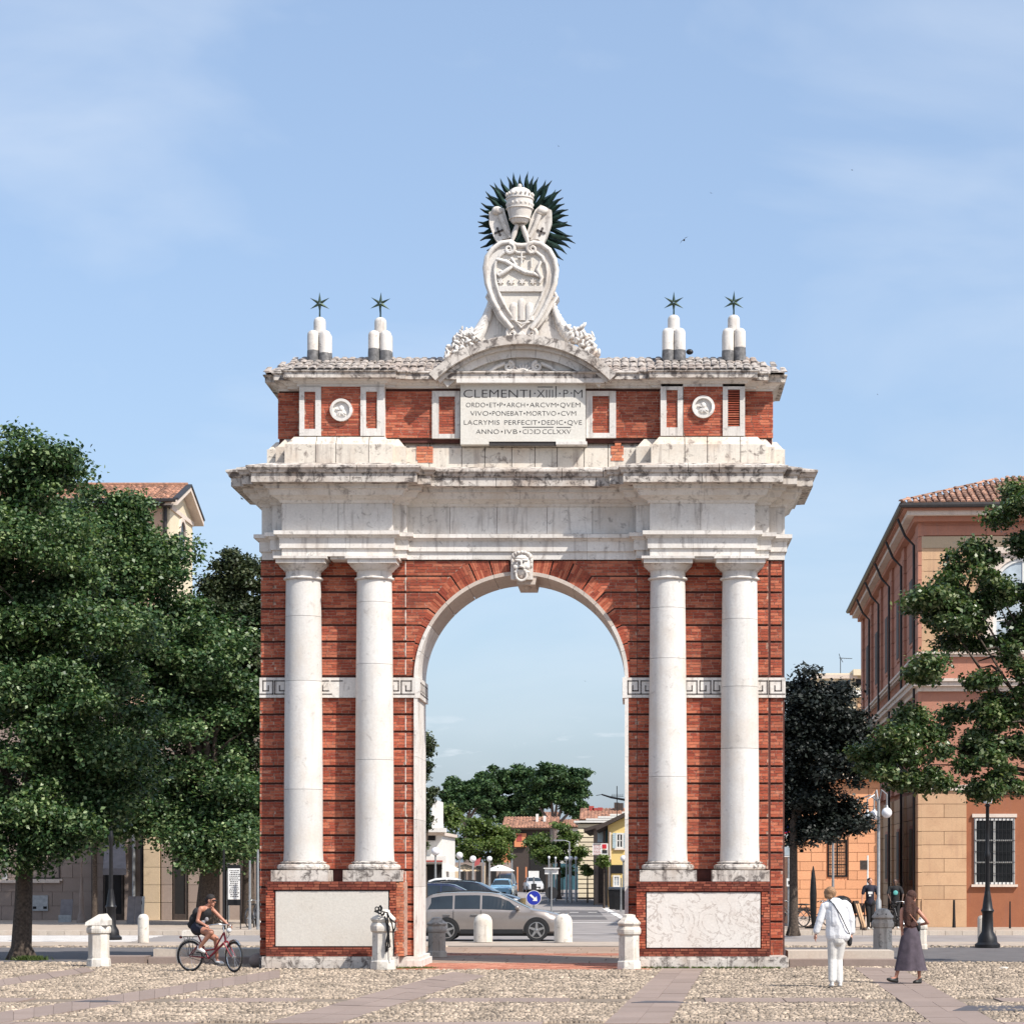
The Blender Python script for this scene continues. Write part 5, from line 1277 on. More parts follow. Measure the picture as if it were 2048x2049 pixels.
def rust_blocks(parent, x0, x1, z0, z1, y, course, mat, joints=2, depth=.07, gap=.016, alt=True, name='stone_block', skip=None):
    n = max(1, round((z1 - z0) / course)); ch = (z1 - z0) / n
    for r_ in range(n):
        k = joints if (r_ % 2 == 0 or not alt) else max(1, joints - 1)
        ed = [x0 + (x1 - x0) * i / k for i in range(k + 1)] if (r_ % 2 == 0 or not alt) else ([x0] + [x0 + (x1 - x0) * (i + .5) / joints for i in range(joints)] + [x1] if joints > 1 and k > 1 else [x0, x1])
        za, zb = z0 + r_ * ch, z0 + (r_ + 1) * ch
        for a, b in zip(ed[:-1], ed[1:]):
            if skip and not (b < skip[0] + .01 or a > skip[1] - .01 or zb < skip[2] + .01 or za > skip[3] - .01):
                pcs = []
                if a < skip[0] - .05: pcs.append((a, skip[0]))
                if b > skip[1] + .05: pcs.append((skip[1], b))
            else: pcs = [(a, b)]
            for a2, b2 in pcs: MB().box(a2 + gap / 2, b2 - gap / 2, y - depth, y - .001, za + gap / 2, zb - gap / 2).build(name, mat, parent, local=True, fix=False)

# ---- salmon corner building on the right (local frame: corner at origin, x right, y away, z up)
YR = 85.0; corner = (X(1843, YR), YR, .02)
rb_ = empty('corner_building', corner, R(-2.0)); tag(rb_, 'salmon and peach corner building with clay tile roof, behind the boughs on the right', 'building')
sR = YR / F; hz = lambda py: Z(py, YR)
HT = hz(1024); LEN = 34.0
m = MB(); m.box(.08, 14, .08, LEN, 0, HT - .6); m.build('wall', M['orange_w'], rb_, local=True)
pil = 90 * sR
rust_blocks(rb_, 0, pil, .0, hz(1801), .08, .9, M['peach'], 1, .11)
rust_blocks(rb_, 0, pil, hz(1801), hz(1583), .08, .487, M['peach'], 2)
MB().box(-.06, 14, -.06, .08, hz(1583), hz(1572)).build('string_course', M['trim'], rb_, local=True)
# first floor: entablature band and sill band
MB().box(0, 14, 0, .08, hz(1572), hz(1385)).build('first_floor_wall', M['salmon'], rb_, local=True)
for a, b, d in ((1385, 1375, .12), (1375, 1366, .30), (1366, 1360, .38)): MB().box(-d, 14, -d, LEN, hz(a), hz(b) - .002).build('cornice_band', M['trim'], rb_, local=True)
MB().box(0, 14, .0, .08, hz(1360), hz(1316)).build('panel_band', M['salmon'], rb_, local=True)
for a, b, d in ((1316, 1311, .10), (1311, 1306, .18)): MB().box(-d, 14, -d, LEN, hz(a), hz(b) - .002).build('sill_band', M['trim'], rb_, local=True)
MB().box(pil, 14, .04, .08, hz(1306), hz(1096)).build('upper_wall', M['peach'], rb_, local=True)
rust_blocks(rb_, 0, pil, hz(1306), hz(1098), .08, .40, M['peach'], 1)
rust_blocks(rb_, 0, 9.2, hz(1098), hz(1074), .08, .43, M['cream2'], 6, alt=False)
rust_blocks(rb_, 0, 9.2, hz(1073), hz(1052), .08, .40, M['salmon'], 4, alt=False)
MB().box(-.0, 14, -.0, .08, hz(1052), hz(1046)).build('architrave', M['salmon'], rb_, local=True)
for a, b, d, mt in ((1046, 1036, .28, 'salmon'), (1036, 1027, .55, 'trim'), (1027, 1021, .68, 'salmon')): MB().box(-d, 14, -d, LEN + .2, hz(a), hz(b) - .003).build('eaves_cornice', M[mt], rb_, local=True)
# gutter
m = MB(); m.tube([(-.78, LEN, hz(1018)), (-.78, -.78, hz(1018)), (14, -.78, hz(1018))], .1, 8); m.build('gutter', M['pipe'], rb_, local=True)
# hipped tile roof
zE = hz(1016); sl = .36
tprm = tme.copy(); tprm.materials.clear(); tprm.materials.append(M['tileobj'])
zz0 = zE + .05
for i in range(34):
    xx = -.72 + i * .235
    for r_ in range(12):
        yy = -.8 + r_ * .38
        if xx - (-.8) < (yy + .8) - .1: continue
        o = bpy.data.objects.new('roof_tile', tprm); COL.objects.link(o); o.parent = rb_; o.location = (xx + random.uniform(-.015, .015), yy, zz0 + (yy + .8) * sl + random.uniform(0, .015)); o.rotation_euler = (math.atan(sl) - .03, random.uniform(-.06, .06), 0); o.scale = (1.3, 1.0, 3.2)
m = MB(); ap = 6.5; m.add([(-.8, -.8, zE), (14, -.8, zE), (14, ap - .8, zE + ap * sl), (ap - .8, ap - .8, zE + ap * sl), (-.8, LEN, zE), (ap - .8, LEN, zE + ap * sl)], [(0, 1, 2, 3), (4, 0, 3, 5)])
m.add([(-.8, -.8, zE - .12), (14, -.8, zE - .12), (14, LEN, zE - .12), (-.8, LEN, zE - .12)], [(3, 2, 1, 0)])
m.build('roof_deck', M['tileroof'], rb_, local=True, fix=False)
for k in range(9):
    t = k * .42; o = bpy.data.objects.new('ridge_tile', tprm); COL.objects.link(o); o.parent = rb_; o.location = (-.8 + t, -.8 + t, zE + .1 + t * sl); o.rotation_euler = (math.atan(sl * .8), 0, R(-45)); o.scale = (1.5, 1.15, 3.2)
# ground-floor window with grille and a window further right
wl = lambda px: (px - 1843) * sR
window(rb_, wl(1948), wl(2029), hz(1771), hz(1639), .075, bars=1, rows=3, grille=True, t=.075)
MB().box(wl(1944), wl(2033), -.02, .07, hz(1637), hz(1630)).build('window_hood', M['trim'], rb_, local=True)
# arched upper window with white frame
ax0, ax1 = wl(1985), wl(2110); cxw = (ax0 + ax1) / 2; rw = (ax1 - ax0) / 2; zsp = hz(1180)
f = window(rb_, ax0, ax1, hz(1305), zsp, .04, bars=1, rows=2, glass='glass_lt', t=.13, sill=False)
m = MB(); m.arc(cxw, zsp, rw - .13, rw, 0, 180, -.04, .2, 14); m.box(cxw - .07, cxw + .07, -.01, .15, zsp, zsp + rw - .1); m.build('fanlight_frame', M['frame_w'], f)
f2 = MB(); f2.prism([(cxw + (rw - .12) * math.cos(math.pi * i / 14), zsp + (rw - .12) * math.sin(math.pi * i / 14)) for i in range(15)], .02, .035); f2.build('fanlight_pane', M['glass_lt'], f)
for c in list(f.children):
    pass
m = MB(); m.arc(cxw, zsp, rw + .0, rw + .32, 0, 180, -.1, .04, 16); m.arc(cxw, zsp, rw + .32, rw + .42, 0, 180, -.16, .04, 16); m.build('window_archivolt', M['trim'], rb_, local=True)
MB().box(ax0 - .35, ax0, -.1, .04, hz(1305), zsp).build('window_jamb', M['trim'], rb_, local=True); MB().box(ax0 - .6, ax1 + .6, -.2, .04, hz(1110), hz(1098)).build('window_cornice', M['trim'], rb_, local=True)
# shaded street side: blind pilasters, rusticated courses, downpipes
side = -0.0
def sbox(name, y0, y1, z0, z1, d, mt): MB().box(-d, .079, y0, y1, z0, z1).build(name, M[mt], rb_, local=True)
bays = [0, 1.3, 6.5, 7.8, 13, 14.3, 19.5, 20.8, 26, 27.3, 32.7, 34]
for i in range(0, len(bays) - 1):
    y0, y1 = bays[i], bays[i + 1]; pilr = i % 2 == 0; d = .0 if not pilr else .1
    for (za, zb, mt, cs) in ((0, hz(1583), 'peach', .487), (hz(1572), hz(1385), 'salmon', .52), (hz(1306), hz(1046), 'salmon', .52)):
        n = max(1, round((zb - za) / cs)); ch = (zb - za) / n
        for r_ in range(n):
            if not pilr and (r_ % 4 != 0) and True:
                pass
            sp_ = 1 if pilr else (3 if r_ % 2 == 0 else 2)
            for q in range(sp_):
                ya = y0 + (y1 - y0) * q / sp_ + .012; yb2 = y0 + (y1 - y0) * (q + 1) / sp_ - .012
                MB().box(-.02 - d, .079, ya, yb2, za + r_ * ch + .01, za + (r_ + 1) * ch - .01).build('stone_block', M[mt], rb_, local=True, fix=False)
for i in range(0, 5):
    y0 = bays[i * 2 + 1]; yc_ = (bays[i * 2 + 1] + bays[i * 2 + 2]) / 2
    for za, zb in ((hz(1275), hz(1130)), (hz(1530), hz(1420)), (hz(1770), hz(1650))):
        m = MB(); m.box(-.06, .0, yc_ - .7, yc_ + .7, za, zb); w1 = m.build('window', M['salmon'], rb_, local=True); w1['_w'] = list(w1.location)
        MB().box(-.08, -.061, yc_ - .6, yc_ + .6, za + .12, zb - .12).build('shutter', M['wood'], w1)  # shade of the blind panels put in as dark boards, no shutters there
for y_ in (.9, 6.9, 13.4, 19.9, 26.4):
    m = MB(); m.tube([(-.76, y_ + .3, HT - .1), (-.5, y_ + .15, HT - .75), (-.2, y_, HT - 1.1), (-.2, y_, 8), (-.2, y_, .1)], .05, 8); m.build('downpipe', M['pipe'], rb_, local=True)
# aerial on the roof further back handled with the tall block behind
# ---- lit salmon wing behind, facing the square
YQ = 86.2; q0 = (X(1588, YQ), YQ, .02); wb = empty('rear_wing', q0); tag(wb, 'lit light-orange rusticated wing with one barred window, right of the arch', 'building')
wx = lambda px: (px - 1588) * YQ / F; qz = lambda py: Z(py, YQ)
MB().box(.0, wx(1760), 0.08, 9, 0, qz(1560)).build('wall', M['peach2'], wb, local=True)
rust_blocks(wb, -.2, wx(1760), .35, qz(1560), .08, .345, M['peach2'], 4, .06, alt=True, skip=(wx(1653), wx(1697), qz(1757), qz(1681)))
MB().box(-.2, wx(1760), -.1, .08, 0, .35).build('base_course', M['trim'], wb, local=True)
window(wb, wx(1655), wx(1695), qz(1756), qz(1682), .1, frame='iron', bars=1, rows=3, grille=True, sill=False)
# shallow arched canopy and roof lip
MB().box(-.3, wx(1765), -.3, 9.2, qz(1560), qz(1552)).build('eaves', M['trim'], wb, local=True)
# ---- tall beige block far behind the dark tree
YB2 = 150.0; b0 = (X(1630, YB2), YB2, 0); bb_ = empty('apartment_block', b0); tag(bb_, 'cream and beige flat-roofed block showing above the dark tree', 'building')
bx = lambda px: (px - 1630) * YB2 / F; bz = lambda py: Z(py, YB2)
MB().box(0, bx(1765), .1, 12, 0, bz(1347)).build('wall', M['cream'], bb_, local=True)
MB().box(-.2, bx(1715), -.1, 12.1, bz(1358), bz(1350)).build('parapet', M['trim'], bb_, local=True); MB().box(bx(1706), bx(1765), -.3, 12, bz(1352), bz(1340)).build('roof_upstand', M['cream'], bb_, local=True)
MB().box(bx(1640), bx(1765), -.25, .1, bz(1395), bz(1382)).build('balcony_band', M['whitewall'], bb_, local=True)
window(bb_, bx(1712), bx(1730), bz(1372), bz(1359), .08, frame='dark_in', bars=0, rows=1, sill=False); window(bb_, bx(1675), bx(1700), bz(1378), bz(1362), .08, frame='dark_in', bars=0, rows=1, sill=False)
MB().box(bx(1715), bx(1765), 0, .1, bz(1440), bz(1397)).build('lower_wall', M['peach'], bb_, local=True)
def aerial(px, py0, py1, Y, label, parent=None, bars=((.5, .0, .6), (.35, .25, .35))):
    x = X(px, Y); m = MB(); z0, z1 = Z(py0, Y), Z(py1, Y); root = empty('tv_aerial', (x, Y, z0)); m.tube([(x, Y, z0), (x, Y, z1)], .025, 5); m.build('mast', M['iron'], root)
    m = MB(); h = z1 - z0
    m.tube([(x - .1, Y, z1 - .02 * h), (x + .75, Y + .1, z1 - .05 * h)], .02, 5)
    for k in range(5): m.tube([(x + .1 + k * .15, Y - .3, z1 - .04 * h - .02), (x + .1 + k * .15, Y + .3, z1 - .04 * h)], .012, 4)
    m.tube([(x - .1, Y, z1 + .25), (x - .02, Y, z1), (x + .15, Y, z1 - .3)], .02, 5); m.build('antenna', M['iron'], root); tag(root, label, 'aerial'); return root
aerial(1681, 1352, 1316, 151, 'small television aerial on the cream block right of the arch')

# ---- left side: long grey-brown stone building in the shade of the trees
YL = 97.0; l0 = (X(-120, YL), YL, .02); lb = empty('stone_building', l0); tag(lb, 'long grey-brown stone building behind the left trees with dark doorways', 'building')
lx = lambda px: (px + 120) * YL / F; lz = lambda py: Z(py, YL)
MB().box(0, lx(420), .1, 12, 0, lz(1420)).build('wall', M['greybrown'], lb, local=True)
rust_blocks(lb, 0, lx(206), 0, lz(1560), .1, .57, M['greybrown'], 8, .05)
rust_blocks(lb, lx(248), lx(285), 0, lz(1560), .1, .57, M['greybrown'], 1, .05)
rust_blocks(lb, lx(290), lx(322), 0, lz(1560), .1, .75, M['cream2'], 1, .4)  # sunlit stretch of the wall, light put into the paler stone
rust_blocks(lb, lx(324), lx(345), 0, lz(1560), .1, .75, M['greybrown'], 1, .25)
rust_blocks(lb, lx(376), lx(420), 0, lz(1560), .1, .75, M['greybrown'], 2, .05)
def opening(x0, x1, z0, z1, name='doorway'):
    m = MB(); m.box(x0, x1, -.005, .05, z0, z1); d = m.build(name, M['dark_in'], lb, local=True); d['_w'] = list(d.location)
    n = max(1, int((x1 - x0) / .5))
    for k in range(n):
        a = x0 + (x1 - x0) * k / n; b = x0 + (x1 - x0) * (k + 1) / n
        f = MB(); 
        for q in ((a + .02, a + .07, z0, z1), (b - .07, b - .02, z0, z1), (a + .07, b - .07, z1 - .08, z1), (a + .07, b - .07, z0, z0 + .25)): f.box(q[0], q[1], -.05, -.008, q[2], q[3])
        f.build('door_leaf', M['wood'], d)
opening(lx(207), lx(247), 0, lz(1680)); opening(lx(346), lx(374), 0, lz(1650)); opening(lx(183), lx(192), 0, lz(1560), 'downpipe_recess')
for px in (188, 268, 285):
    m = MB(); m.tube([(lx(px), -.06, .1), (lx(px), -.06, lz(1500))], .07, 8); m.build('downpipe', M['steel' if px == 268 else 'pipe'], lb, local=True)
MB().box(lx(-120), lx(120), -.1, .1, lz(1768), lz(1762)).build('string_course', M['trim'], lb, local=True)
window(lb, lx(-60), lx(14), lz(1760), lz(1680), .08, frame='frame_w', bars=2, rows=3)
window(lb, lx(60), lx(120), lz(1760), lz(1690), .08, frame='wood', bars=1, rows=2)
# utility box set in the wall
r = MB().box(lx(64), lx(96), -.03, .05, lz(1824), lz(1793)).build('meter_cabinet', M['steel'], lb, local=True); r['_w'] = list(r.location)
for px in (66, 87): MB().box(lx(px), lx(px + 7), -.04, -.031, lz(1820), lz(1815)).build('vent', M['dark_in'], r)
# right part of this building: shop front seen between trunk and arch
MB().box(lx(420), lx(560), .6, 12, 0, lz(1420)).build('shop_wall', M['greybrown'], lb, local=True)
for i, (a, b) in enumerate(((438, 452), (484, 496), (505, 520))):
    m = MB(); m.box(lx(a), lx(b), .55, .6, 0, lz(1650)); m.build('shop_window', M['dark_in'], lb, local=True)
    for k in (a, b): MB().box(lx(k) - .05, lx(k) + .05, .48, .6, 0, lz(1650)).build('mullion', M['greybrown' if k == a else 'steel'], lb, local=True)
# awning over the doorway
aw = empty('awning', (X(225, YL), YL, 3)); tag(aw, 'grey sloping shop awning over the dark doorway on the left', 'awning')
z1, z0, z2 = lz(1683), lz(1738), lz(1751); xa, xb = X(209, YL), X(262, YL)
m = MB(); m.add([(xa, YL - .02, z1), (xb - .25, YL - .02, z1), (xb + .15, YL - 1.6, z0), (xa + .3, YL - 1.6, z0), (xa, YL - .02, z1 - .03), (xb - .25, YL - .02, z1 - .03), (xb + .15, YL - 1.6, z0 - .03), (xa + .3, YL - 1.6, z0 - .03)], [(0, 3, 2, 1), (4, 5, 6, 7), (0, 4, 7, 3), (1, 2, 6, 5), (0, 1, 5, 4), (3, 7, 6, 2)]); m.build('canopy', M['greycloth'], aw)
MB().box(xa + .3, xb + .15, YL - 1.63, YL - 1.6, z2, z0).build('valance', M['greycloth'], aw)
m = MB(); m.tube([(xa + .1, YL, z2 + .1), (xa + .35, YL - 1.58, z0 - .02)], .02, 5); m.tube([(xb, YL, z2 + .1), (xb + .1, YL - 1.58, z0 - .02)], .02, 5); m.build('arm', M['steel'], aw)
# ---- pale house whose gable shows above the left trees
YH = 110.0
hb = empty('gabled_house', (X(340, YH), YH, 0)); tag(hb, 'cream and orange upper storey with gable and tile roof above the left trees', 'building')
ez = Z(1005, YH); Dh = 5.6; Lh = 16.0; gz = Z(982, YH + 3.5)
MB().box(-Lh, 0, 0, Dh, 0, ez).build('wall', M['cream'], hb, local=True)
MB().box(-Lh, -.35, -.05, -.001, 0, ez - .3).build('front_wall', M['pinkwall'], hb, local=True)
m = MB(); m.add([(.0, 0, ez), (.0, Dh, ez), (.0, Dh / 2, gz - .2), (-.2, 0, ez), (-.2, Dh, ez), (-.2, Dh / 2, gz - .2)], [(0, 1, 2), (5, 4, 3), (0, 2, 5, 3), (1, 4, 5, 2)]); m.build('gable', M['cream'], hb, local=True)
for sy in (0, 1):
    y0 = -.6 if sy == 0 else Dh + .6; y1 = Dh / 2; m = MB()
    m.add([(-.2, y0, ez - .22), (.45, y0, ez - .22), (.45, y1, gz - .12), (-.2, y1, gz - .12), (-.2, y0, ez + .02), (.45, y0, ez + .02), (.45, y1, gz + .1), (-.2, y1, gz + .1)], [(0, 1, 2, 3), (7, 6, 5, 4), (0, 4, 5, 1), (1, 5, 6, 2), (2, 6, 7, 3), (3, 7, 4, 0)]); m.build('raking_cornice', M['trim'], hb, local=True)
    m = MB(); m.add([(.25, y0, ez + .03), (.5, y0, ez + .03), (.5, y1, gz + .11), (.25, y1, gz + .11), (.25, y0, ez + .12), (.5, y0, ez + .12), (.5, y1, gz + .2), (.25, y1, gz + .2)], [(0, 1, 2, 3), (7, 6, 5, 4), (0, 4, 5, 1), (1, 5, 6, 2), (2, 6, 7, 3), (3, 7, 4, 0)]); m.build('flashing', M['pipe'], hb, local=True)
tile_field(hb, -Lh, .25, -.75, ez + .02, Dh / 2, gz + .12, pitch=.26, rowlen=.42)
m = MB(); m.tube([(-Lh, Dh / 2, gz + .15), (.3, Dh / 2, gz + .15)], .13, 6); m.build('ridge', M['tileroof'], hb, local=True)
m = MB(); m.tube([(-Lh, -.78, ez - .02), (.4, -.78, ez - .02)], .09, 6); m.build('gutter', M['pipe'], hb, local=True)
MB().box(-Lh, .1, -.5, 0, ez - .25, ez - .08).build('eaves', M['wood'], hb, local=True)
m = MB(); m.tube([(-.2, -.12, 0), (-.2, -.12, ez - .3), (-.2, -.7, ez - .1)], .09, 8); m.build('downpipe', M['pipe'], hb, local=True)
MB().box(-.05, .08, 0, Dh, ez - .32, ez - .12).build('cornice', M['trim'], hb, local=True)
zc = Z(1074, YH + 3.5); m = MB()
for i in range(8):
    a0, a1 = math.pi * i / 8, math.pi * (i + 1) / 8
    for r0, r1 in ((.62, .8),):
        pts = [(.0, Dh / 2 + r * math.cos(a), zc + r * math.sin(a)) for a, r in ((a0, r0), (a1, r0), (a1, r1), (a0, r1))]; pts2 = [(.1, p[1], p[2]) for p in pts]; m.add(pts + pts2, [(3, 2, 1, 0), (4, 5, 6, 7), (0, 1, 5, 4), (2, 3, 7, 6)])
m.build('window_arch', M['trim'], hb, local=True)
m = MB(); n_ = 10; pts = [(Dh / 2 + .62 * math.cos(math.pi * i / n_), zc + .62 * math.sin(math.pi * i / n_)) for i in range(n_ + 1)] + [(Dh / 2 - .62, zc - 1.2), (Dh / 2 + .62, zc - 1.2)]
m.add([(.03, p[0], p[1]) for p in pts] + [(.01, p[0], p[1]) for p in pts], [tuple(range(len(pts))), tuple(range(2 * len(pts) - 1, len(pts) - 1, -1))]); m.build('window', M['glass'], hb, local=True)
# ================================================================== STREET FURNITURE ON THE SQUARE
M['post'] = stone('post_stone', (.60, .55, .49), (.4, .3, .23), (.10, .085, .07), samt=.7, damt=.7, streak=.7, dthr=.54)
M['post_w'] = stone('white_post_stone', (.67, .63, .57), (.45, .35, .27), (.14, .12, .1), samt=.65, damt=.55, streak=.6, dthr=.56)
def octa(r, rot=math.pi / 8): return r
def stone_post(px, base_py, top_py, wpx, label, head='broken', sub=0, mat='post', rz=0):
    Y = GY(base_py); s = Y / F; x = X(px, Y); h = (base_py - top_py) * s; r = wpx * s / 2
    root = empty('stone_post', (x, Y + r, 0), rz); tag(root, label, 'stone post', 'octagonal stone posts round the arch')
    root['_w'] = [0, 0, 0]
    rr = r / math.cos(math.pi / 8)
    def L_(name, prof_, mt=mat, seg=8): m = MB(); m.lathe(prof_, (0, 0, 0), seg, rot=math.pi / 8); return m.build(name, M[mt], root, local=True)
    L_('foot', [(rr * .98, 0), (rr * .98, h * .06), (rr * .95, h * .13), (rr * .86, h * .16)])
    L_('shaft', [(rr * .86, h * .161), (rr * .84, h * .615)])
    L_('collar', [(rr * .85, h * .616), (rr * .97, h * .64), (rr * 1.0, h * .68), (rr * 1.0, h * .72), (rr * .88, h * .775)])
    if head == 'dome':
        m = MB(); m.lathe([(r * .78, h * .776), (r * .82, h * .8), (r * 1.02, h * .82), (r * 1.0, h * .85), (r * .82, h * .89), (r * .68, h * .95), (r * .4, h * .99), (0, h)], (0, 0, 0), 16); m.build('cap', M[mat], root, local=True, smooth=45)
        for k in range(6): a = k; MB().ell((r * .8 * math.cos(a), r * .8 * math.sin(a), h * .88), r * .09, 6, 5).build('hole', M['dark_in'], root, local=True)
    elif head == 'slant':
        m = MB(); m.add([(-r * 1.02, -r * .9, h * .78), (r * .95, -r * .9, h * .78), (r * .95, r * .9, h * .78), (-r * 1.02, r * .9, h * .78), (-r * .98, -r * .8, h * .84), (r * .98, -r * .8, h * .88), (r * .98, r * .8, h * .88), (-r * .98, r * .8, h * .84), (r * .1, -r * .5, h * .99), (r * .62, -r * .5, h * 1.0), (r * .62, r * .5, h), (r * .1, r * .5, h * .98)],
                        [(3, 2, 1, 0), (0, 1, 5, 4), (1, 2, 6, 5), (2, 3, 7, 6), (3, 0, 4, 7), (4, 5, 9, 8), (5, 6, 10, 9), (6, 7, 11, 10), (7, 4, 8, 11), (8, 9, 10, 11)]); m.build('cap', M[mat], root, local=True)
    else:
        m = MB(); m.lathe([(rr * .82, h * .776), (rr * .9, h * .8), (rr * .98, h * .83), (rr * .95, h * .85), (rr * .72, h * .9), (rr * .55, h * .94), (rr * .5, h * .985), (rr * .25, h), (0, h)], (0, 0, 0), 8, rot=math.pi / 8); m.build('cap', M[mat], root, local=True)
    root['_w'] = [x, Y + r, 0]
    return root, x, Y + r, r, h
stone_post(192.5, 1935, 1829, 46, 'white stone post left of the cyclist with a slanted broken top', 'slant', mat='post_w')
pc = stone_post(764, 1941, 1820, 50, 'white stone post before the left pedestal with chains locked round it', 'cap', mat='post_w')
stone_post(872, 1916, 1836, 40, 'shaded grey stone post just inside the passage by the left jamb', 'cap')
stone_post(1258, 1940, 1830, 48, 'white stone post at the right foot of the opening', 'cap', mat='post_w')
stone_post(1767.5, 1922, 1818, 43, 'mottled stone post with a rounded cap between the two walkers', 'dome')
stone_post(1845, 1900, 1836, 22, 'narrow white stone post half hidden behind the woman in the skirt', 'cap', mat='post_w')
# chains and a bunch of keys-like locks on the second post
px_, x, y, r, h = pc
ch = empty('bicycle_chain', (x + r * .7, y - r * 1.05, h * .4)); tag(ch, 'dark chains and locks draped over the post before the left pedestal', 'chain')
cz_ = lambda zx, zy: (X(730 + zx / 11.36, y - r), Z(1800 + zy / 11.36, y - r))
m = MB()
for pts in ([(215, 265), (300, 300), (400, 350), (450, 290), (510, 300), (560, 420), (620, 560), (640, 700), (650, 900), (660, 1100), (650, 1300)], [(510, 300), (520, 500), (540, 700), (550, 900), (570, 1080), (530, 1110), (520, 900), (530, 650)], [(450, 380), (500, 600), (520, 800), (480, 1000), (475, 1200), (510, 1180), (530, 900)], [(560, 420), (640, 500), (700, 540), (690, 640), (640, 760)]):
    q = [cz_(*p) for p in pts]; m.tube([(p[0], y - r * 1.12 + .012 * math.sin(i * 2), p[1]) for i, p in enumerate(q)], .016, 6)
m.build('chain', M['iron'], ch)
m = MB()
for zx, zy in ((270, 215), (350, 200), (330, 290), (400, 320)):
    q = cz_(zx, zy); m.tube([(q[0] + .035 * math.cos(t), y - r * .95, q[1] + .04 * math.sin(t)) for t in np.linspace(0, 2 * math.pi, 13)[:-1]], .013, 5, closed=True)
q0_, q1_ = cz_(345, 130), cz_(380, 260); m.tube([(q0_[0], y - r, q0_[1]), (q1_[0], y - r, q1_[1])], .018, 6); m.build('lock', M['iron'], ch)
# plain bollards
def bollard(px, base, top, wpx, label, mat='post_w', grp='round-topped stone bollards', zb=0.0):
    Y = F * (H - zb) / (base - PY); s = Y / F; x = X(px, Y); h = (base - top) * s; r = wpx * s / 2
    m = MB(); m.lathe([(r, 0), (r * .99, h - r * 1.0), (r * .96, h - r * .7), (r * .82, h - r * .38), (r * .55, h - r * .12), (r * .25, h - .01), (0, h)], (x, Y + r, zb), 24)
    o = m.build('bollard', M[mat], smooth=40); tag(o, label, 'bollard', grp); return o
bollard(284.5, 1887, 1829, 22, 'white bollard left of the cyclist by the crossing')
bollard(965, 1886, 1829, 38, 'fat round-topped bollard in front of the silver car doors')
bollard(1126, 1886.5, 1829, 37, 'fat round-topped bollard at the nose of the silver car')
bollard(1994.5, 1849, 1791, 20, 'white worn bollard against the orange wall on the right', zb=.02)
bollard(1964, 1890, 1832, 16, 'grey bollard beside the black lamp post on the right', 'post')
# steps / raised kerbs beside the arch
def steps(x0, x1, Y, label, dark=True):
    root = empty('stone_steps', ((x0 + x1) / 2, Y, 0)); tag(root, label, 'steps')
    n = max(2, int(abs(x1 - x0) / 1.1))
    for i in range(n):
        a = x0 + (x1 - x0) * i / n; b = x0 + (x1 - x0) * (i + 1) / n
        MB().box(a + .004, b - .004, Y, Y + .55, -.03, .145).build('step_stone', M['slab'], root)
        if dark: MB().box(a + .004, b - .004, Y + .552, Y + 1.6, -.03, .31).build('step_stone', M['kerb'], root)
    return root
steps(X(1578, 50.9), X(1792, 50.9), 50.7, 'two low stone steps running right from the arch to the post')
steps(X(300, 52.2), X(514, 52.2), 52.0, 'low dark stone step behind the cyclist up to the arch')
MB_ = MB().box(X(216, 53), X(300, 53), 52.4, 53.2, -.03, .15); o = MB_.build('stone_step', M['slab']); tag(o, 'single low brown step between the left post and the cyclist', 'step')
m = MB(); m.ell((X(516, 51), 51.0, .1), (.2, .2, .17), 14, 8); o = m.build('stone_ball', M['slab'], smooth=60); tag(o, 'rounded stone lump at the left foot of the arch', 'stone')
m = MB(); m.ell((X(2002, 50), 49.6, .0), (.11, .1, .04), 10, 6); o = m.build('loose_stone', M['post_w'], smooth=60); tag(o, 'small white stone lying on the cobbles at the right', 'stone')
# black lamp post on the right, classic lamp post left
def lamp_post(px, base, top_py, label, zb=0, scale=1.0, mat='iron', head=True, Yf=None):
    Y = Yf or GY(base, zb); x = X(px, Y); h = Z(top_py, Y) - zb; root = empty('lamp_post', (x, Y, zb)); tag(root, label, 'lamp post'); k = scale
    m = MB(); m.lathe([(.36 * k, 0), (.36 * k, .08), (.28 * k, .14), (.26 * k, .28), (.17 * k, .42), (.15 * k, .9), (.19 * k, .98), (.15 * k, 1.04), (.12 * k, 1.25), (.075 * k, 1.5)], (x, Y, zb), 12); m.build('base', M[mat], root, smooth=40)
    m = MB(); m.lathe([(.07 * k, 1.48), (.06 * k, h * .6), (.085 * k, h * .62), (.085 * k, h * .65), (.055 * k, h * .67), (.05 * k, h - .1), (.09 * k, h - .05), (.03, h)], (x, Y, zb), 10); m.build('pole', M[mat], root, smooth=40)
    if head:
        m = MB(); m.lathe([(.10, h), (.20, h + .34), (.20, h + .36)], (x, Y, zb), 6); m.build('lantern', M['globe'], root)
        m = MB(); m.lathe([(.26, h + .36), (.24, h + .40), (.08, h + .56), (.03, h + .68)], (x, Y, zb), 6); m.build('lantern_roof', M[mat], root)
    return root
lamp_post(1975, 1896, 1608, 'black iron lamp post in front of the grilled window on the right', scale=.95)
lamp_post(222, 1881, 1560, 'black iron lamp post half hidden behind the leftmost stone post', scale=.9)
lamp_post(163, 1847, 1722, 'slim grey lamp post against the stone wall on the left', zb=.02, scale=.55, mat='greybrown', head=False, Yf=92)
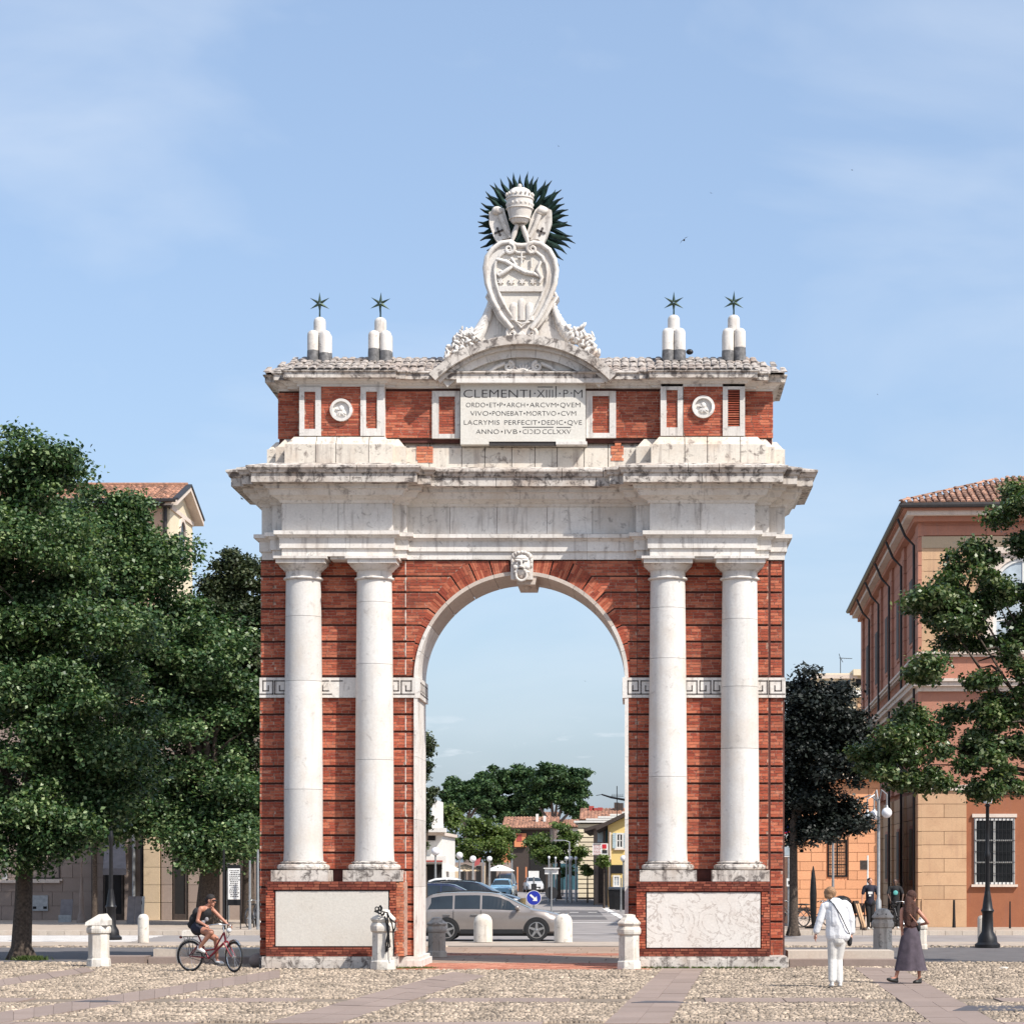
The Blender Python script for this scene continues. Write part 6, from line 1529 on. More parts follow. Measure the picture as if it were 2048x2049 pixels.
# four hanging globes on curved arms
Yg = 79.9; gx = X(1757, Yg); gl = empty('globe_lamp', (gx, Yg, .02)); tag(gl, 'grey lamp post with four drooping globe lamps right of the dark tree', 'lamp post')
m = MB(); m.lathe([(.12, 0), (.1, 1), (.055, 1.1), (.05, Z(1600, Yg))], (gx, Yg, .02), 10); m.build('pole', M['steel'], gl, smooth=40)
for px, py, r_ in ((1771.6, 1627, 10.5), (1750, 1631, 10), (1733, 1633, 8.5), (1716, 1638, 8)):
    x, z = X(px, Yg), Z(py, Yg); rr = r_ * Yg / F; yy = Yg - .3 if px in (1771.6, 1733) else Yg + .3
    MB().ell((x, yy, z), rr, 18, 12).build('globe', M['globe' if px > 1740 else 'glass_lt'], gl, smooth=80)
    top = Z(1590 if px > 1740 else 1600, Yg); m = MB(); m.tube([(gx, Yg, Z(1606, Yg)), (gx + (x - gx) * .4, (Yg + yy) / 2, top + .15), (x, yy, top), (x, yy, z + rr)], .025, 6); m.lathe([(.07, z + rr - .03), (.03, z + rr + .08)], (x, yy, 0), 8); m.build('arm', M['steel'], gl)
# globe lamps down the street
def street_globe(px, py, r_, label, grp='white globe lamps along the street'):
    Y = {871: 134, 919: 137, 946: 143, 979: 149, 1098: 162, 1111: 164, 1133: 160, 1142: 157, 1152: 162, 1247: 132}[px]; gr = r_ * Y / F; x, z = X(px, Y), Z(py, Y); root = empty('globe_lamp', (x, Y, 0)); tag(root, label, 'lamp post', grp)
    m = MB(); m.lathe([(.09, -.1), (.07, 1), (.05, z - gr)], (x, Y, 0), 8); m.build('pole', M['steel' if True else 'iron'], root, smooth=40)
    m = MB(); m.lathe([(.05, z - gr - .04), (.08, z - gr), (.06, z - gr + .03)], (x, Y, 0), 8); m.build('collar', M['steel'], root)
    MB().ell((x, Y, z), gr, 14, 10).build('globe', M['globe'], root, smooth=80)
for a in ((871, 1704, 8.5, 'nearest white globe lamp by the white shop front'), (919, 1712, 7, 'white globe lamp second from the left jamb'), (946, 1719, 6.6, 'white globe lamp in the middle of the left row'), (979, 1719, 5.6, 'white globe lamp above the pale blue car'),
          (1098, 1716, 2.8, 'tiny globe lamp below the right street tree'), (1111, 1717, 2.3, 'farthest tiny globe lamp under the street tree'), (1133, 1718, 4.0, 'left of three close globe lamps at the banded house'), (1142, 1718, 4.6, 'middle of three close globe lamps at the banded house'), (1152, 1718, 3.8, 'right of three close globe lamps at the banded house'), (1247, 1718, 6.5, 'globe lamp in front of the yellow house by the right jamb')):
    street_globe(*a)
# tall thin street lights
def pole(px, top, base, Y, label, rad=.05, cat='pole', name='pole', head=False, mat='steel', zb=0.0):
    x = X(px, Y); z0, z1 = zb, Z(top, Y); root = empty(name, (x, Y, z0)); tag(root, label, cat)
    m = MB(); m.lathe([(rad * 1.3, z0), (rad, z0 + .4), (rad * .8, z1)], (x, Y, 0), 8); m.build('mast', M[mat], root)
    if head: m = MB(); m.tube([(x, Y, z1), (x - .3, Y, z1 + .1), (x - .6, Y, z1 + .12)], .03, 5); m.box(x - 1.1, x - .5, Y - .12, Y + .12, z1 + .06, z1 + .16); m.build('lamp_head', M['steel'], root)
    return root
pole(1139, 1685, 1770, 165, 'tall street light before the right street tree', .07, 'street light', 'street_light', True)
pole(901, 1697, 1760, 160, 'bare grey pole rising left of the second globe lamp', .06)
pole(967, 1716, 1760, 175, 'grey pole between the left row of globe lamps', .06)
pole(1024, 1708, 1750, 190, 'grey pole at the left of the orange house', .07)
# ------------------------------------------------------------------ signs
M['blue'] = plain('blue_sign', (.015, .03, .33), .4, var=.15); M['signback'] = plain('sign_back', (.02, .02, .022), .6, var=.2); M['red'] = plain('sign_red', (.5, .02, .03), .4, var=.1)
def disc(m, x, y, z, r, t=.02, seg=28): m.prism([(x + r * math.cos(2 * math.pi * i / seg), z + r * math.sin(2 * math.pi * i / seg)) for i in range(seg)], y, y + t)
Ys = 99.5; x = X(1067.5, Ys); z = Z(1797, Ys); r_ = .295
sg = empty('keep_right_sign', (x, Ys, -.1)); tag(sg, 'round blue sign with a white diagonal arrow on the traffic island', 'road sign')
m = MB(); m.tube([(x, Ys + .06, -.1), (x, Ys + .06, z + 1.0)], .035, 8); m.build('pole', M['steel'], sg)
m = MB(); disc(m, x, Ys + .004, z, r_ + .02); m.build('rim', M['white'], sg)
m = MB(); disc(m, x, Ys, z, r_, .003); m.build('disc', M['blue'], sg)
m = MB(); a = R(-42); ca, sa = math.cos(a), math.sin(a)
ar = [(-.2, -.04), (.04, -.04), (.04, -.13), (.2, 0), (.04, .13), (.04, .04), (-.2, .04)]; m.prism([(x + u * ca - v * sa, z + u * sa + v * ca) for u, v in ar], Ys - .005, Ys - .001); m.build('arrow', M['white'], sg)
MB().box(x - .11, x + .11, Ys - .02, Ys + .2, z + r_ + .06, z + r_ + .3).build('beacon', M['signback'], sg)
m = MB(); m.box(x - .22, x + .22, Ys, Ys + .04, z + .87, z + 1.13); m.build('plate', M['white'], sg); MB().box(x - .26, x - .222, Ys - .0, Ys + .05, z + .85, z + 1.2).build('plate_edge', M['signback'], sg)
x = X(1103, Ys - 1); z = Z(1787, Ys - 1); sg = empty('road_sign', (x, Ys - 1, -.1)); tag(sg, 'dark back of a round road sign right of the blue arrow sign', 'road sign')
m = MB(); m.tube([(x, Ys - 1.05, -.1), (x, Ys - 1.05, z + .95)], .035, 8); m.build('pole', M['steel'], sg)
m = MB(); disc(m, x, Ys - 1, z, .26); m.build('disc', M['signback'], sg)
MB().box(x - .28, x + .28, Ys - 1, Ys - .96, z + .78, z + 1.0).build('plate', M['white'], sg)
m = MB(); m.box(x - .33, x + .33, Ys - 1.1, Ys - .9, z + 1.0, z + 1.04); m.build('plate_hood', M['white'], sg)
isl = struct(MB().box(X(1050, 98), X(1125, 98), 97.8, 101.5, -.13, .03).build('traffic_island', M['kerb']))
# no-parking sign partly behind the right edge of the arch
Yn = 79.9; x = X(1577, Yn); sg = empty('no_parking_sign', (x, Yn, .02)); tag(sg, 'no-parking sign with white plates half hidden by the right side of the arch', 'road sign')
m = MB(); m.tube([(x, Yn + .05, .02), (x, Yn + .05, Z(1645, Yn))], .035, 8); m.build('pole', M['steel'], sg)
a, b = X(1556, Yn), X(1587.5, Yn); MB().box(a, b, Yn, Yn + .02, Z(1715, Yn), Z(1645, Yn)).build('backboard', M['white'], sg)
cx_, cz__ = X(1571.5, Yn), Z(1658, Yn); m = MB(); disc(m, cx_, Yn - .006, cz__, .18, .005); m.build('red_ring', M['red'], sg)
m = MB(); disc(m, cx_, Yn - .010, cz__, .13, .003); m.build('blue_disc', M['blue'], sg); m = MB(); m.obox((cx_, Yn - .013, cz__), (.14, .002, .02), (0, R(45), 0)); m.build('red_bar', M['red'], sg)
for py0, py1, mt in ((1679, 1691, 'peach'), (1693, 1712, 'glass_lt')): MB().box(X(1558, Yn), X(1584, Yn), Yn - .012, Yn - .002, Z(py1, Yn), Z(py0, Yn)).build('plate', M[mt], sg)
m = MB(); m.box(X(1573, Yn), X(1582, Yn), Yn - .05, Yn - .0, Z(1774, Yn), Z(1758, Yn)); m.build('button_box', M['white'], sg); MB().box(X(1576, Yn), X(1579, Yn), Yn - .056, Yn - .051, Z(1770, Yn), Z(1763, Yn)).build('button_plate', M['dark_in'], sg)
# grey pole before the barred window, brown board, white pipe
pole(1666, 1676, 1850, 82, 'light grey pole in front of the barred window', .05, zb=.02)
Yb_ = 84.0; x = X(1733, Yb_); bs = empty('hanging_sign', (x, Yb_, .02)); tag(bs, 'small brown shaped sign board on a post by the corner of the salmon building', 'sign')
MB().box(X(1720, Yb_), X(1735, Yb_), Yb_, Yb_ + .04, Z(1741, Yb_), Z(1722, Yb_)).build('board', M['wood'], bs); m = MB(); m.tube([(X(1735.5, Yb_), Yb_ + .05, .02), (X(1735.5, Yb_), Yb_ + .05, Z(1712, Yb_))], .03, 6); m.build('post', M['white'], bs)
# closed parasol, sandwich board, dark cafe tables
Yp = 83.0; x = X(1626.5, Yp); pr_ = empty('closed_parasol', (x, Yp, .02)); tag(pr_, 'tall closed black parasol standing in front of the light-orange wing', 'parasol')
m = MB(); m.lathe([(.3, 0), (.3, .07), (.04, .1)], (x, Yp, .02), 12); m.build('foot', M['iron'], pr_)
m = MB(); m.lathe([(.05, .1), (.11, .5), (.12, 1.2), (.09, 1.7), (.05, 2.0), (.015, 2.18)], (x, Yp, .02), 10); m.build('folded_canopy', M['iron'], pr_, smooth=50)
sb_ = empty('sandwich_board', (X(1711, 80.5), 80.5, .02)); tag(sb_, 'dark leaning sandwich board behind the man in white', 'sandwich board'); sb_['_w'] = [0, 0, 0]
m = MB(); m.add([(-.32, 0, 0), (.0, .5, 0), (.0, .5, .0), (-.32, 0, 1.15)], []) if False else None
for sx in (-1, 1):
    m = MB(); m.obox((sx * .16, 0, .5), (.02, .3, .52), (0, R(-17 * sx), 0)); m.build('panel', M['iron' if sx < 0 else 'wood'], sb_, local=True)
    m = MB(); m.obox((sx * .19, 0, .5), (.004, .24, .42), (0, R(-17 * sx), 0)); m.build('chalk_face', M['dark_in' if sx < 0 else 'peach'], sb_, local=True)
sb_['_w'] = [X(1711, 80.5), 80.5, .02]; sb_.rotation_euler = (0, 0, R(-20))
def cafe_table(px, Y, label):
    x = X(px, Y); t = empty('cafe_table', (x, Y, .02)); tag(t, label, 'table')
    m = MB(); m.lathe([(.38, .74), (.38, .77)], (x, Y, .02), 18); m.build('top', M['wood'], t); m = MB(); m.lathe([(.24, 0), (.2, .03), (.03, .05), (.03, .74)], (x, Y, .02), 10); m.build('pedestal', M['iron'], t)
def cafe_chair(px, Y, rz, label):
    t = empty('cafe_chair', (X(px, Y), Y, .02), rz); tag(t, label, 'chair', 'dark cafe chairs outside the salmon building')
    MB().box(-.22, .22, -.22, .22, .43, .47).build('seat', M['wood'], t, local=True); MB().box(-.22, .22, .2, .23, .55, .88).build('backrest', M['wood'], t, local=True)
    for a in (-.2, .2):
        for b in (-.2, .21): m = MB(); m.box(a - .015, a + .015, b - .015, b + .015, 0, .43 if b < 0 else .86); m.build('leg', M['iron'], t, local=True)
cafe_table(1690, 81, 'round dark cafe table left of the sandwich board'); cafe_table(1736, 84.2, 'round dark cafe table under the salmon building')
for a in ((1676, 81.3, .6, 'dark cafe chair behind the man in white'), (1704, 81.2, -.9, 'dark cafe chair next to the sandwich board'), (1727, 83.4, 2.4, 'dark cafe chair by the corner wall')): cafe_chair(*a)
# black pram hood shape behind the man in white
bn = empty('litter_bin', (X(1683, 80.2), 80.2, .02)); tag(bn, 'low round-topped black bin behind the shoulder of the man in white', 'bin')
m = MB(); m.lathe([(.3, 0), (.33, .05), (.34, .85)], (X(1683, 80.2), 80.2, .02), 18); m.build('drum', M['iron'], bn, smooth=40); m = MB(); m.lathe([(.36, .86), (.34, 1.0), (.24, 1.12), (.08, 1.18), (0, 1.18)], (X(1683, 80.2), 80.2, .02), 18); m.build('lid', M['iron'], bn, smooth=50)
# thin poles beside the right building
pole(1908, 1801, 1862, 84.3, 'short dark iron stake before the peach corner pilaster', .05, 'stake', 'stake', mat='iron', zb=.02); pole(2020, 1804, 1862, 83, 'thin dark stake by the orange wall near the right edge', .03, 'stake', 'stake', mat='iron', zb=.02)
# ---- left: boards leaning on the wall, poster stand, panels
def board(px0, px1, top, base, Y, label, mat, lean=.25, name='leaning_board', zb=.02):
    a, b = X(px0, Y), X(px1, Y); z1 = Z(top, Y); root = empty(name, ((a + b) / 2, Y, zb)); tag(root, label, 'board')
    m = MB(); m.add([(a, Y, zb), (b, Y, zb), (b, Y + lean, z1), (a, Y + lean, z1), (a, Y + .05, zb), (b, Y + .05, zb), (b, Y + lean + .05, z1), (a, Y + lean + .05, z1)], [(0, 1, 2, 3), (7, 6, 5, 4), (0, 4, 5, 1), (1, 5, 6, 2), (2, 6, 7, 3), (3, 7, 4, 0)]); m.build('panel', M[mat], root); return root, a, b
r0_, a, b = board(119, 143, 1800, 1854, 93, 'grey leaning board with a paler foot against the stone wall', 'greycloth'); MB().box(a - .02, b + .02, 92.9, 92.97, .02, .3).build('foot_panel', M['steel'], r0_)
board(253, 268, 1794, 1848, 90, 'left of two grey boards standing under the awning', 'greycloth'); board(269, 281, 1794, 1848, 90, 'right of two grey boards standing under the awning', 'greycloth', .2)
r0_, a, b = board(279, 287, 1794, 1848, 90.6, 'white narrow board with dark marks beside the grey boards', 'white', .2)
for z_ in (.75, 1.0): MB().box(a + .05, b - .04, 90.5, 90.56, z_, z_ + .14).build('dark_mark', M['dark_in'], r0_)
ps = empty('poster_stand', (X(467, 82), 82, .02)); tag(ps, 'tall white printed banner stand right of the cyclist behind', 'banner')
a, b = X(456, 82), X(480, 82); MB().box(a, b, 82, 82.03, Z(1800, 82), Z(1738, 82)).build('banner', M['white'], ps); MB().box(a - .02, b + .02, 81.99, 82.1, Z(1812, 82), Z(1800.5, 82)).build('black_strip', M['iron'], ps)
m = MB(); m.box(a - .03, a, 82, 82.05, .02, Z(1735, 82)); m.box(b, b + .03, 82, 82.05, .02, Z(1735, 82)); m.box(a, b, 82, 82.05, Z(1738, 82) + .001, Z(1731, 82)); m.build('frame', M['iron'], ps)
m = MB(); rg = random.Random(4)
for k in range(16): zz = Z(1742 + k * 3.6, 82); xx = a + .04; 
for k in range(15):
    zz = Z(1743 + k * 3.7, 82); xx = a + .05 + rg.random() * .05
    while xx < b - .06: l = rg.uniform(.02, .07); m.box(xx, xx + l, 81.992, 81.999, zz, zz + .025); xx += l + .02
m.build('small_print', M['ink'], ps)
# dark green bottle bank shapes / parked bicycle left of arch
for px, lab in ((448, 'dark slim post left of the banner stand'), (500, 'grey slim post between banner and arch'), (516, 'white slim post touching the left side of the arch')):
    pole(px, 1700 if px != 500 else 1722, 1860, 81.5, lab, .045, 'post', 'slim_post', mat='iron' if px == 448 else 'steel', zb=.02)
# low concrete blocks on the left kerb
for px, lab in ((375, 'low white kerb block behind the cyclist'), (404, 'smaller white kerb block nearer the tree')):
    o = MB().box(X(px - (9 if px < 400 else 5), 78), X(px + (9 if px < 400 else 5), 78), 77.8, 78.3, -.12, .08).build('kerb_block', M['post_w']); tag(o, lab, 'kerb block')

# ================================================================== DOWN THE STREET
def house(name, px0, px1, Y, D, top, label, wall, roof='tileroof', eave=.4, ridge=None, wins=(), zb=0.0, rz=0, hip=False, flat=False, cat='house'):
    """plain house with tile roof; wins: (px0,px1,py_bottom,py_top,frame,glass,shutter)"""
    x0 = X(px0, Y); w_ = X(px1, Y) - x0; root = empty(name, (x0, Y, zb), rz); tag(root, label, cat)
    h = Z(top, Y) - zb; MB().box(0, w_, 0, D, -.1, h).build('wall', M[wall], root, local=True)
    if not flat:
        rd = ridge or D * .22; m = MB()
        tile_field(root, -eave, w_ + eave, -eave, h + .02, D / 2, h + rd, pitch=.3, rowlen=.6)
        m.add([(-eave, D + eave, h), (w_ + eave, D + eave, h), (w_ + eave, D / 2, h + rd), (-eave, D / 2, h + rd)], [(0, 1, 2, 3)]); m.add([(0, 0, h), (0, D, h), (0, D / 2, h + rd - .1)], [(0, 1, 2)]); m.add([(w_, 0, h), (w_, D, h), (w_, D / 2, h + rd - .1)], [(0, 2, 1)]); m.build('roof', M[roof], root, local=True, fix=False)
        MB().box(-eave, w_ + eave, -eave, 0, h - .14, h).build('eaves', M['wood'], root, local=True)
    else: MB().box(-.15, w_ + .15, -.15, D, h, h + .18).build('roof_slab', M['trim'], root, local=True)
    for q in wins:
        window(root, (X(q[0], Y) - x0), (X(q[1], Y) - x0), Z(q[2], Y) - zb, Z(q[3], Y) - zb, -.01, frame=q[4], glass=q[5], bars=1, rows=2, shutters=q[6], t=.07, sill=q[4] == 'frame_w')
    return root, x0, w_, h
# yellow house: gable end towards us, long street side in shade towards the left
YY = 140.0; x0 = X(1216, YY); w_ = 9.5; yh = empty('yellow_house', (x0, YY, 0)); tag(yh, 'yellow house with pale blue shutters beside the right edge of the opening', 'house'); he = Z(1652, YY); hr = he + 2.3
MB().box(0, w_, 0, 14, -.1, he).build('wall', M['yellow'], yh, local=True)
MB().box(-.006, -.001, 0, 14, -.1, he).build('street_wall', M['greybrown'], yh, local=True)  # grey-brown sheet, shade of the street side put into the colour
m = MB(); m.add([(0, 0, he), (w_, 0, he), (w_ / 2, 0, hr), (0, 14, he), (w_, 14, he), (w_ / 2, 14, hr)], [(0, 1, 2), (5, 4, 3), (0, 2, 5, 3), (2, 1, 4, 5)]); m.build('gable', M['yellow'], yh, local=True)
m = MB(); m.add([(-.7, -.5, he - .32), (w_ / 2, -.5, hr + .05), (w_ / 2, -.5, hr + .3), (-.7, -.5, he - .07), (-.7, 14.5, he - .32), (w_ / 2, 14.5, hr + .05), (w_ / 2, 14.5, hr + .3), (-.7, 14.5, he - .07)], [(0, 1, 2, 3), (7, 6, 5, 4), (0, 4, 5, 1), (3, 2, 6, 7), (0, 3, 7, 4)]); m.build('roof_slope', M['wood'], yh, local=True)
window(yh, X(1232, YY) - x0, X(1247, YY) - x0, Z(1698, YY), Z(1667, YY), -.01, shutters='shutter', t=.09)
window(yh, X(1226, YY) - x0, X(1240, YY) - x0, Z(1775, YY), Z(1752, YY), -.01, frame='frame_w', glass='glass_lt', t=.09)
m = MB(); m.tube([(.12, -.08, 0), (.12, -.08, he - .4)], .06, 6); m.build('downpipe', M['trim'], yh, local=True)
MB().box(.02, .10, -.05, 0, 0, he - .3).build('corner_strip', M['peach'], yh, local=True)
MB().box(X(1221, YY) - x0, X(1245, YY) - x0, -.06, -.002, Z(1748, YY), Z(1731, YY)).build('shop_sign', M['iron'], yh, local=True)
# street row in shade: terraces with shutters, set along the street frame
trc = empty('terrace', (X(1187, 150), 150, 0)); tag(trc, 'shaded row of houses with blue shutters and a poster board by the yellow house', 'house')
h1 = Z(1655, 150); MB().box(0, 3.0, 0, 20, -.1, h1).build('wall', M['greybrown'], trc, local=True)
m = MB(); m.add([(-.6, -.6, h1 - .1), (3.4, -.6, h1 + 1.0), (3.4, 20, h1 + 1.0), (-.6, 20, h1 - .1), (-.6, -.6, h1 - .3), (3.4, -.6, h1 + .8), (3.4, 20, h1 + .8), (-.6, 20, h1 - .3)], [(3, 2, 1, 0), (4, 5, 6, 7), (0, 1, 5, 4), (1, 2, 6, 5), (3, 0, 4, 7)]); m.build('roof', M['wood'], trc, local=True)
for i, (a, b, mt) in enumerate(((.25, .6, 'shutter'), (.75, 1.25, 'shutter_t'), (1.6, 2.1, 'trim'), (2.15, 2.6, 'shutter_t'))): MB().box(a, b, -.07, -.01, Z(1686, 150), Z(1660, 150)).build('shutter', M[mt], trc, local=True)
for a in (.3, 1.2, 2.2): MB().box(a, a + .5, -.06, -.01, 0, Z(1725, 150)).build('door', M['wood'], trc, local=True)
hbd = empty('poster_board', (X(1201, 139), 139, 0)); tag(hbd, 'white poster board with red and blue pictures above the pavement', 'poster board')
a, b = X(1185, 139), X(1216, 139); z0, z1 = Z(1711, 139), Z(1688, 139); MB().box(a, b, 139, 139.08, z0, z1).build('board', M['white'], hbd)
for x_ in (a + .1, b - .1): m = MB(); m.tube([(x_, 139.05, 0), (x_, 139.05, z0)], .035, 6); m.build('leg', M['iron'], hbd)
m = MB(); rg = random.Random(9)
for k in range(7):
    zz = z1 - .1 - k * .085; xx = a + .06
    while xx < a + .46: l = rg.uniform(.03, .1); m.box(xx, min(xx + l, a + .5), 138.99, 138.998, zz - .035, zz); xx += l + .03
m.build('printed_lines', M['rust_awn'], hbd)
for q, mt in (((.56, .82, .05, .3), 'red'), ((.56, .86, .38, .58), 'signback'), ((.62, .74, .3, .42), 'peach'), ((.04, .5, .02, .06), 'ink')): MB().box(a + q[0], a + q[1], 138.985, 138.997, z1 - q[3], z1 - q[2]).build('picture', M[mt], hbd)
# banded beige house
YBd = 178.0; bh = empty('banded_house', (X(1156, YBd), YBd, 0)); tag(bh, 'beige house with dark horizontal bands beyond the right street tree', 'house'); wB = X(1184, YBd) - X(1156, YBd); hB = Z(1648, YBd)
MB().box(0, wB + 4, .06, 10, -.1, hB).build('wall', M['wood'], bh, local=True)
n = 16
for k in range(n): z0 = hB * k / n; MB().box(0, wB + 4, -.02, .06, z0 + .03, z0 + hB / n - .04).build('stone_course', M['cream'], bh, local=True)
for k in range(7):   # stepped pale roof slabs rising to the right
    MB().box(-.3 + k * .9, 6.5, -.3, 10, hB + .06 + k * .17, hB + .2 + k * .17).build('roof_course', M['whitewall'], bh, local=True)
o, *_ = house('brown_roof_house', 1168, 1262, 215, 8, 1640, 'low house with a brown tile roof and chimneys behind the banded house', 'cream', ridge=1.1)
for px, t in ((1183, 1613), (1190, 1617), (1200, 1616), (1233, 1606), (1242, 1607)):
    MB().box(X(px, 218) - o.location.x - .22, X(px, 218) - o.location.x + .22, 3, 3.5, Z(1632, 218), Z(t, 218)).build('chimney', M['wood' if px > 1210 else 'rust_awn'], o, local=True)
x = X(1235, 150); ae = empty('tv_aerial', (x, 150, 5)); tag(ae, 'long television aerial slanting across the sky right of the pines', 'aerial')
m = MB(); m.tube([(X(1203, 150), 150, Z(1590, 150)), (X(1222, 150), 150, Z(1596, 150)), (X(1250, 150), 150, Z(1601, 150))], [.05, .07, .08], 5); m.tube([(X(1192, 150), 150, Z(1592, 150)), (X(1204, 150), 150, Z(1590, 150))], .02, 4); m.build('boom', M['iron'], ae)
m = MB(); m.tube([(X(1234, 150), 150, Z(1645, 150)), (X(1234, 150), 150, Z(1573, 150))], .03, 5); m.build('mast', M['iron'], ae)
m = MB()
for k in range(6): xx = X(1225 + k * 4, 150); m.tube([(xx, 150, Z(1589 , 150)), (xx, 150, Z(1594, 150))], .015, 4)
m.tube([(X(1222, 150), 150, Z(1593, 150)), (X(1247, 150), 150, Z(1594, 150))], .015, 4); m.build('antenna', M['iron'], ae)
# orange house with red roof at the end of the street
oh, ox, ow, ohh = house('orange_house', 1020, 1100, 238, 9, 1657, 'orange house under a red tile roof at the end of the street', 'wood', ridge=1.2, eave=.8)
MB().box(X(1029, 238) - ox, X(1053, 238) - ox, -.35, .0, Z(1695, 238), Z(1668, 238)).build('orange_bay', M['orangewall'], oh, local=True)
MB().box(X(1034, 238) - ox, X(1044, 238) - ox, -.38, -.351, Z(1684, 238), Z(1670, 238)).build('bay_panel', M['rust_awn'], oh, local=True)
MB().box(X(1060, 238) - ox, X(1092, 238) - ox, -.1, .0, 0, Z(1700, 238)).build('carport', M['dark_in'], oh, local=True)
for px in (1035, 1052): MB().box(X(px, 238) - ox, X(px + 2.5, 238) - ox, -1.2, -.9, 0, 2.4).build('gate_pier', M['orangewall'], oh, local=True)
for i, (px, py) in enumerate(((1046, 1652), (1070, 1636), (1085, 1640))):
    MB().box(X(px, 238) - ox, X(px + 5, 238) - ox, 2, 2.6, ohh, Z(py - 8, 238)).build('chimney', M['whitewall'], oh, local=True)
house('far_house', 1090, 1165, 260, 8, 1655, 'small far house with a pink tile roof under the right pine', 'whitewall', ridge=.9)
house('far_house', 1060, 1108, 290, 8, 1640, 'far pale roof seen just above the orange house', 'whitewall', ridge=1.0)
house('far_house', 985, 1022, 280, 8, 1668, 'far brick-red house wall between the pines and the left tree', 'orangewall', ridge=.9)
# left row
lh, lx_, lw, lhh = house('white_shop', 820, 884, 138, 10, 1672, 'white shop building with a framed portrait poster at the left jamb', 'whitewall', flat=True)
MB().box(-.3, X(893, 138) - lx_, -1.2, .1, lhh + .18, lhh + .42).build('eaves_slab', M['whitewall'], lh, local=True)
a0, a1 = X(851, 138) - lx_, X(871, 138) - lx_
pf = MB().box(a0, a1, -.1, -.01, Z(1682, 138), Z(1646, 138) if False else Z(1650, 138) - .6).build('poster', M['dark_in'], lh, local=True); pf['_w'] = list(pf.location)
m = MB(); c = ((a0 + a1) / 2 + .02, Z(1668, 138)); m.ell((c[0] - .1, -.12, c[1] + .1), (.1, .01, .15), 10, 8); m.build('poster_shape', M['peach2'], pf)
tb2 = MB().box(X(858, 138) - lx_, X(870, 138) - lx_, 2, 6, lhh, Z(1600, 138)).build('upper_block', M['whitewall'], lh, local=True)
MB().box(-.2, X(893, 138) - lx_, -1.0, -.02, Z(1727, 138), Z(1714, 138)).build('shop_fascia', M['whitewall'], lh, local=True); MB().box(-.1, X(888, 138) - lx_, -1.05, -1.001, Z(1725, 138), Z(1722, 138)).build('fascia_lettering', M['rust_awn'], lh, local=True)
MB().box(.0, X(884, 138) - lx_, -.06, -.01, 0, Z(1730, 138)).build('shop_front', M['dark_in'], lh, local=True)
a2 = empty('awning', (X(902, 150), 150, 2)); tag(a2, 'small red awning and parasols beyond the white shop', 'awning')
m = MB(); m.add([(X(894, 150), 150, Z(1733, 150)), (X(906, 150), 150, Z(1738, 150)), (X(911, 150), 148.5, Z(1747, 150)), (X(899, 150), 148.5, Z(1744, 150))], [(0, 1, 2, 3), (3, 2, 1, 0)]); m.build('canopy', M['rust_awn'], a2)
m = MB(); m.add([(X(950, 160), 160, Z(1722, 160)), (X(962, 160), 160, Z(1716, 160)), (X(962, 160), 158.5, Z(1730, 160)), (X(952, 160), 158.5, Z(1734, 160))], [(0, 1, 2, 3), (3, 2, 1, 0)]); m.build('canopy', M['rust_awn'], a2)
rw = empty('shop_row', (X(885, 195), 195, 0)); tag(rw, 'low dim shop fronts under the left street trees', 'shop')
MB().box(0, X(1012, 195) - X(885, 195), .1, 8, -.1, Z(1726, 195)).build('wall', M['greybrown'], rw, local=True)
for i in range(7):
    a = .3 + i * .62; MB().box(a, a + .4, .02, .095, 0, Z(1733, 195)).build('shop_window', M[['dark_in', 'cream2', 'dark_in', 'wood', 'dark_in', 'cream2', 'dark_in'][i]], rw, local=True)
for px, Yq, mt, lab in ((887, 142, 'whitewall', 'white cafe parasol right of the white shop'), (930, 168, 'cream2', 'beige cafe parasol under the left street trees'), (1000, 186, 'whitewall', 'small white parasol left of the pale blue car')):
    x = X(px, Yq); t = empty('cafe_parasol', (x, Yq, .02)); tag(t, lab, 'parasol')
    m = MB(); m.tube([(x, Yq, .02), (x, Yq, 2.3)], .03, 6); m.build('pole', M['steel'], t)
    m = MB(); m.lathe([(1.15, 2.0), (1.13, 2.04), (.6, 2.3), (.03, 2.5)], (x, Yq, 0), 8); m.build('canopy', M[mt], t)
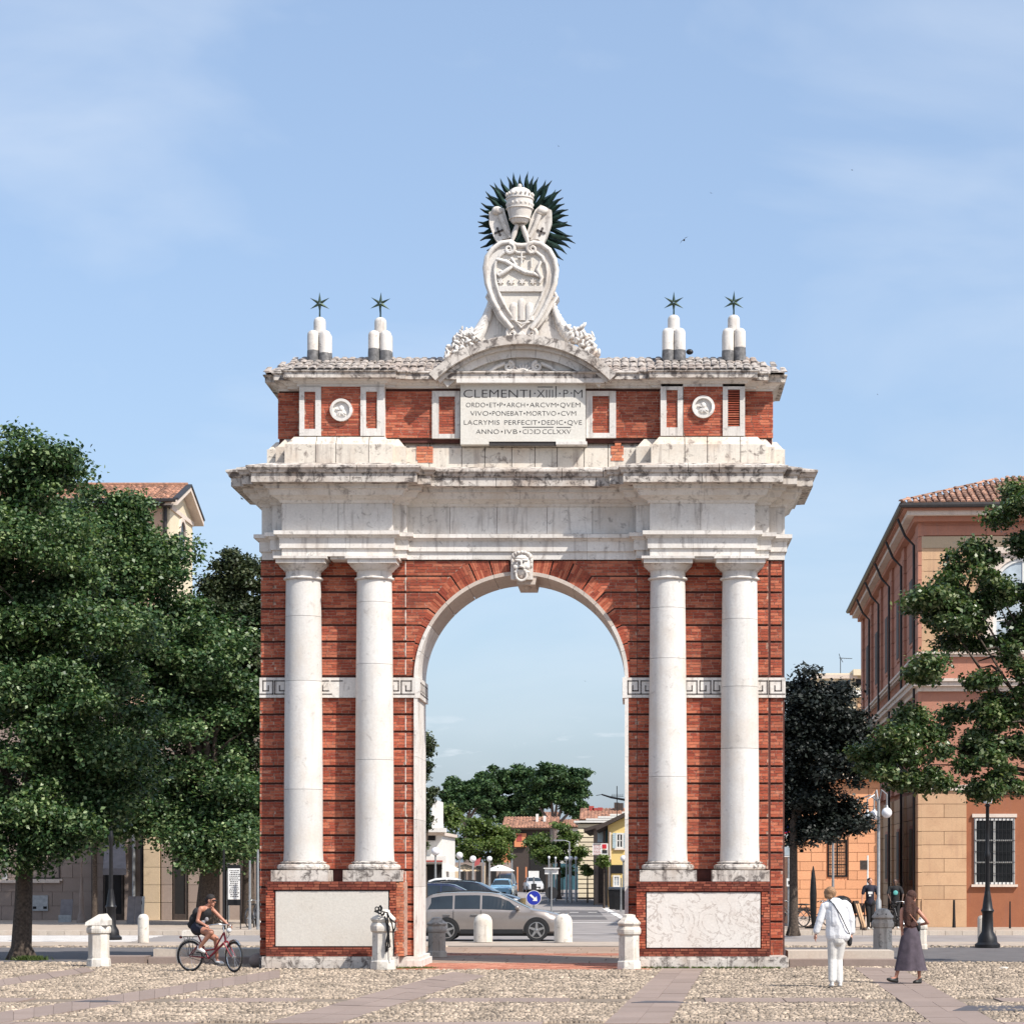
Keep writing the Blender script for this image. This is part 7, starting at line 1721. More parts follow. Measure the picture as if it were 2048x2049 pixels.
# white cabinet, bins, wall, boundary fence
cb_ = empty('street_cabinet', (X(1209.5, 212), 212, 0)); tag(cb_, 'tall white cabinet on the pavement near the yellow house', 'cabinet')
Yc_ = 205; a, b = X(1202, Yc_), X(1218, Yc_); MB().box(a, b, Yc_, Yc_ + .6, 0, Z(1744, Yc_)).build('body', M['white'], cb_); MB().box(a - .06, b + .06, Yc_ - .05, Yc_ + .65, Z(1744, Yc_), Z(1742, Yc_)).build('lid', M['white'], cb_)
for i, (px, Yw_, lab) in enumerate(((1228, 122, 'left dark wheeled bin by the right jamb'), (1240, 120, 'right dark wheeled bin by the right jamb'))):
    x = X(px, Yw_); t = empty('wheeled_bin', (x, Yw_, -.05)); tag(t, lab, 'bin', 'dark bins at the right jamb')
    m = MB(); m.add([(x - .24, Yw_, .05), (x + .24, Yw_, .05), (x + .24, Yw_ + .5, .05), (x - .24, Yw_ + .5, .05), (x - .3, Yw_ - .08, 1.05), (x + .3, Yw_ - .08, 1.05), (x + .3, Yw_ + .6, 1.05), (x - .3, Yw_ + .6, 1.05)], [(0, 3, 2, 1), (4, 5, 6, 7), (0, 1, 5, 4), (1, 2, 6, 5), (2, 3, 7, 6), (3, 0, 4, 7)]); m.build('tub', M['iron'], t)
    m = MB(); m.add([(x - .32, Yw_ - .12, 1.06), (x + .32, Yw_ - .12, 1.06), (x + .32, Yw_ + .62, 1.06), (x - .32, Yw_ + .62, 1.06), (x - .28, Yw_ - .05, 1.13), (x + .28, Yw_ - .05, 1.13), (x + .28, Yw_ + .6, 1.2), (x - .28, Yw_ + .6, 1.2)], [(0, 3, 2, 1), (4, 5, 6, 7), (0, 1, 5, 4), (1, 2, 6, 5), (2, 3, 7, 6), (3, 0, 4, 7)]); m.build('lid', M['iron'], t)
pole(1242, 1757, 1816, 118, 'grey post between the bins and the jamb', .04); pole(1221, 1720, 1790, 135, 'dark post with bracket before the yellow house', .05, mat='iron'); pole(1171, 1720, 1785, 205, 'grey pole by the people on the far pavement', .07)
fw = MB().box(X(1095, 250), X(1160, 250), 249.8, 250, 0, Z(1728, 250)).build('garden_wall', M['leaf_a'] if False else M['shutter_t']); tag(fw, 'dark green screen fence beneath the right street tree', 'fence')
# birds
M['bird'] = plain('dark_feathers', (.02, .02, .025), .7, var=.2)
def bird(px, py, Y, span, roll, label):
    span *= 1.6
    x, z = X(px, Y), Z(py, Y); root = empty('swift', (x, Y, z), random.uniform(-.5, .5)); tag(root, label, 'bird', 'birds in the sky'); root.rotation_euler = (random.uniform(-.3, .3), roll, root.rotation_euler[2])
    MB().ell((0, 0, 0), (span * .09, span * .26, span * .08), 8, 6).build('body', M['bird'], root, local=True, origin=(0, 0, 0))
    for sx in (-1, 1):
        m = MB(); m.add([(0, -span * .1, .0), (sx * span * .22, -span * .12, span * .07), (sx * span * .5, span * .12, span * .02), (sx * span * .2, span * .02, span * .055), (0, span * .08, 0)], [(0, 1, 3, 4), (1, 2, 3)]); m.build('wing', M['bird'], root, local=True, origin=(0, 0, 0))
for a in ((1368, 480, 75, .22, -.7, 'largest bird, flying right of the crest'), (484, 998, 70, .14, .8, 'small bird just left of the arch cornice'), (1117, 292, 95, .12, .9, 'tiny bird high above the crest'), (1422, 386, 95, .1, .2, 'tiny bird high to the upper right of the crest'), (1704, 340, 95, .08, .1, 'tiny bird highest on the right'), (1755, 789, 95, .11, 1.1, 'tiny bird level with the attic far right'), (1170, 1363, 95, .07, .1, 'tiny bird inside the opening of the arch'), (417, 1088, 95, .09, .4, 'tiny bird near the holm oak top')): bird(*a)
# ================================================================== VEHICLES
def carpaint(name, col, metal=.5): 
    m = plain(name, col, .28, metal, var=.06, scale=3, coat=.8); m.node_tree.nodes['Principled BSDF'].inputs['Coat Roughness'].default_value = .08; return m
M['silver'] = carpaint('warm_silver_paint', (.31, .27, .245)); M['darkblue'] = carpaint('dark_blue_paint', (.012, .02, .06), .3); M['paleblue'] = carpaint('pale_blue_paint', (.22, .42, .58), .2)
M['whitecar'] = carpaint('white_car_paint', (.62, .62, .62), 0); M['blackcar'] = carpaint('black_blue_paint', (.01, .012, .02), .3)
M['carglass'] = glassm('car_glass', (.012, .018, .022), .04, .9); M['tyre'] = plain('tyre_rubber', (.014, .014, .015), .85, var=.3); M['alloy'] = plain('alloy_rim', (.45, .44, .43), .3, .8, var=.1)
M['trim_blk'] = plain('black_trim', (.015, .015, .016), .5, var=.2); M['lampg'] = glassm('lamp_glass', (.5, .5, .5), .08); M['lampr'] = glassm('tail_lamp', (.25, .01, .01), .1)
WAGON = dict(top=[(-.96, .62), (-.95, .92), (-.86, 1.12), (-.70, 1.30), (-.52, 1.42), (-.2, 1.475), (.3, 1.505), (.9, 1.51), (1.35, 1.49), (1.62, 1.44), (2.0, 1.27), (2.35, 1.10), (2.62, .985), (3.0, .93), (3.35, .84), (3.55, .74), (3.66, .60), (3.68, .42)],
             belt=[(-.96, .90), (-.5, .96), (.9, .965), (1.9, .94), (2.62, .93), (3.68, .6)], sill=.24, W=.90, roofw=.62, gx=(-.62, 2.32), base=2.75, wr=.345, win=[(-.58, .18), (.24, 1.02), (1.08, 2.02)], ws=(1.64, 2.52), rw=(-.84, -.50))
HATCH = dict(top=[(-.62, .55), (-.62, .95), (-.5, 1.2), (-.32, 1.40), (0, 1.50), (.6, 1.54), (1.1, 1.52), (1.4, 1.44), (1.75, 1.22), (2.05, 1.02), (2.5, .95), (2.85, .84), (3.0, .68), (3.04, .42)],
             belt=[(-.62, .9), (0, .96), (2.05, .95), (3.04, .6)], sill=.22, W=.83, roofw=.58, gx=(-.4, 1.8), base=2.38, wr=.31, win=[(-.35, .62), (.7, 1.6)], ws=(1.42, 1.98), rw=(-.56, -.36))
def car(name, x, y, zb, heading, spec, paint, label, cat='car', hs=1.0, details=True):
    root = empty(name, (x, y, zb)); tag(root, label, cat); P = spec; tx, tz = zip(*P['top']); bx_, bz_ = zip(*P['belt'])
    top = lambda u: float(np.interp(u, tx, tz)) * (1 + (hs - 1)); belt = lambda u: min(float(np.interp(u, bx_, bz_)), top(u) - .02); W = P['W']
    x0, x1 = tx[0], tx[-1]; st = sorted(set(list(np.linspace(x0, x1, 46)) + list(tx)))
    def wid(u):
        e0 = max(0, (x0 + .45 - u) / .45); e1 = max(0, (u - (x1 - .7)) / .7); return W * (1 - .10 * e0 ** 2 - .22 * e1 ** 2)
    def sec(u):
        w_ = wid(u); t, b = top(u), belt(u); g = np.clip((t - b) / .4, 0, 1); rw = w_ * (1 - (1 - P['roofw'] / W) * g * .95); s_ = P['sill'] + (.12 * max(0, (u - (x1 - .4)) / .4) + .1 * max(0, (x0 + .4 - u) / .4))
        return [(w_ * .86, s_), (w_ * .985, s_ + .07), (w_, s_ + .28), (w_ * 1.0, s_ + .42), (w_ * .985, b - .06 if b - .06 > s_ + .43 else s_ + .44), (w_ * .955, max(b, s_ + .46)), (rw * 1.0, max(t - .05 * g - .03, s_ + .47)), (rw * .9, max(t - .012, s_ + .48)), (rw * .5, max(t, s_ + .49)), (0, max(t + .006, s_ + .495))]
    rings = []
    for u in st:
        s_ = sec(u); rings.append([(u, -a, b) for a, b in s_] + [(u, a, b) for a, b in s_[-2::-1]])
    m = MB(); n = len(rings[0])
    for r_ in rings: m.v += r_
    for i in range(len(rings) - 1):
        for k in range(n): k2 = (k + 1) % n; m.f.append((i * n + k, (i + 1) * n + k, (i + 1) * n + k2, i * n + k2)); m.m.append(0)
    m.f.append(tuple(range(n))); m.f.append(tuple(range((len(rings) - 1) * n, len(rings) * n))[::-1]); m.m += [0, 0]
    body = m.build('body', M[paint], root, local=True, smooth=38)
    def side(u, t, sg, off=.006):
        s_ = sec(u); a, b = s_[5], s_[6]; return (u, sg * (a[0] + (b[0] - a[0]) * t + off), a[1] + (b[1] - a[1]) * t)
    for sg in (-1, 1):
        for wi, (ua, ub) in enumerate(P['win']):
            m = MB(); N_ = 8; us = np.linspace(ua, ub, N_ + 1); top_t = .96
            lo = [side(u, .06, sg) for u in us]; hi = []
            for u in us:
                lim = top_t; hi.append(side(u, lim, sg))
            if wi == 0: hi[0] = side(ua + .16, top_t * .9, sg)
            if wi == len(P['win']) - 1: lo[-1] = side(ub + .22, .1, sg); hi[-1] = side(ub - .12, top_t, sg); hi[-2] = side(ub - .2, top_t, sg)
            k0 = len(m.v); m.v += lo + hi; L2 = len(lo)
            for k in range(N_): m.f.append((k, k + 1, L2 + k + 1, L2 + k)); m.m.append(0)
            m.build('side_window', M['carglass'], root, local=True)
        # black arch, wheel
        for hx in (0, P['base']):
            R_ = P['wr']; c = R_; m = MB(); pts = []
            for k in range(21):
                a = math.pi * k / 20 * 1.12 - .19; pts.append((hx + (R_ + .055) * math.cos(a), max(P['sill'] + .0, c + (R_ + .055) * math.sin(a))))
            yo = sg * (wid(hx) + .006); yi = sg * (wid(hx) - .25); m.prism(pts, min(yo, yi), max(yo, yi)); m.build('wheel_arch', M['trim_blk'], root, local=True)
            yw = sg * (wid(hx) + .012); whl = MB()
            prof_ = [(R_ * .70, -.09), (R_ * .96, -.10), (R_, -.07), (R_, .07), (R_ * .96, .10), (R_ * .70, .09)]
            def disc_l(pr, mat, nm, par, oc):
                m = MB(); vs = []; seg = 28
                for r2, yy in pr:
                    for k in range(seg): a = 2 * math.pi * k / seg; vs.append((oc[0] + r2 * math.cos(a), oc[1] + yy * sg, oc[2] + r2 * math.sin(a)))
                fs = [(i * seg + k, i * seg + (k + 1) % seg, (i + 1) * seg + (k + 1) % seg, (i + 1) * seg + k) for i in range(len(pr) - 1) for k in range(seg)]
                fs += [tuple(range(seg)), tuple(range((len(pr) - 1) * seg, len(pr) * seg))]; m.add(vs, fs)
                o = m.build(nm, M[mat], par, local=True, smooth=40); return o
            oc = (hx, yw - sg * .09, R_); ty = disc_l(prof_, 'tyre', 'wheel', root, oc); ty['_w'] = list(ty.location)
            m = MB(); seg = 28; vs = []
            for r2, yy in ((R_ * .72, .095), (R_ * .66, .098), (R_ * .64, .085)):
                for k in range(seg): a = 2 * math.pi * k / seg; vs.append((oc[0] + r2 * math.cos(a), oc[1] + yy * sg, oc[2] + r2 * math.sin(a)))
            m.add(vs, [(i * seg + k, i * seg + (k + 1) % seg, (i + 1) * seg + (k + 1) % seg, (i + 1) * seg + k) for i in range(2) for k in range(seg)])
            for k in range(5):
                a = 2 * math.pi * k / 5 + .3; d = Vector((math.cos(a), 0, math.sin(a))); e = Vector((-math.sin(a), 0, math.cos(a)))
                c0 = Vector((oc[0], oc[1] + sg * .10, oc[2])); q = [c0 + d * .03 + e * .045, c0 + d * .03 - e * .045, c0 + d * R_ * .67 - e * .028, c0 + d * R_ * .67 + e * .028]; m.add(q + [p - Vector((0, sg * .02, 0)) for p in q], [(0, 1, 2, 3), (7, 6, 5, 4), (0, 4, 5, 1), (1, 5, 6, 2), (2, 6, 7, 3), (3, 7, 4, 0)])
            m.ell((oc[0], oc[1] + sg * .10, oc[2]), (.05, .015, .05), 10, 6); m.build('rim', M['alloy'], ty)
        if details:
            for u in (P['win'][0][1] + .03, P['win'][1][1] + .03):
                m = MB(); m.v = []; N_ = 6
                for k in range(N_ + 1):
                    zz = P['sill'] + .12 + (belt(u) - P['sill'] - .12) * k / N_; yy = sg * (wid(u) + .0045) * (1 if zz < belt(u) - .1 else .985); m.v += [(u - .006, yy, zz), (u + .006, yy, zz)]
                for k in range(N_): m.f.append((2 * k, 2 * k + 1, 2 * k + 3, 2 * k + 2)); m.m.append(0)
                m.build('door_seam', M['trim_blk'], root, local=True)
                b_ = u - .3; MB().box(b_, b_ + .2, *sorted((sg * wid(u) * .975, sg * (wid(u) + .03))), .80, .835).build('door_handle', M['alloy'], root, local=True)
            m = MB(); u_ = P['win'][-1][1] + .12; w_ = wid(u_); m.ell((u_ + .02, sg * (w_ + .10), belt(u_) + .10), (.08, .10, .07), 10, 7); m.box(u_ - .02, u_ + .06, *sorted((sg * w_ * .9, sg * (w_ + .06))), belt(u_) + .02, belt(u_) + .06); m.build('wing_mirror', M[paint], root, local=True, smooth=50)
            m = MB(); m.tube([(u, sg * P['roofw'] * .93, top(u) + .03) for u in np.linspace(P['gx'][0] + .3, P['ws'][0] - .1, 8)], .018, 6); m.build('roof_rail', M['trim_blk'], root, local=True, smooth=50)
            m = MB(); ua, ub = .42, P['base'] - .42; m.box(ua, ub, *sorted((sg * W * .93, sg * (W + .012))), P['sill'] + .0, P['sill'] + .13); m.build('side_skirt', M['trim_blk'] if False else M['trim_blk'], root, local=True)
        u_ = x1 - .28; m = MB(); m.ell((u_, sg * wid(u_) * .84, top(u_) - .13), (.2, .14, .075), 12, 8, rot=Matrix.Rotation(.25 * sg * -1, 3, 'Z')); m.build('headlight', M['lampg'], root, local=True, smooth=60)
        u_ = x0 + .08; m = MB(); m.ell((u_, sg * wid(u_) * .86, .86), (.12, .13, .09), 12, 8); m.build('tail_light', M['lampr'], root, local=True, smooth=60)
    for nm, (ua, ub) in (('windscreen', P['ws']), ('rear_window', P['rw'])):
        m = MB(); us = np.linspace(ua, ub, 6)
        for u in us:
            s_ = sec(u); rw = s_[7][0]; 
            for f in (-1, -.5, 0, .5, 1): tt = top(u) + .012 - .02 * abs(f) ** 2; m.v.append((u, f * rw * 1.02, tt))
        for i in range(5):
            for k in range(4): m.f.append((i * 5 + k, i * 5 + k + 1, (i + 1) * 5 + k + 1, (i + 1) * 5 + k)); m.m.append(0)
        m.build(nm, M['carglass'], root, local=True, smooth=60)
    u_ = x1; MB().box(u_ - .03, u_ + .012, -.45, .45, P['sill'] + .16, P['sill'] + .34).build('grille', M['trim_blk'], root, local=True)
    MB().box(u_ - .02, u_ + .02, -.26, .26, P['sill'] + .10, P['sill'] + .21).build('number_plate', M['white'], root, local=True)
    MB().box(x0 + .25, x1 - .25, -W * .8, W * .8, .16, P['sill'] + .05).build('underbody', M['trim_blk'], root, local=True)
    root.rotation_euler = (0, 0, heading); return root
Yc = 73.4
car('parked_car', X(893.5, 72.6), Yc, -.12, 0, WAGON, 'silver', 'warm silver estate car crossing behind the arch, side on', 'car')
car('parked_car', X(835, 104), 104.5, -.1, 0, WAGON, 'darkblue', 'dark blue car just above the roof of the silver estate', 'car', hs=1.06)
car('parked_car', X(890, 111), 111.5, -.1, R(-8), WAGON, 'blackcar', 'blackish blue car behind and right of the dark blue one', 'car', hs=1.10)
car('parked_car', X(1004, 176), 178, -.1, R(-92), HATCH, 'paleblue', 'small pale blue car seen from the front on the street', 'car')
car('parked_van', X(1009, 192), 196, -.1, R(-92), HATCH, 'darkblue', 'dark van with a white roof directly behind the pale blue car', 'van', hs=1.25)
car('parked_car', X(1062, 232), 234, -.1, R(-80), HATCH, 'whitecar', 'far white car parked under the orange house', 'car', details=False)
car('parked_van', X(868, 128), 129, -.1, R(0), HATCH, 'whitecar', 'white van half hidden by the left jamb', 'van', hs=1.15, details=False)

# ------------------------------------------------------------------ bicycle
M['bikered'] = plain('red_bike_paint', (.20, .018, .03), .35, .2, var=.15); M['bikedark'] = plain('dark_bike_paint', (.03, .03, .035), .4, .2, var=.2); M['chrome'] = plain('chrome', (.6, .6, .6), .2, .9, var=.1)
def ring_pts(c, r, n=36, yaw=0): return [(c[0] + r * math.cos(2 * math.pi * i / n) * math.cos(yaw), c[1] + r * math.cos(2 * math.pi * i / n) * math.sin(yaw), c[2] + r * math.sin(2 * math.pi * i / n)) for i in range(n)]
def bicycle(x, y, rz, label, frame='bikered', Rw=.31, base=1.076, steer=0.0, group=None, full=True, zb=0.0, roll=0):
    root = empty('bicycle', (x, y, zb)); tag(root, label, 'bicycle', group); c = math.cos(steer); s_ = math.sin(steer)
    for nm, hx, yaw in (('rear', 0, 0), ('front', base, steer)):
        m = MB(); m.tube(ring_pts((hx, 0, Rw), Rw - .016, yaw=yaw), .019, 7, closed=True); w_ = m.build('wheel', M['tyre'], root, local=True, smooth=60); w_['_w'] = list(w_.location)
        m = MB(); m.tube(ring_pts((hx, 0, Rw), Rw - .042, yaw=yaw), .010, 6, closed=True); m.build('rim', M['chrome'], w_, smooth=60)
        m = MB()
        for k in range(14): a = 2 * math.pi * k / 14; m.tube([(hx, 0, Rw), (hx + (Rw - .045) * math.cos(a) * math.cos(yaw), (Rw - .045) * math.cos(a) * math.sin(yaw), Rw + (Rw - .045) * math.sin(a))], .0028, 4)
        m.tube([(hx, -.05, Rw), (hx, .05, Rw)], .022, 8); m.build('spokes', M['chrome'], w_)
        m = MB(); fp = [p for p in ring_pts((hx, 0, Rw), Rw + .025, 40, yaw) ][(3 if nm == 'rear' else 5):(24 if nm == 'rear' else 20)]; m.tube(fp, .02, 6); m.build('mudguard', M['chrome' if full else frame], root, local=True, smooth=60)
    bb = (.446, 0, .27); st = (.18, 0, .76); ht = (.83, 0, .80); hb = (.87, 0, .62)
    m = MB(); m.tube([bb, st], .017, 8); m.tube([bb, hb], .024, 8); m.tube([(.37, 0, .42), (.6, 0, .46), ht], .018, 8); m.tube([hb, ht], .022, 8)
    for sy in (-.045, .045): m.tube([bb, (0, sy, Rw)], .011, 6); m.tube([(.24, 0, .60), (0, sy, Rw)], .010, 6)
    m.build('frame', M[frame], root, local=True, smooth=50)
    m = MB()
    for sy in (-.05, .05): m.tube([(.87 - s_ * sy, sy * c, .60), (base - .03 - s_ * sy, sy * c, Rw + .02), (base - s_ * sy, sy * c, Rw)], [.016, .012, .010], 7)
    m.tube([(.885, -.05, .61), (.885, .05, .61)], .02, 6); m.build('fork', M[frame], root, local=True, smooth=50)
    m = MB(); hbz = .95; m.tube([ht, (.80, 0, hbz)], .014, 7)
    hp = [(-.17, -.27, -.05), (-.05, -.25, -.0), (.06, -.12, .02), (.06, 0, .0), (.06, .12, .02), (-.05, .25, .0), (-.17, .27, -.05)]
    m.tube([(.80 + a * c - b * s_, a * s_ + b * c, hbz + z_) for a, b, z_ in hp], .012, 7); m.build('handlebar', M['chrome'], root, local=True, smooth=60)
    m = MB()
    for k in (0, 6): a, b, z_ = hp[k]; a2, b2, z2 = hp[1 if k == 0 else 5]; m.tube([(.80 + a * c - b * s_, a * s_ + b * c, hbz + z_), (.80 + (a * .4 + a2 * .6) * c - b2 * s_, (a * .4 + a2 * .6) * s_ + b2 * c, hbz + z_ * .4)], .019, 7)
    m.build('grips', M['white' if full else 'tyre'], root, local=True, smooth=60)
    m = MB(); m.tube([st, (.165, 0, .80)], .013, 6); m.ell((.16, 0, .82), (.13, .085, .035), 12, 7); m.ell((.25, 0, .82), (.08, .03, .022), 8, 6); m.build('saddle', M['trim_blk'], root, local=True, smooth=60)
    m = MB(); m.tube([(bb[0], -.09, bb[2])] + [(bb[0], -.09, bb[2])], .01, 4) if False else None
    m.tube(ring_pts((bb[0], -.05, bb[2]), .085, 20), .008, 5, closed=True); m.build('chainring', M['trim_blk'], root, local=True)
    m = MB(); pn, pf = (.30, -.13, .385), (.592, .13, .155)
    for p, yy in ((pn, -.07), (pf, .07)): m.tube([(bb[0], yy, bb[2]), (p[0], yy, p[2])], .011, 6); m.box(p[0] - .045, p[0] + .045, min(p[1], yy) - .02, max(p[1], yy) + .02, p[2] - .012, p[2] + .012)
    m.build('crank_and_pedals', M['trim_blk'], root, local=True)
    m = MB(); m.tube([(0, -.05, Rw + .03), (bb[0], -.05, bb[2] + .085)], .005, 4); m.tube([(0, -.05, Rw - .03), (bb[0], -.05, bb[2] - .085)], .005, 4); m.build('chain', M['trim_blk'], root, local=True)
    if full:
        m = MB()
        for sy in (-.06, .06): m.tube([(-.22, sy, .70), (.12, sy, .70)], .008, 5); m.tube([(-.12, sy, .70), (0, sy * 1.1, Rw)], .006, 5); m.tube([(.02, sy, .70), (0, sy * 1.1, Rw)], .006, 5)
        for k in range(5): m.tube([(-.2 + k * .07, -.06, .70), (-.2 + k * .07, .06, .70)], .006, 5)
        m.build('rear_rack', M['bikedark'], root, local=True); MB().ell((-.24, 0, .69), (.03, .04, .03), 8, 6).build('rear_light', M['lampr'], root, local=True)
        m = MB(); m.ell((.95, 0, .84), (.06, .05, .05), 10, 7); m.build('front_lamp', M['lampg'], root, local=True, smooth=60)
        m = MB(); m.tube([(.9, 0, .86), (.98, -.02, .76), (.93, -.03, .68)], .006, 5); m.tube([(.84, -.02, .93), (.94, -.04, .85), (.9, -.02, .66)], .005, 5); m.build('brake_cable', M['trim_blk'], root, local=True)
    root.rotation_euler = (roll, 0, rz); return root
Yk_ = 48.0; bx0, by0 = X(380, 48.2), 48.25
bk = bicycle(bx0, by0, R(-26), 'red city bicycle ridden past the left pedestal', steer=R(-22))
for px, Y, rz, lab in ((1602, 84.2, R(8), 'dark bicycle leaning by the light-orange wall left of the parasol'), (1612, 84.5, R(170), 'second dark bicycle against the light-orange wall'), (497, 84, R(80), 'dark bicycle parked close to the left side of the arch'), (508, 84.4, R(95), 'rear one of the dark bicycles parked left of the arch')):
    b_ = bicycle(X(px, Y), Y, rz, lab, 'bikedark', .33, full=False, group='parked dark bicycles', zb=.02)

# ================================================================== PEOPLE
M['skin'] = plain('fair_skin', (.52, .27, .19), .55, var=.12, scale=10); M['skin_t'] = plain('tanned_skin', (.42, .19, .125), .5, var=.12, scale=10); M['skin_d'] = plain('dark_skin', (.10, .055, .04), .5, var=.12, scale=10)  # fair, tanned and dark skin tones
M['linen'] = plain('white_linen', (.72, .72, .74), .9, var=.05, scale=6, bmp=.9); M['trouser_w'] = plain('off_white_trousers', (.62, .60, .57), .9, var=.07, scale=6, bmp=.9)
M['hair_b'] = plain('grey_blond_hair', (.30, .17, .09), .7, var=.5, scale=40, bmp=.6); M['hair_d'] = plain('dark_hair', (.018, .013, .012), .8, var=.5, scale=40, bmp=.5); M['hair_br'] = plain('brown_hair', (.06, .022, .014), .85, var=.6, scale=30, bmp=.6)
M['blackcloth'] = plain('black_cloth', (.012, .012, .014), .9, var=.3); M['navy'] = plain('navy_print_cloth', (.02, .02, .035), .9, var=.4); M['skirtm'] = plain('dark_plum_skirt', (.075, .058, .075), .9, var=.3, scale=9, bmp=.4); M['browntop'] = plain('brown_top', (.05, .018, .015), .9, var=.3)
M['shoe_w'] = plain('white_trainer', (.66, .65, .63), .6, var=.08); M['shoe_b'] = plain('black_shoe', (.012, .012, .012), .5, var=.2); M['greyprint'] = plain('grey_print', (.25, .24, .25), .8, var=.3); M['teal'] = plain('teal_print', (.10, .38, .36), .8, var=.2)
def cap(m, a, b, ra, rb):
    a, b = Vector(a), Vector(b); m.tube([a, a.lerp(b, .5), b], [ra, (ra + rb) / 2, rb], 12); m.ell(a, ra, 12, 8); m.ell(b, rb, 12, 8)
def blob(name, prims, mat, parent, vox=.012, smooth=3, local=True):
    """one continuous surface grown over overlapping capsules (a,b,ra,rb) and ellipsoids (c,(rx,ry,rz))"""
    m = MB()
    for p in prims:
        if len(p) == 4 and not isinstance(p[1], (int, float)) and len(p[1]) == 3 and isinstance(p[2], (int, float)): cap(m, *p)
        elif len(p) == 3: m.ell(p[0], p[1], 16, 10, rot=Matrix.Rotation(p[2][0], 3, p[2][1]))
        else: m.ell(p[0], p[1], 16, 10)
    o = m.build(name, mat, parent, local=local, fix=True)
    rm = o.modifiers.new('r', 'REMESH'); rm.mode = 'VOXEL'; rm.voxel_size = vox
    sm = o.modifiers.new('s', 'SMOOTH'); sm.factor = .5; sm.iterations = smooth
    bpy.context.view_layer.update(); dg = bpy.context.evaluated_depsgraph_get()
    me = bpy.data.meshes.new_from_object(o.evaluated_get(dg)); o.modifiers.clear(); old = o.data; o.data = me; bpy.data.meshes.remove(old)
    if not me.materials: me.materials.append(mat)
    me.polygons.foreach_set('use_smooth', [True] * len(me.polygons)); me.update(); return o
def hand(side, wrist, d, palm_n, s=1.0, curl=.5):
    """palm, four unequal curled fingers and a thumb; d = direction of the fingers, palm_n = way the palm faces"""
    w_ = Vector(wrist); d = Vector(d).normalized(); pn = Vector(palm_n); pn = (pn - d * pn.dot(d)).normalized(); ac = d.cross(pn) * side; pr = []
    pal = w_ + d * .05 * s; pr.append((w_, w_ + d * .085 * s, .024 * s, .030 * s))
    for k, L_ in enumerate((.068, .078, .073, .056)):
        b = w_ + d * .085 * s + ac * (k - 1.5) * .019 * s; m1 = b + (d + pn * curl * .3).normalized() * L_ * .5 * s; e = m1 + (d + pn * curl * 1.4).normalized() * L_ * .5 * s
        pr.append((b, m1, .0105 * s, .0095 * s)); pr.append((m1, e, .0095 * s, .008 * s))
    tb_ = w_ + d * .035 * s - ac * .026 * s; t1 = tb_ + (d * .7 - ac * .8 + pn * .3).normalized() * .035 * s; t2 = t1 + (d * .9 - ac * .2 + pn * .5).normalized() * .028 * s; pr += [(tb_, t1, .013 * s, .011 * s), (t1, t2, .011 * s, .009 * s)]
    return pr
def head(c, fwd, s=1.0, up=(0, 0, 1)):
    c = Vector(c); f = Vector(fwd).normalized(); u = Vector(up); r_ = f.cross(u).normalized(); u = r_.cross(f); pr = [(c + u * .015 * s, (.078 * s, .078 * s, .10 * s)), (c + u * .03 * s - f * .02 * s, (.08 * s, .085 * s, .085 * s)), (c - u * .06 * s + f * .035 * s, (.05 * s, .05 * s, .045 * s)), (c - u * .095 * s + f * .055 * s, (.026 * s,) * 3)]
    pr += [(c + f * .078 * s + u * .015 * s, c + f * .10 * s - u * .025 * s, .010 * s, .015 * s), (c + f * .078 * s - u * .058 * s + r_ * .015 * s, c + f * .078 * s - u * .058 * s - r_ * .015 * s, .010 * s, .010 * s)]
    pr += [(c + f * .072 * s + u * .04 * s - r_ * .035 * s, c + f * .078 * s + u * .04 * s + r_ * .035 * s, .012 * s, .012 * s)]
    for sg in (-1, 1): pr.append((c + r_ * sg * .082 * s - u * .005 * s, (.012 * s, .02 * s, .03 * s)))
    return pr
def loft(name, secs, mat, parent, seg=36, fold=0, k=7, smooth=60):
    m = MB(); vs = []
    for i, (cx_, cy_, z_, rx, ry) in enumerate(secs):
        for q in range(seg):
            a = 2 * math.pi * q / seg; f = 1 + fold * (i / len(secs)) * math.sin(k * a + i * .3) + fold * .5 * (i / len(secs)) * math.sin(11 * a + 1); vs.append((cx_ + rx * f * math.cos(a), cy_ + ry * f * math.sin(a), z_))
    n = len(secs); fs = [(i * seg + q, i * seg + (q + 1) % seg, (i + 1) * seg + (q + 1) % seg, (i + 1) * seg + q) for i in range(n - 1) for q in range(seg)] + [tuple(range(seg)), tuple(range((n - 1) * seg, n * seg))]
    m.add(vs, fs); return m.build(name, mat, parent, local=True, smooth=smooth)
def shoe(name, heel, toe, mat, parent, w_=.045, h=.05, sole=None):
    h0, t0 = Vector(heel), Vector(toe); d = (t0 - h0); pr = [(h0, t0 - d * .25, w_ * .85, w_), (t0 - d * .25, t0, w_, w_ * .7), (h0 + Vector((0, 0, .045)), h0 + d * .45 + Vector((0, 0, .02)), w_ * .8, w_ * .75)]
    return blob(name, pr, M[mat], parent, .010, 2)

def person_root(name_px, Y, label, zb=0.0, group=None):
    pass
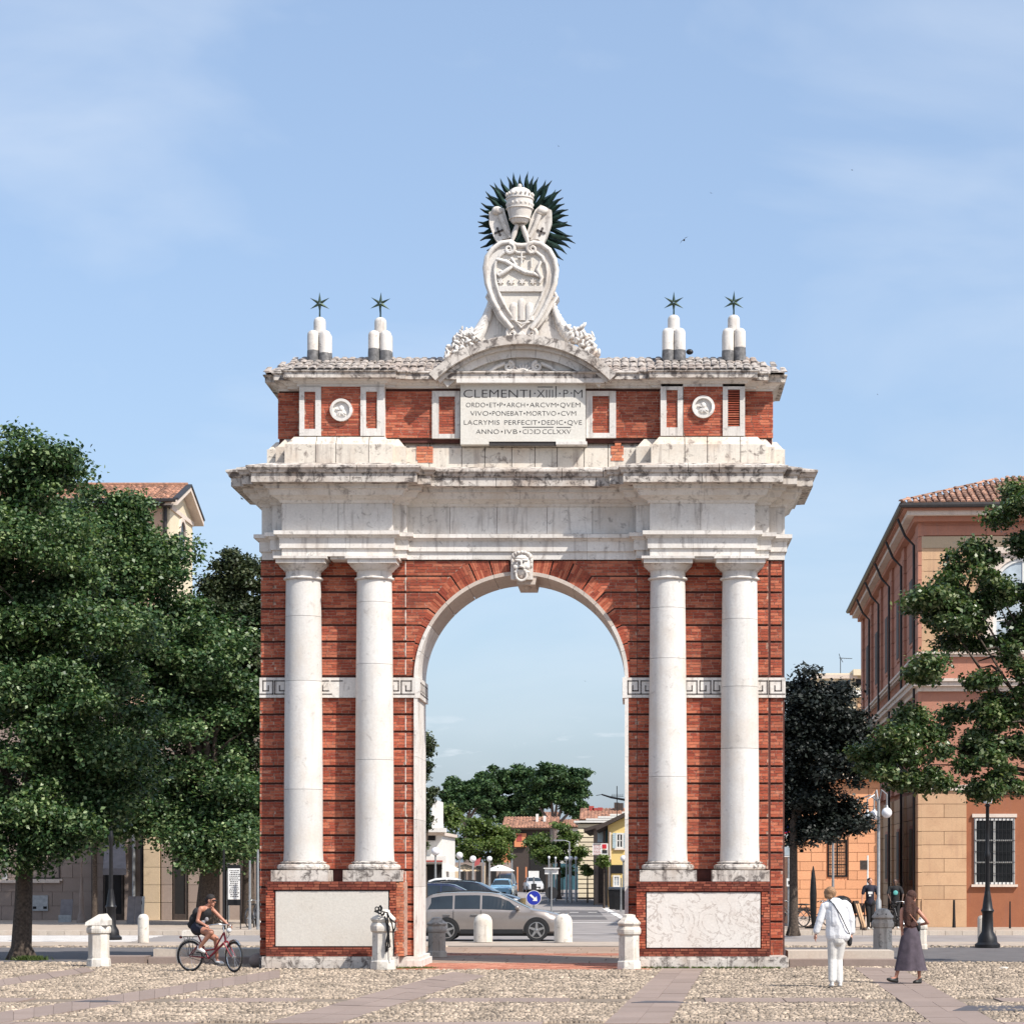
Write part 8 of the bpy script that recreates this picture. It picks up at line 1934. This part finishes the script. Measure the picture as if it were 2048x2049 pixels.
# --- man in white walking away
Y = 41.6; PXm = 1672.5
def body_thing(prims, x, y, z, label, skin, vox=.011):
    root_e = type('E', (), {})
    m = blob('person', prims, M[skin], None, vox, 3, local=False)
    # shift: prims are local coordinates, put the object there
    m.location = m.location + Vector((x, y, z)); tag(m, label, 'person'); m['_w'] = [0, 0, 0]; m['_o'] = list(m.location); return m, Vector(m.location) - Vector((x, y, z))
class Person:
    def __init__(s, prims, x, y, z, label, skin, vox=.011):
        s.o, s.off = body_thing(prims, x, y, z, label, skin, vox)
    def fix(s):
        for c in s.o.children: c.location = c.location - s.off
man = Person(head((-.115, .02, 1.645), (-.15, .95, -.15)) + [((-.07, 0, 1.50), (-.11, .01, 1.60), .058, .052),
    ((-.17, 0, 1.43), (.16, 0, 1.44), .075, .075), ((0, 0, 1.40), (.0, 0, 1.05), .115, .10), ((.01, 0, 1.05), (.02, 0, .90), .10, .12),
    ((-.20, 0, 1.42), (-.27, -.0, 1.17), .052, .042), ((-.27, 0, 1.17), (-.355, .03, .95), .038, .027), ((.19, 0, 1.42), (.255, 0, 1.18), .052, .042), ((.255, 0, 1.18), (.265, .02, .93), .038, .027),
    ((-.07, 0, .88), (-.07, .03, .50), .085, .058), ((-.07, .03, .50), (-.07, -.04, .10), .055, .036), ((.09, 0, .88), (.03, .05, .50), .085, .058), ((.03, .05, .50), (.06, -.02, .10), .055, .036),
    ((-.07, -.05, .07), (-.07, .10, .04), .035, .03), ((.06, -.03, .07), (.06, .12, .04), .035, .03)] + hand(-1, (-.355, .03, .95), (-.12, .1, -1), (1, 0, 0), 1, .4) + hand(1, (.265, .02, .93), (-.1, .05, -1), (-1, 0, 0), 1, .5),
    X(PXm, Y), Y, 0, 'person in a loose white shirt and white trousers walking away', 'skin')
mo = man.o
sh = blob('shirt', [((-.16, -.0, 1.43), (.15, 0, 1.44), .09, .09), ((-.01, -.01, 1.42), (.0, -.01, 1.15), .155, .165), ((-.07, -.02, 1.30), (-.05, 0, .95), .12, .135), ((.08, -.02, 1.30), (.12, 0, .95), .12, .125), ((-.06, 0, 1.0), (-.05, 0, .91), .135, .14), ((.04, -.02, 1.1), (.04, 0, .92), .15, .155), ((.13, 0, 1.0), (.13, 0, .91), .12, .125),
    ((-.06, 0, 1.50), (-.10, 0, 1.545), .065, .062), ((-.21, 0, 1.42), (-.285, 0, 1.17), .072, .072), ((-.285, 0, 1.17), (-.345, .02, .99), .068, .062), ((.20, 0, 1.42), (.265, 0, 1.18), .072, .070), ((.265, 0, 1.18), (.275, .02, .98), .064, .060)], M['linen'], mo, .011, 2)
for pts in ([(.02, -.175, 1.46), (-.02, -.19, 1.2), (.0, -.17, .95)], ):
    pass
tr = blob('trousers', [((.02, 0, .93), (.03, 0, .84), .135, .14), ((-.06, 0, .85), (-.065, .03, .50), .105, .082), ((-.065, .03, .50), (-.075, -.03, .13), .080, .068), ((.09, 0, .85), (.04, .05, .50), .10, .080), ((.04, .05, .50), (.055, -.02, .12), .078, .066)], M['trouser_w'], mo, .011, 2)
blob('hair', [((-.10, -.02, 1.68), (.095, .10, .095)), ((-.06, -.04, 1.66), (.06, .07, .08)), ((-.15, 0, 1.66), (.07, .08, .08)), ((-.12, -.06, 1.60), (.06, .05, .06)), ((-.17, -.02, 1.61), (.045, .06, .06))], M['hair_b'], mo, .012, 1)
m = MB(); m.tube([(-.13, -.06, 1.53), (-.06, -.15, 1.46), (.06, -.185, 1.27), (.14, -.17, 1.10), (.21, -.12, .97), (.24, -.02, .90)], .009, 6); m.tube([(-.13, -.06, 1.53), (-.13, .06, 1.5), (-.05, .17, 1.3), (.1, .17, 1.05), (.24, .0, .9)], .009, 6); m.build('bag_strap', M['blackcloth'], mo, local=True)
blob('shoulder_bag', [((.235, .03, .83), (.05, .09, .09)), ((.235, .03, .78), (.045, .09, .06))], M['blackcloth'], mo, .014, 2)
shoe('shoe', (-.075, -.06, .045), (-.08, .16, .035), 'shoe_w', mo, .042); shoe('shoe', (.065, -.06, .045), (.07, .17, .035), 'shoe_w', mo, .042)
man.fix()
# --- woman with long hair and a plum skirt walking right
Y = 42.9; PXm = 1820.4
wm = Person(head((.02, 0, 1.565), (.85, .5, 0)) + [((-.02, 0, 1.38), (.01, 0, 1.50), .048, .045), ((-.13, -.02, 1.33), (.11, .02, 1.34), .058, .058), ((-.01, 0, 1.30), (.0, 0, 1.08), .11, .095), ((.0, 0, 1.05), (.01, 0, .92), .11, .12),
    ((-.15, -.03, 1.31), (-.165, -.06, 1.10), .042, .035), ((-.165, -.06, 1.10), (-.15, -.02, .95), .033, .024), ((.14, .0, 1.32), (.24, -.02, 1.20), .042, .036), ((.24, -.02, 1.20), (.32, .02, 1.10), .035, .03), ((.32, .02, 1.10), (.18, .10, 1.06), .03, .022),
    ((-.05, 0, .92), (-.17, -.02, .48), .085, .055), ((-.17, -.02, .48), (-.26, -.05, .13), .05, .032), ((.06, 0, .92), (.15, .0, .48), .085, .055), ((.15, 0, .48), (.165, 0, .12), .048, .031), ((-.26, -.05, .10), (-.34, -.06, .09), .032, .03), ((.16, 0, .07), (.10, -.01, .045), .032, .028)]
    + hand(-1, (-.15, -.02, .95), (.1, .1, -1), (1, 0, 0), .95, .6) + hand(1, (.18, .10, 1.06), (-1, .2, .0), (0, 0, -1), .95, .6), X(PXm, Y), Y, 0, 'person with long brown hair and a dark plum skirt striding right', 'skin_t')
wo = wm.o
loft('skirt', [(.01, 0, 1.02, .125, .11), (.01, 0, .96, .14, .125), (.005, 0, .85, .17, .15), (.0, 0, .65, .205, .17), (-.0, 0, .45, .24, .19), (.0, 0, .30, .27, .205), (.005, 0, .24, .285, .21)], M['skirtm'], wo, fold=.09)
blob('top', [((-.11, -.01, 1.33), (.10, .01, 1.34), .066, .066), ((-.01, 0, 1.30), (.0, 0, 1.08), .118, .105), ((.0, 0, 1.08), (.01, 0, 1.0), .11, .118)], M['browntop'], wo, .012, 2)
blob('hair', [((.02, -.01, 1.60), (.095, .10, .10)), ((-.03, -.05, 1.52), (-.05, -.10, 1.30), .075, .085), ((-.05, -.10, 1.30), (-.06, -.12, 1.08), .085, .05), ((.04, -.09, 1.45), (.05, -.11, 1.22), .055, .05), ((-.09, -.06, 1.42), (-.10, -.09, 1.2), .045, .04)], M['hair_br'], wo, .012, 1)
m = MB(); m.tube([(-.10, -.08, 1.37), (-.02, -.18, 1.25), (.09, -.17, 1.12), (.13, -.06, 1.05)], .008, 5); m.build('bag_strap', M['skin_t'], wo, local=True)
blob('handbag', [((.14, -.02, 1.02), (.05, .07, .08))], M['blackcloth'], wo, .014, 2)
shoe('sandal', (-.25, -.05, .05), (-.41, -.07, .085), 'shoe_b', wo, .04); shoe('sandal', (.18, .0, .035), (.07, -.02, .03), 'shoe_b', wo, .04)
wm.fix()
# --- cyclist: coordinates in the frame of the bicycle
def BK(u, v, z): a = R(-26); return (u * math.cos(a) - v * math.sin(a), u * math.sin(a) + v * math.cos(a), z)
hc = BK(.50, .02, 1.435)
near, far = -1, 1
def hpos(k): # handlebar grip positions under steering
    s_, c = math.sin(R(-22)), math.cos(R(-22)); a, b, z_ = ((-.13, -.265, -.035), (-.13, .265, -.035))[k]; return BK(.80 + a * c - b * s_, a * s_ + b * c, .95 + z_)
hn, hf = hpos(0), hpos(1); up_ = lambda p, d=.04: (p[0], p[1], p[2] + d)
wn = Vector(hn) + Vector((-.07, -.01, .04)); wf = Vector(hf) + Vector((-.07, .0, .05))
cy = Person(head(hc, BK(.95, .05, -.12)) + [(BK(.40, 0, 1.30), BK(.475, 0, 1.37), .05, .046), (BK(.38, -.15, 1.27), BK(.40, .15, 1.27), .062, .062), (BK(.37, 0, 1.22), BK(.27, 0, 1.0), .12, .105), (BK(.27, 0, 1.0), BK(.19, 0, .88), .11, .13),
    (BK(.37, -.18, 1.25), BK(.33, -.21, 1.03), .045, .036), (BK(.33, -.21, 1.03), tuple(wn), .035, .025), (BK(.42, .18, 1.25), BK(.60, .22, 1.08), .045, .036), (BK(.60, .22, 1.08), tuple(wf), .035, .025),
    (BK(.19, -.09, .87), BK(.60, -.12, .80), .09, .062), (BK(.60, -.12, .80), BK(.33, -.13, .50), .058, .036), (BK(.19, .09, .85), BK(.56, .10, .66), .09, .062), (BK(.56, .10, .66), BK(.565, .12, .27), .056, .034),
    (BK(.33, -.13, .47), BK(.40, -.13, .42), .034, .03), (BK(.565, .12, .23), BK(.64, .12, .20), .034, .03)] + hand(1, tuple(wn), (.8, -.1, -.45), (0, 0, -1), .95, 1.3) + hand(-1, tuple(wf), (.9, 0, -.45), (0, 0, -1), .95, 1.3),
    bx0, by0, 0, 'person in a black tank top and shorts riding the red bicycle', 'skin_t')
co = cy.o
blob('tank_top', [(BK(.375, -.09, 1.27), BK(.39, .09, 1.27), .06, .06), (BK(.37, 0, 1.20), BK(.27, 0, 1.0), .132, .118), (BK(.27, 0, 1.0), BK(.21, 0, .92), .12, .132)], M['blackcloth'], co, .012, 2)
blob('shorts', [(BK(.20, 0, .93), BK(.18, 0, .87), .135, .145), (BK(.19, -.09, .87), BK(.34, -.10, .845), .105, .092), (BK(.19, .09, .86), BK(.34, .10, .79), .105, .092)], M['navy'], co, .012, 2)
blob('hair', [(Vector(hc) + Vector((-.012, .005, .05)), (.095, .088, .09)), (Vector(hc) + Vector((-.09, .03, .01)), (.05, .05, .055)), (Vector(hc) + Vector((-.06, .02, -.03)), (.05, .06, .06))], M['hair_d'], co, .010, 1)
m = MB(); hv = Vector(hc); fw_ = Vector(BK(.95, .05, -.1)).normalized(); rt = fw_.cross(Vector((0, 0, 1))); m.tube([hv + fw_ * .082 + rt * .065 + Vector((0, 0, .015)), hv + fw_ * .096 + Vector((0, 0, .018)), hv + fw_ * .082 - rt * .065 + Vector((0, 0, .015))], .016, 6); m.tube([hv + fw_ * .08 + rt * .068 + Vector((0, 0, .018)), hv + rt * .085 + Vector((0, 0, .015))], .005, 5); m.build('sunglasses', M['shoe_b'], co, local=True)
blob('backpack', [(BK(.17, 0, 1.18), (.10, .14, .12)), (BK(.10, 0, 1.04), (.11, .14, .14)), (BK(.05, 0, .94), (.10, .13, .09))], M['blackcloth'], co, .014, 2)
blob('shirt_print', [(BK(.47, -.09, 1.06), (.045, .03, .05)), (BK(.40, -.12, 1.0), (.05, .03, .045))], M['greyprint'], co, .014, 2)
for a, b in ((BK(.30, -.13, .46), BK(.44, -.13, .405)), (BK(.535, .12, .205), BK(.72, .12, .17))): shoe('shoe', a, b, 'shoe_w', co, .04)
cy.fix()
# --- standing man by the salmon building and a person astride a bicycle
def simple_person(px, Y, zb, label, hgt, shirt, trs, skin='skin', hair='hair_d', fwd=(0, -1, 0), vox=.016, arms=None, extra=None, short=False):
    k = hgt / 1.75; S = lambda *p: tuple(c * k for c in p); aL, aR = arms or (((-.25, 0, 1.18), (-.27, -.05, .95)), ((.25, 0, 1.18), (.29, -.03, .95)))
    P_ = Person(head(S(0, 0, 1.63), fwd, k) + [(S(0, 0, 1.46), S(0, 0, 1.56), .05 * k, .05 * k), (S(-.16, 0, 1.42), S(.16, 0, 1.42), .07 * k, .07 * k), (S(0, 0, 1.38), S(0, 0, 1.0), .125 * k, .12 * k), (S(0, 0, 1.0), S(0, 0, .9), .12 * k, .135 * k),
        (S(-.19, 0, 1.41), S(*aL[0]), .05 * k, .04 * k), (S(*aL[0]), S(*aL[1]), .037 * k, .027 * k), (S(.19, 0, 1.41), S(*aR[0]), .05 * k, .04 * k), (S(*aR[0]), S(*aR[1]), .037 * k, .027 * k),
        (S(-.08, 0, .88), S(-.06, -.02, .48), .085 * k, .058 * k), (S(-.06, -.02, .48), S(-.05, .02, .08), .055 * k, .036 * k), (S(.08, 0, .88), S(.08, -.02, .48), .085 * k, .058 * k), (S(.08, -.02, .48), S(.09, .02, .08), .055 * k, .036 * k), (S(-.05, .02, .05), S(-.06, -.12, .04), .035, .03), (S(.09, .02, .05), S(.10, -.12, .04), .035, .03)]
        + hand(-1, S(*aL[1]), (0, -.1, -1), (1, 0, 0), k, .4) + hand(1, S(*aR[1]), (0, -.1, -1), (-1, 0, 0), k, .4), X(px, Y), Y, zb, label, skin, vox); o = P_.o
    lerp = lambda a, b, t: tuple(a[i] + (b[i] - a[i]) * t for i in range(3))
    blob('shirt', [(S(-.15, 0, 1.42), S(.15, 0, 1.42), .085 * k, .085 * k), (S(0, 0, 1.38), S(0, 0, 1.0), .145 * k, .145 * k), (S(0, 0, 1.0), S(0, 0, .92), .145 * k, .15 * k), (S(-.19, 0, 1.41), S(*lerp((-.19, 0, 1.41), aL[0], .8)), .068 * k, .06 * k), (S(.19, 0, 1.41), S(*lerp((.19, 0, 1.41), aR[0], .8)), .068 * k, .06 * k)], M[shirt], o, vox, 2)
    lo = .55 if short else .1
    blob('trousers', [(S(-.06, 0, .9), S(.06, 0, .9), .135 * k, .135 * k), (S(-.08, 0, .88), S(-.06, -.02, max(.48, lo)), .1 * k, .075 * k), (S(.08, 0, .88), S(.08, -.02, max(.48, lo)), .1 * k, .075 * k)] + ([] if short else [(S(-.06, -.02, .48), S(-.05, .02, lo), .072 * k, .055 * k), (S(.08, -.02, .48), S(.09, .02, lo), .072 * k, .055 * k)]), M[trs], o, vox, 2)
    f = Vector(fwd); blob('hair', [(Vector(S(0, 0, 1.665)) - f * .02, (.09 * k, .09 * k, .085 * k)), (Vector(S(0, 0, 1.63)) - f * .04, (.075 * k, .06 * k, .09 * k))], M[hair], o, vox, 1)
    if extra: extra(o, k)
    for sx in (-.055, .095): blob('shoe', [(S(sx, .03, .045), S(sx, -.13, .035), .042, .038)], M['shoe_w'], o, vox, 1)
    P_.fix(); return o
def prt(o, k):
    MB().box(-.08, .07, -.165, -.15, 1.22, 1.30).build('shirt_print', M['white'], o, local=True); MB().box(-.05, .02, -.165, -.15, 1.14, 1.2).build('shirt_print', M['white'], o, local=True)
simple_person(1740, 81.5, .02, 'person in a dark printed shirt standing by the salmon building', 1.78, 'navy', 'blackcloth', fwd=(.5, -.8, 0), extra=prt)
def prt2(o, k): blob('shirt_print', [((.0, -.15, 1.25), (.09, .03, .09))], M['teal'], o, .016, 1)
bicycle(X(1783, 82.2), 82.2, R(-65), 'dark bicycle with a white front wheel behind the woman in the skirt', 'bikedark', .34, full=False, zb=.02)
simple_person(1790, 82.6, .02, 'person in a black shirt with teal print astride the bicycle', 1.74, 'blackcloth', 'blackcloth', skin='skin_d', fwd=(-.1, -1, 0), extra=prt2, arms=(((-.26, -.1, 1.2), (-.2, -.32, 1.02)), ((.27, -.1, 1.2), (.22, -.32, 1.02))))
# small figures on the far pavement
simple_person(1187, 205, .02, 'tiny person in white top and shorts on the far pavement', 1.72, 'linen', 'trouser_w', vox=.03, short=True)
simple_person(1174, 208, .02, 'tiny person in dark clothes left of the one in white', 1.62, 'greyprint', 'blackcloth', vox=.03)
simple_person(1197, 214, .02, 'tiny person in grey right of the one in white', 1.5, 'blackcloth', 'greyprint', vox=.03)
# tidy the helper properties
for o in bpy.data.objects:
    for k_ in ('_w', '_o'):
        if k_ in o: del o[k_]
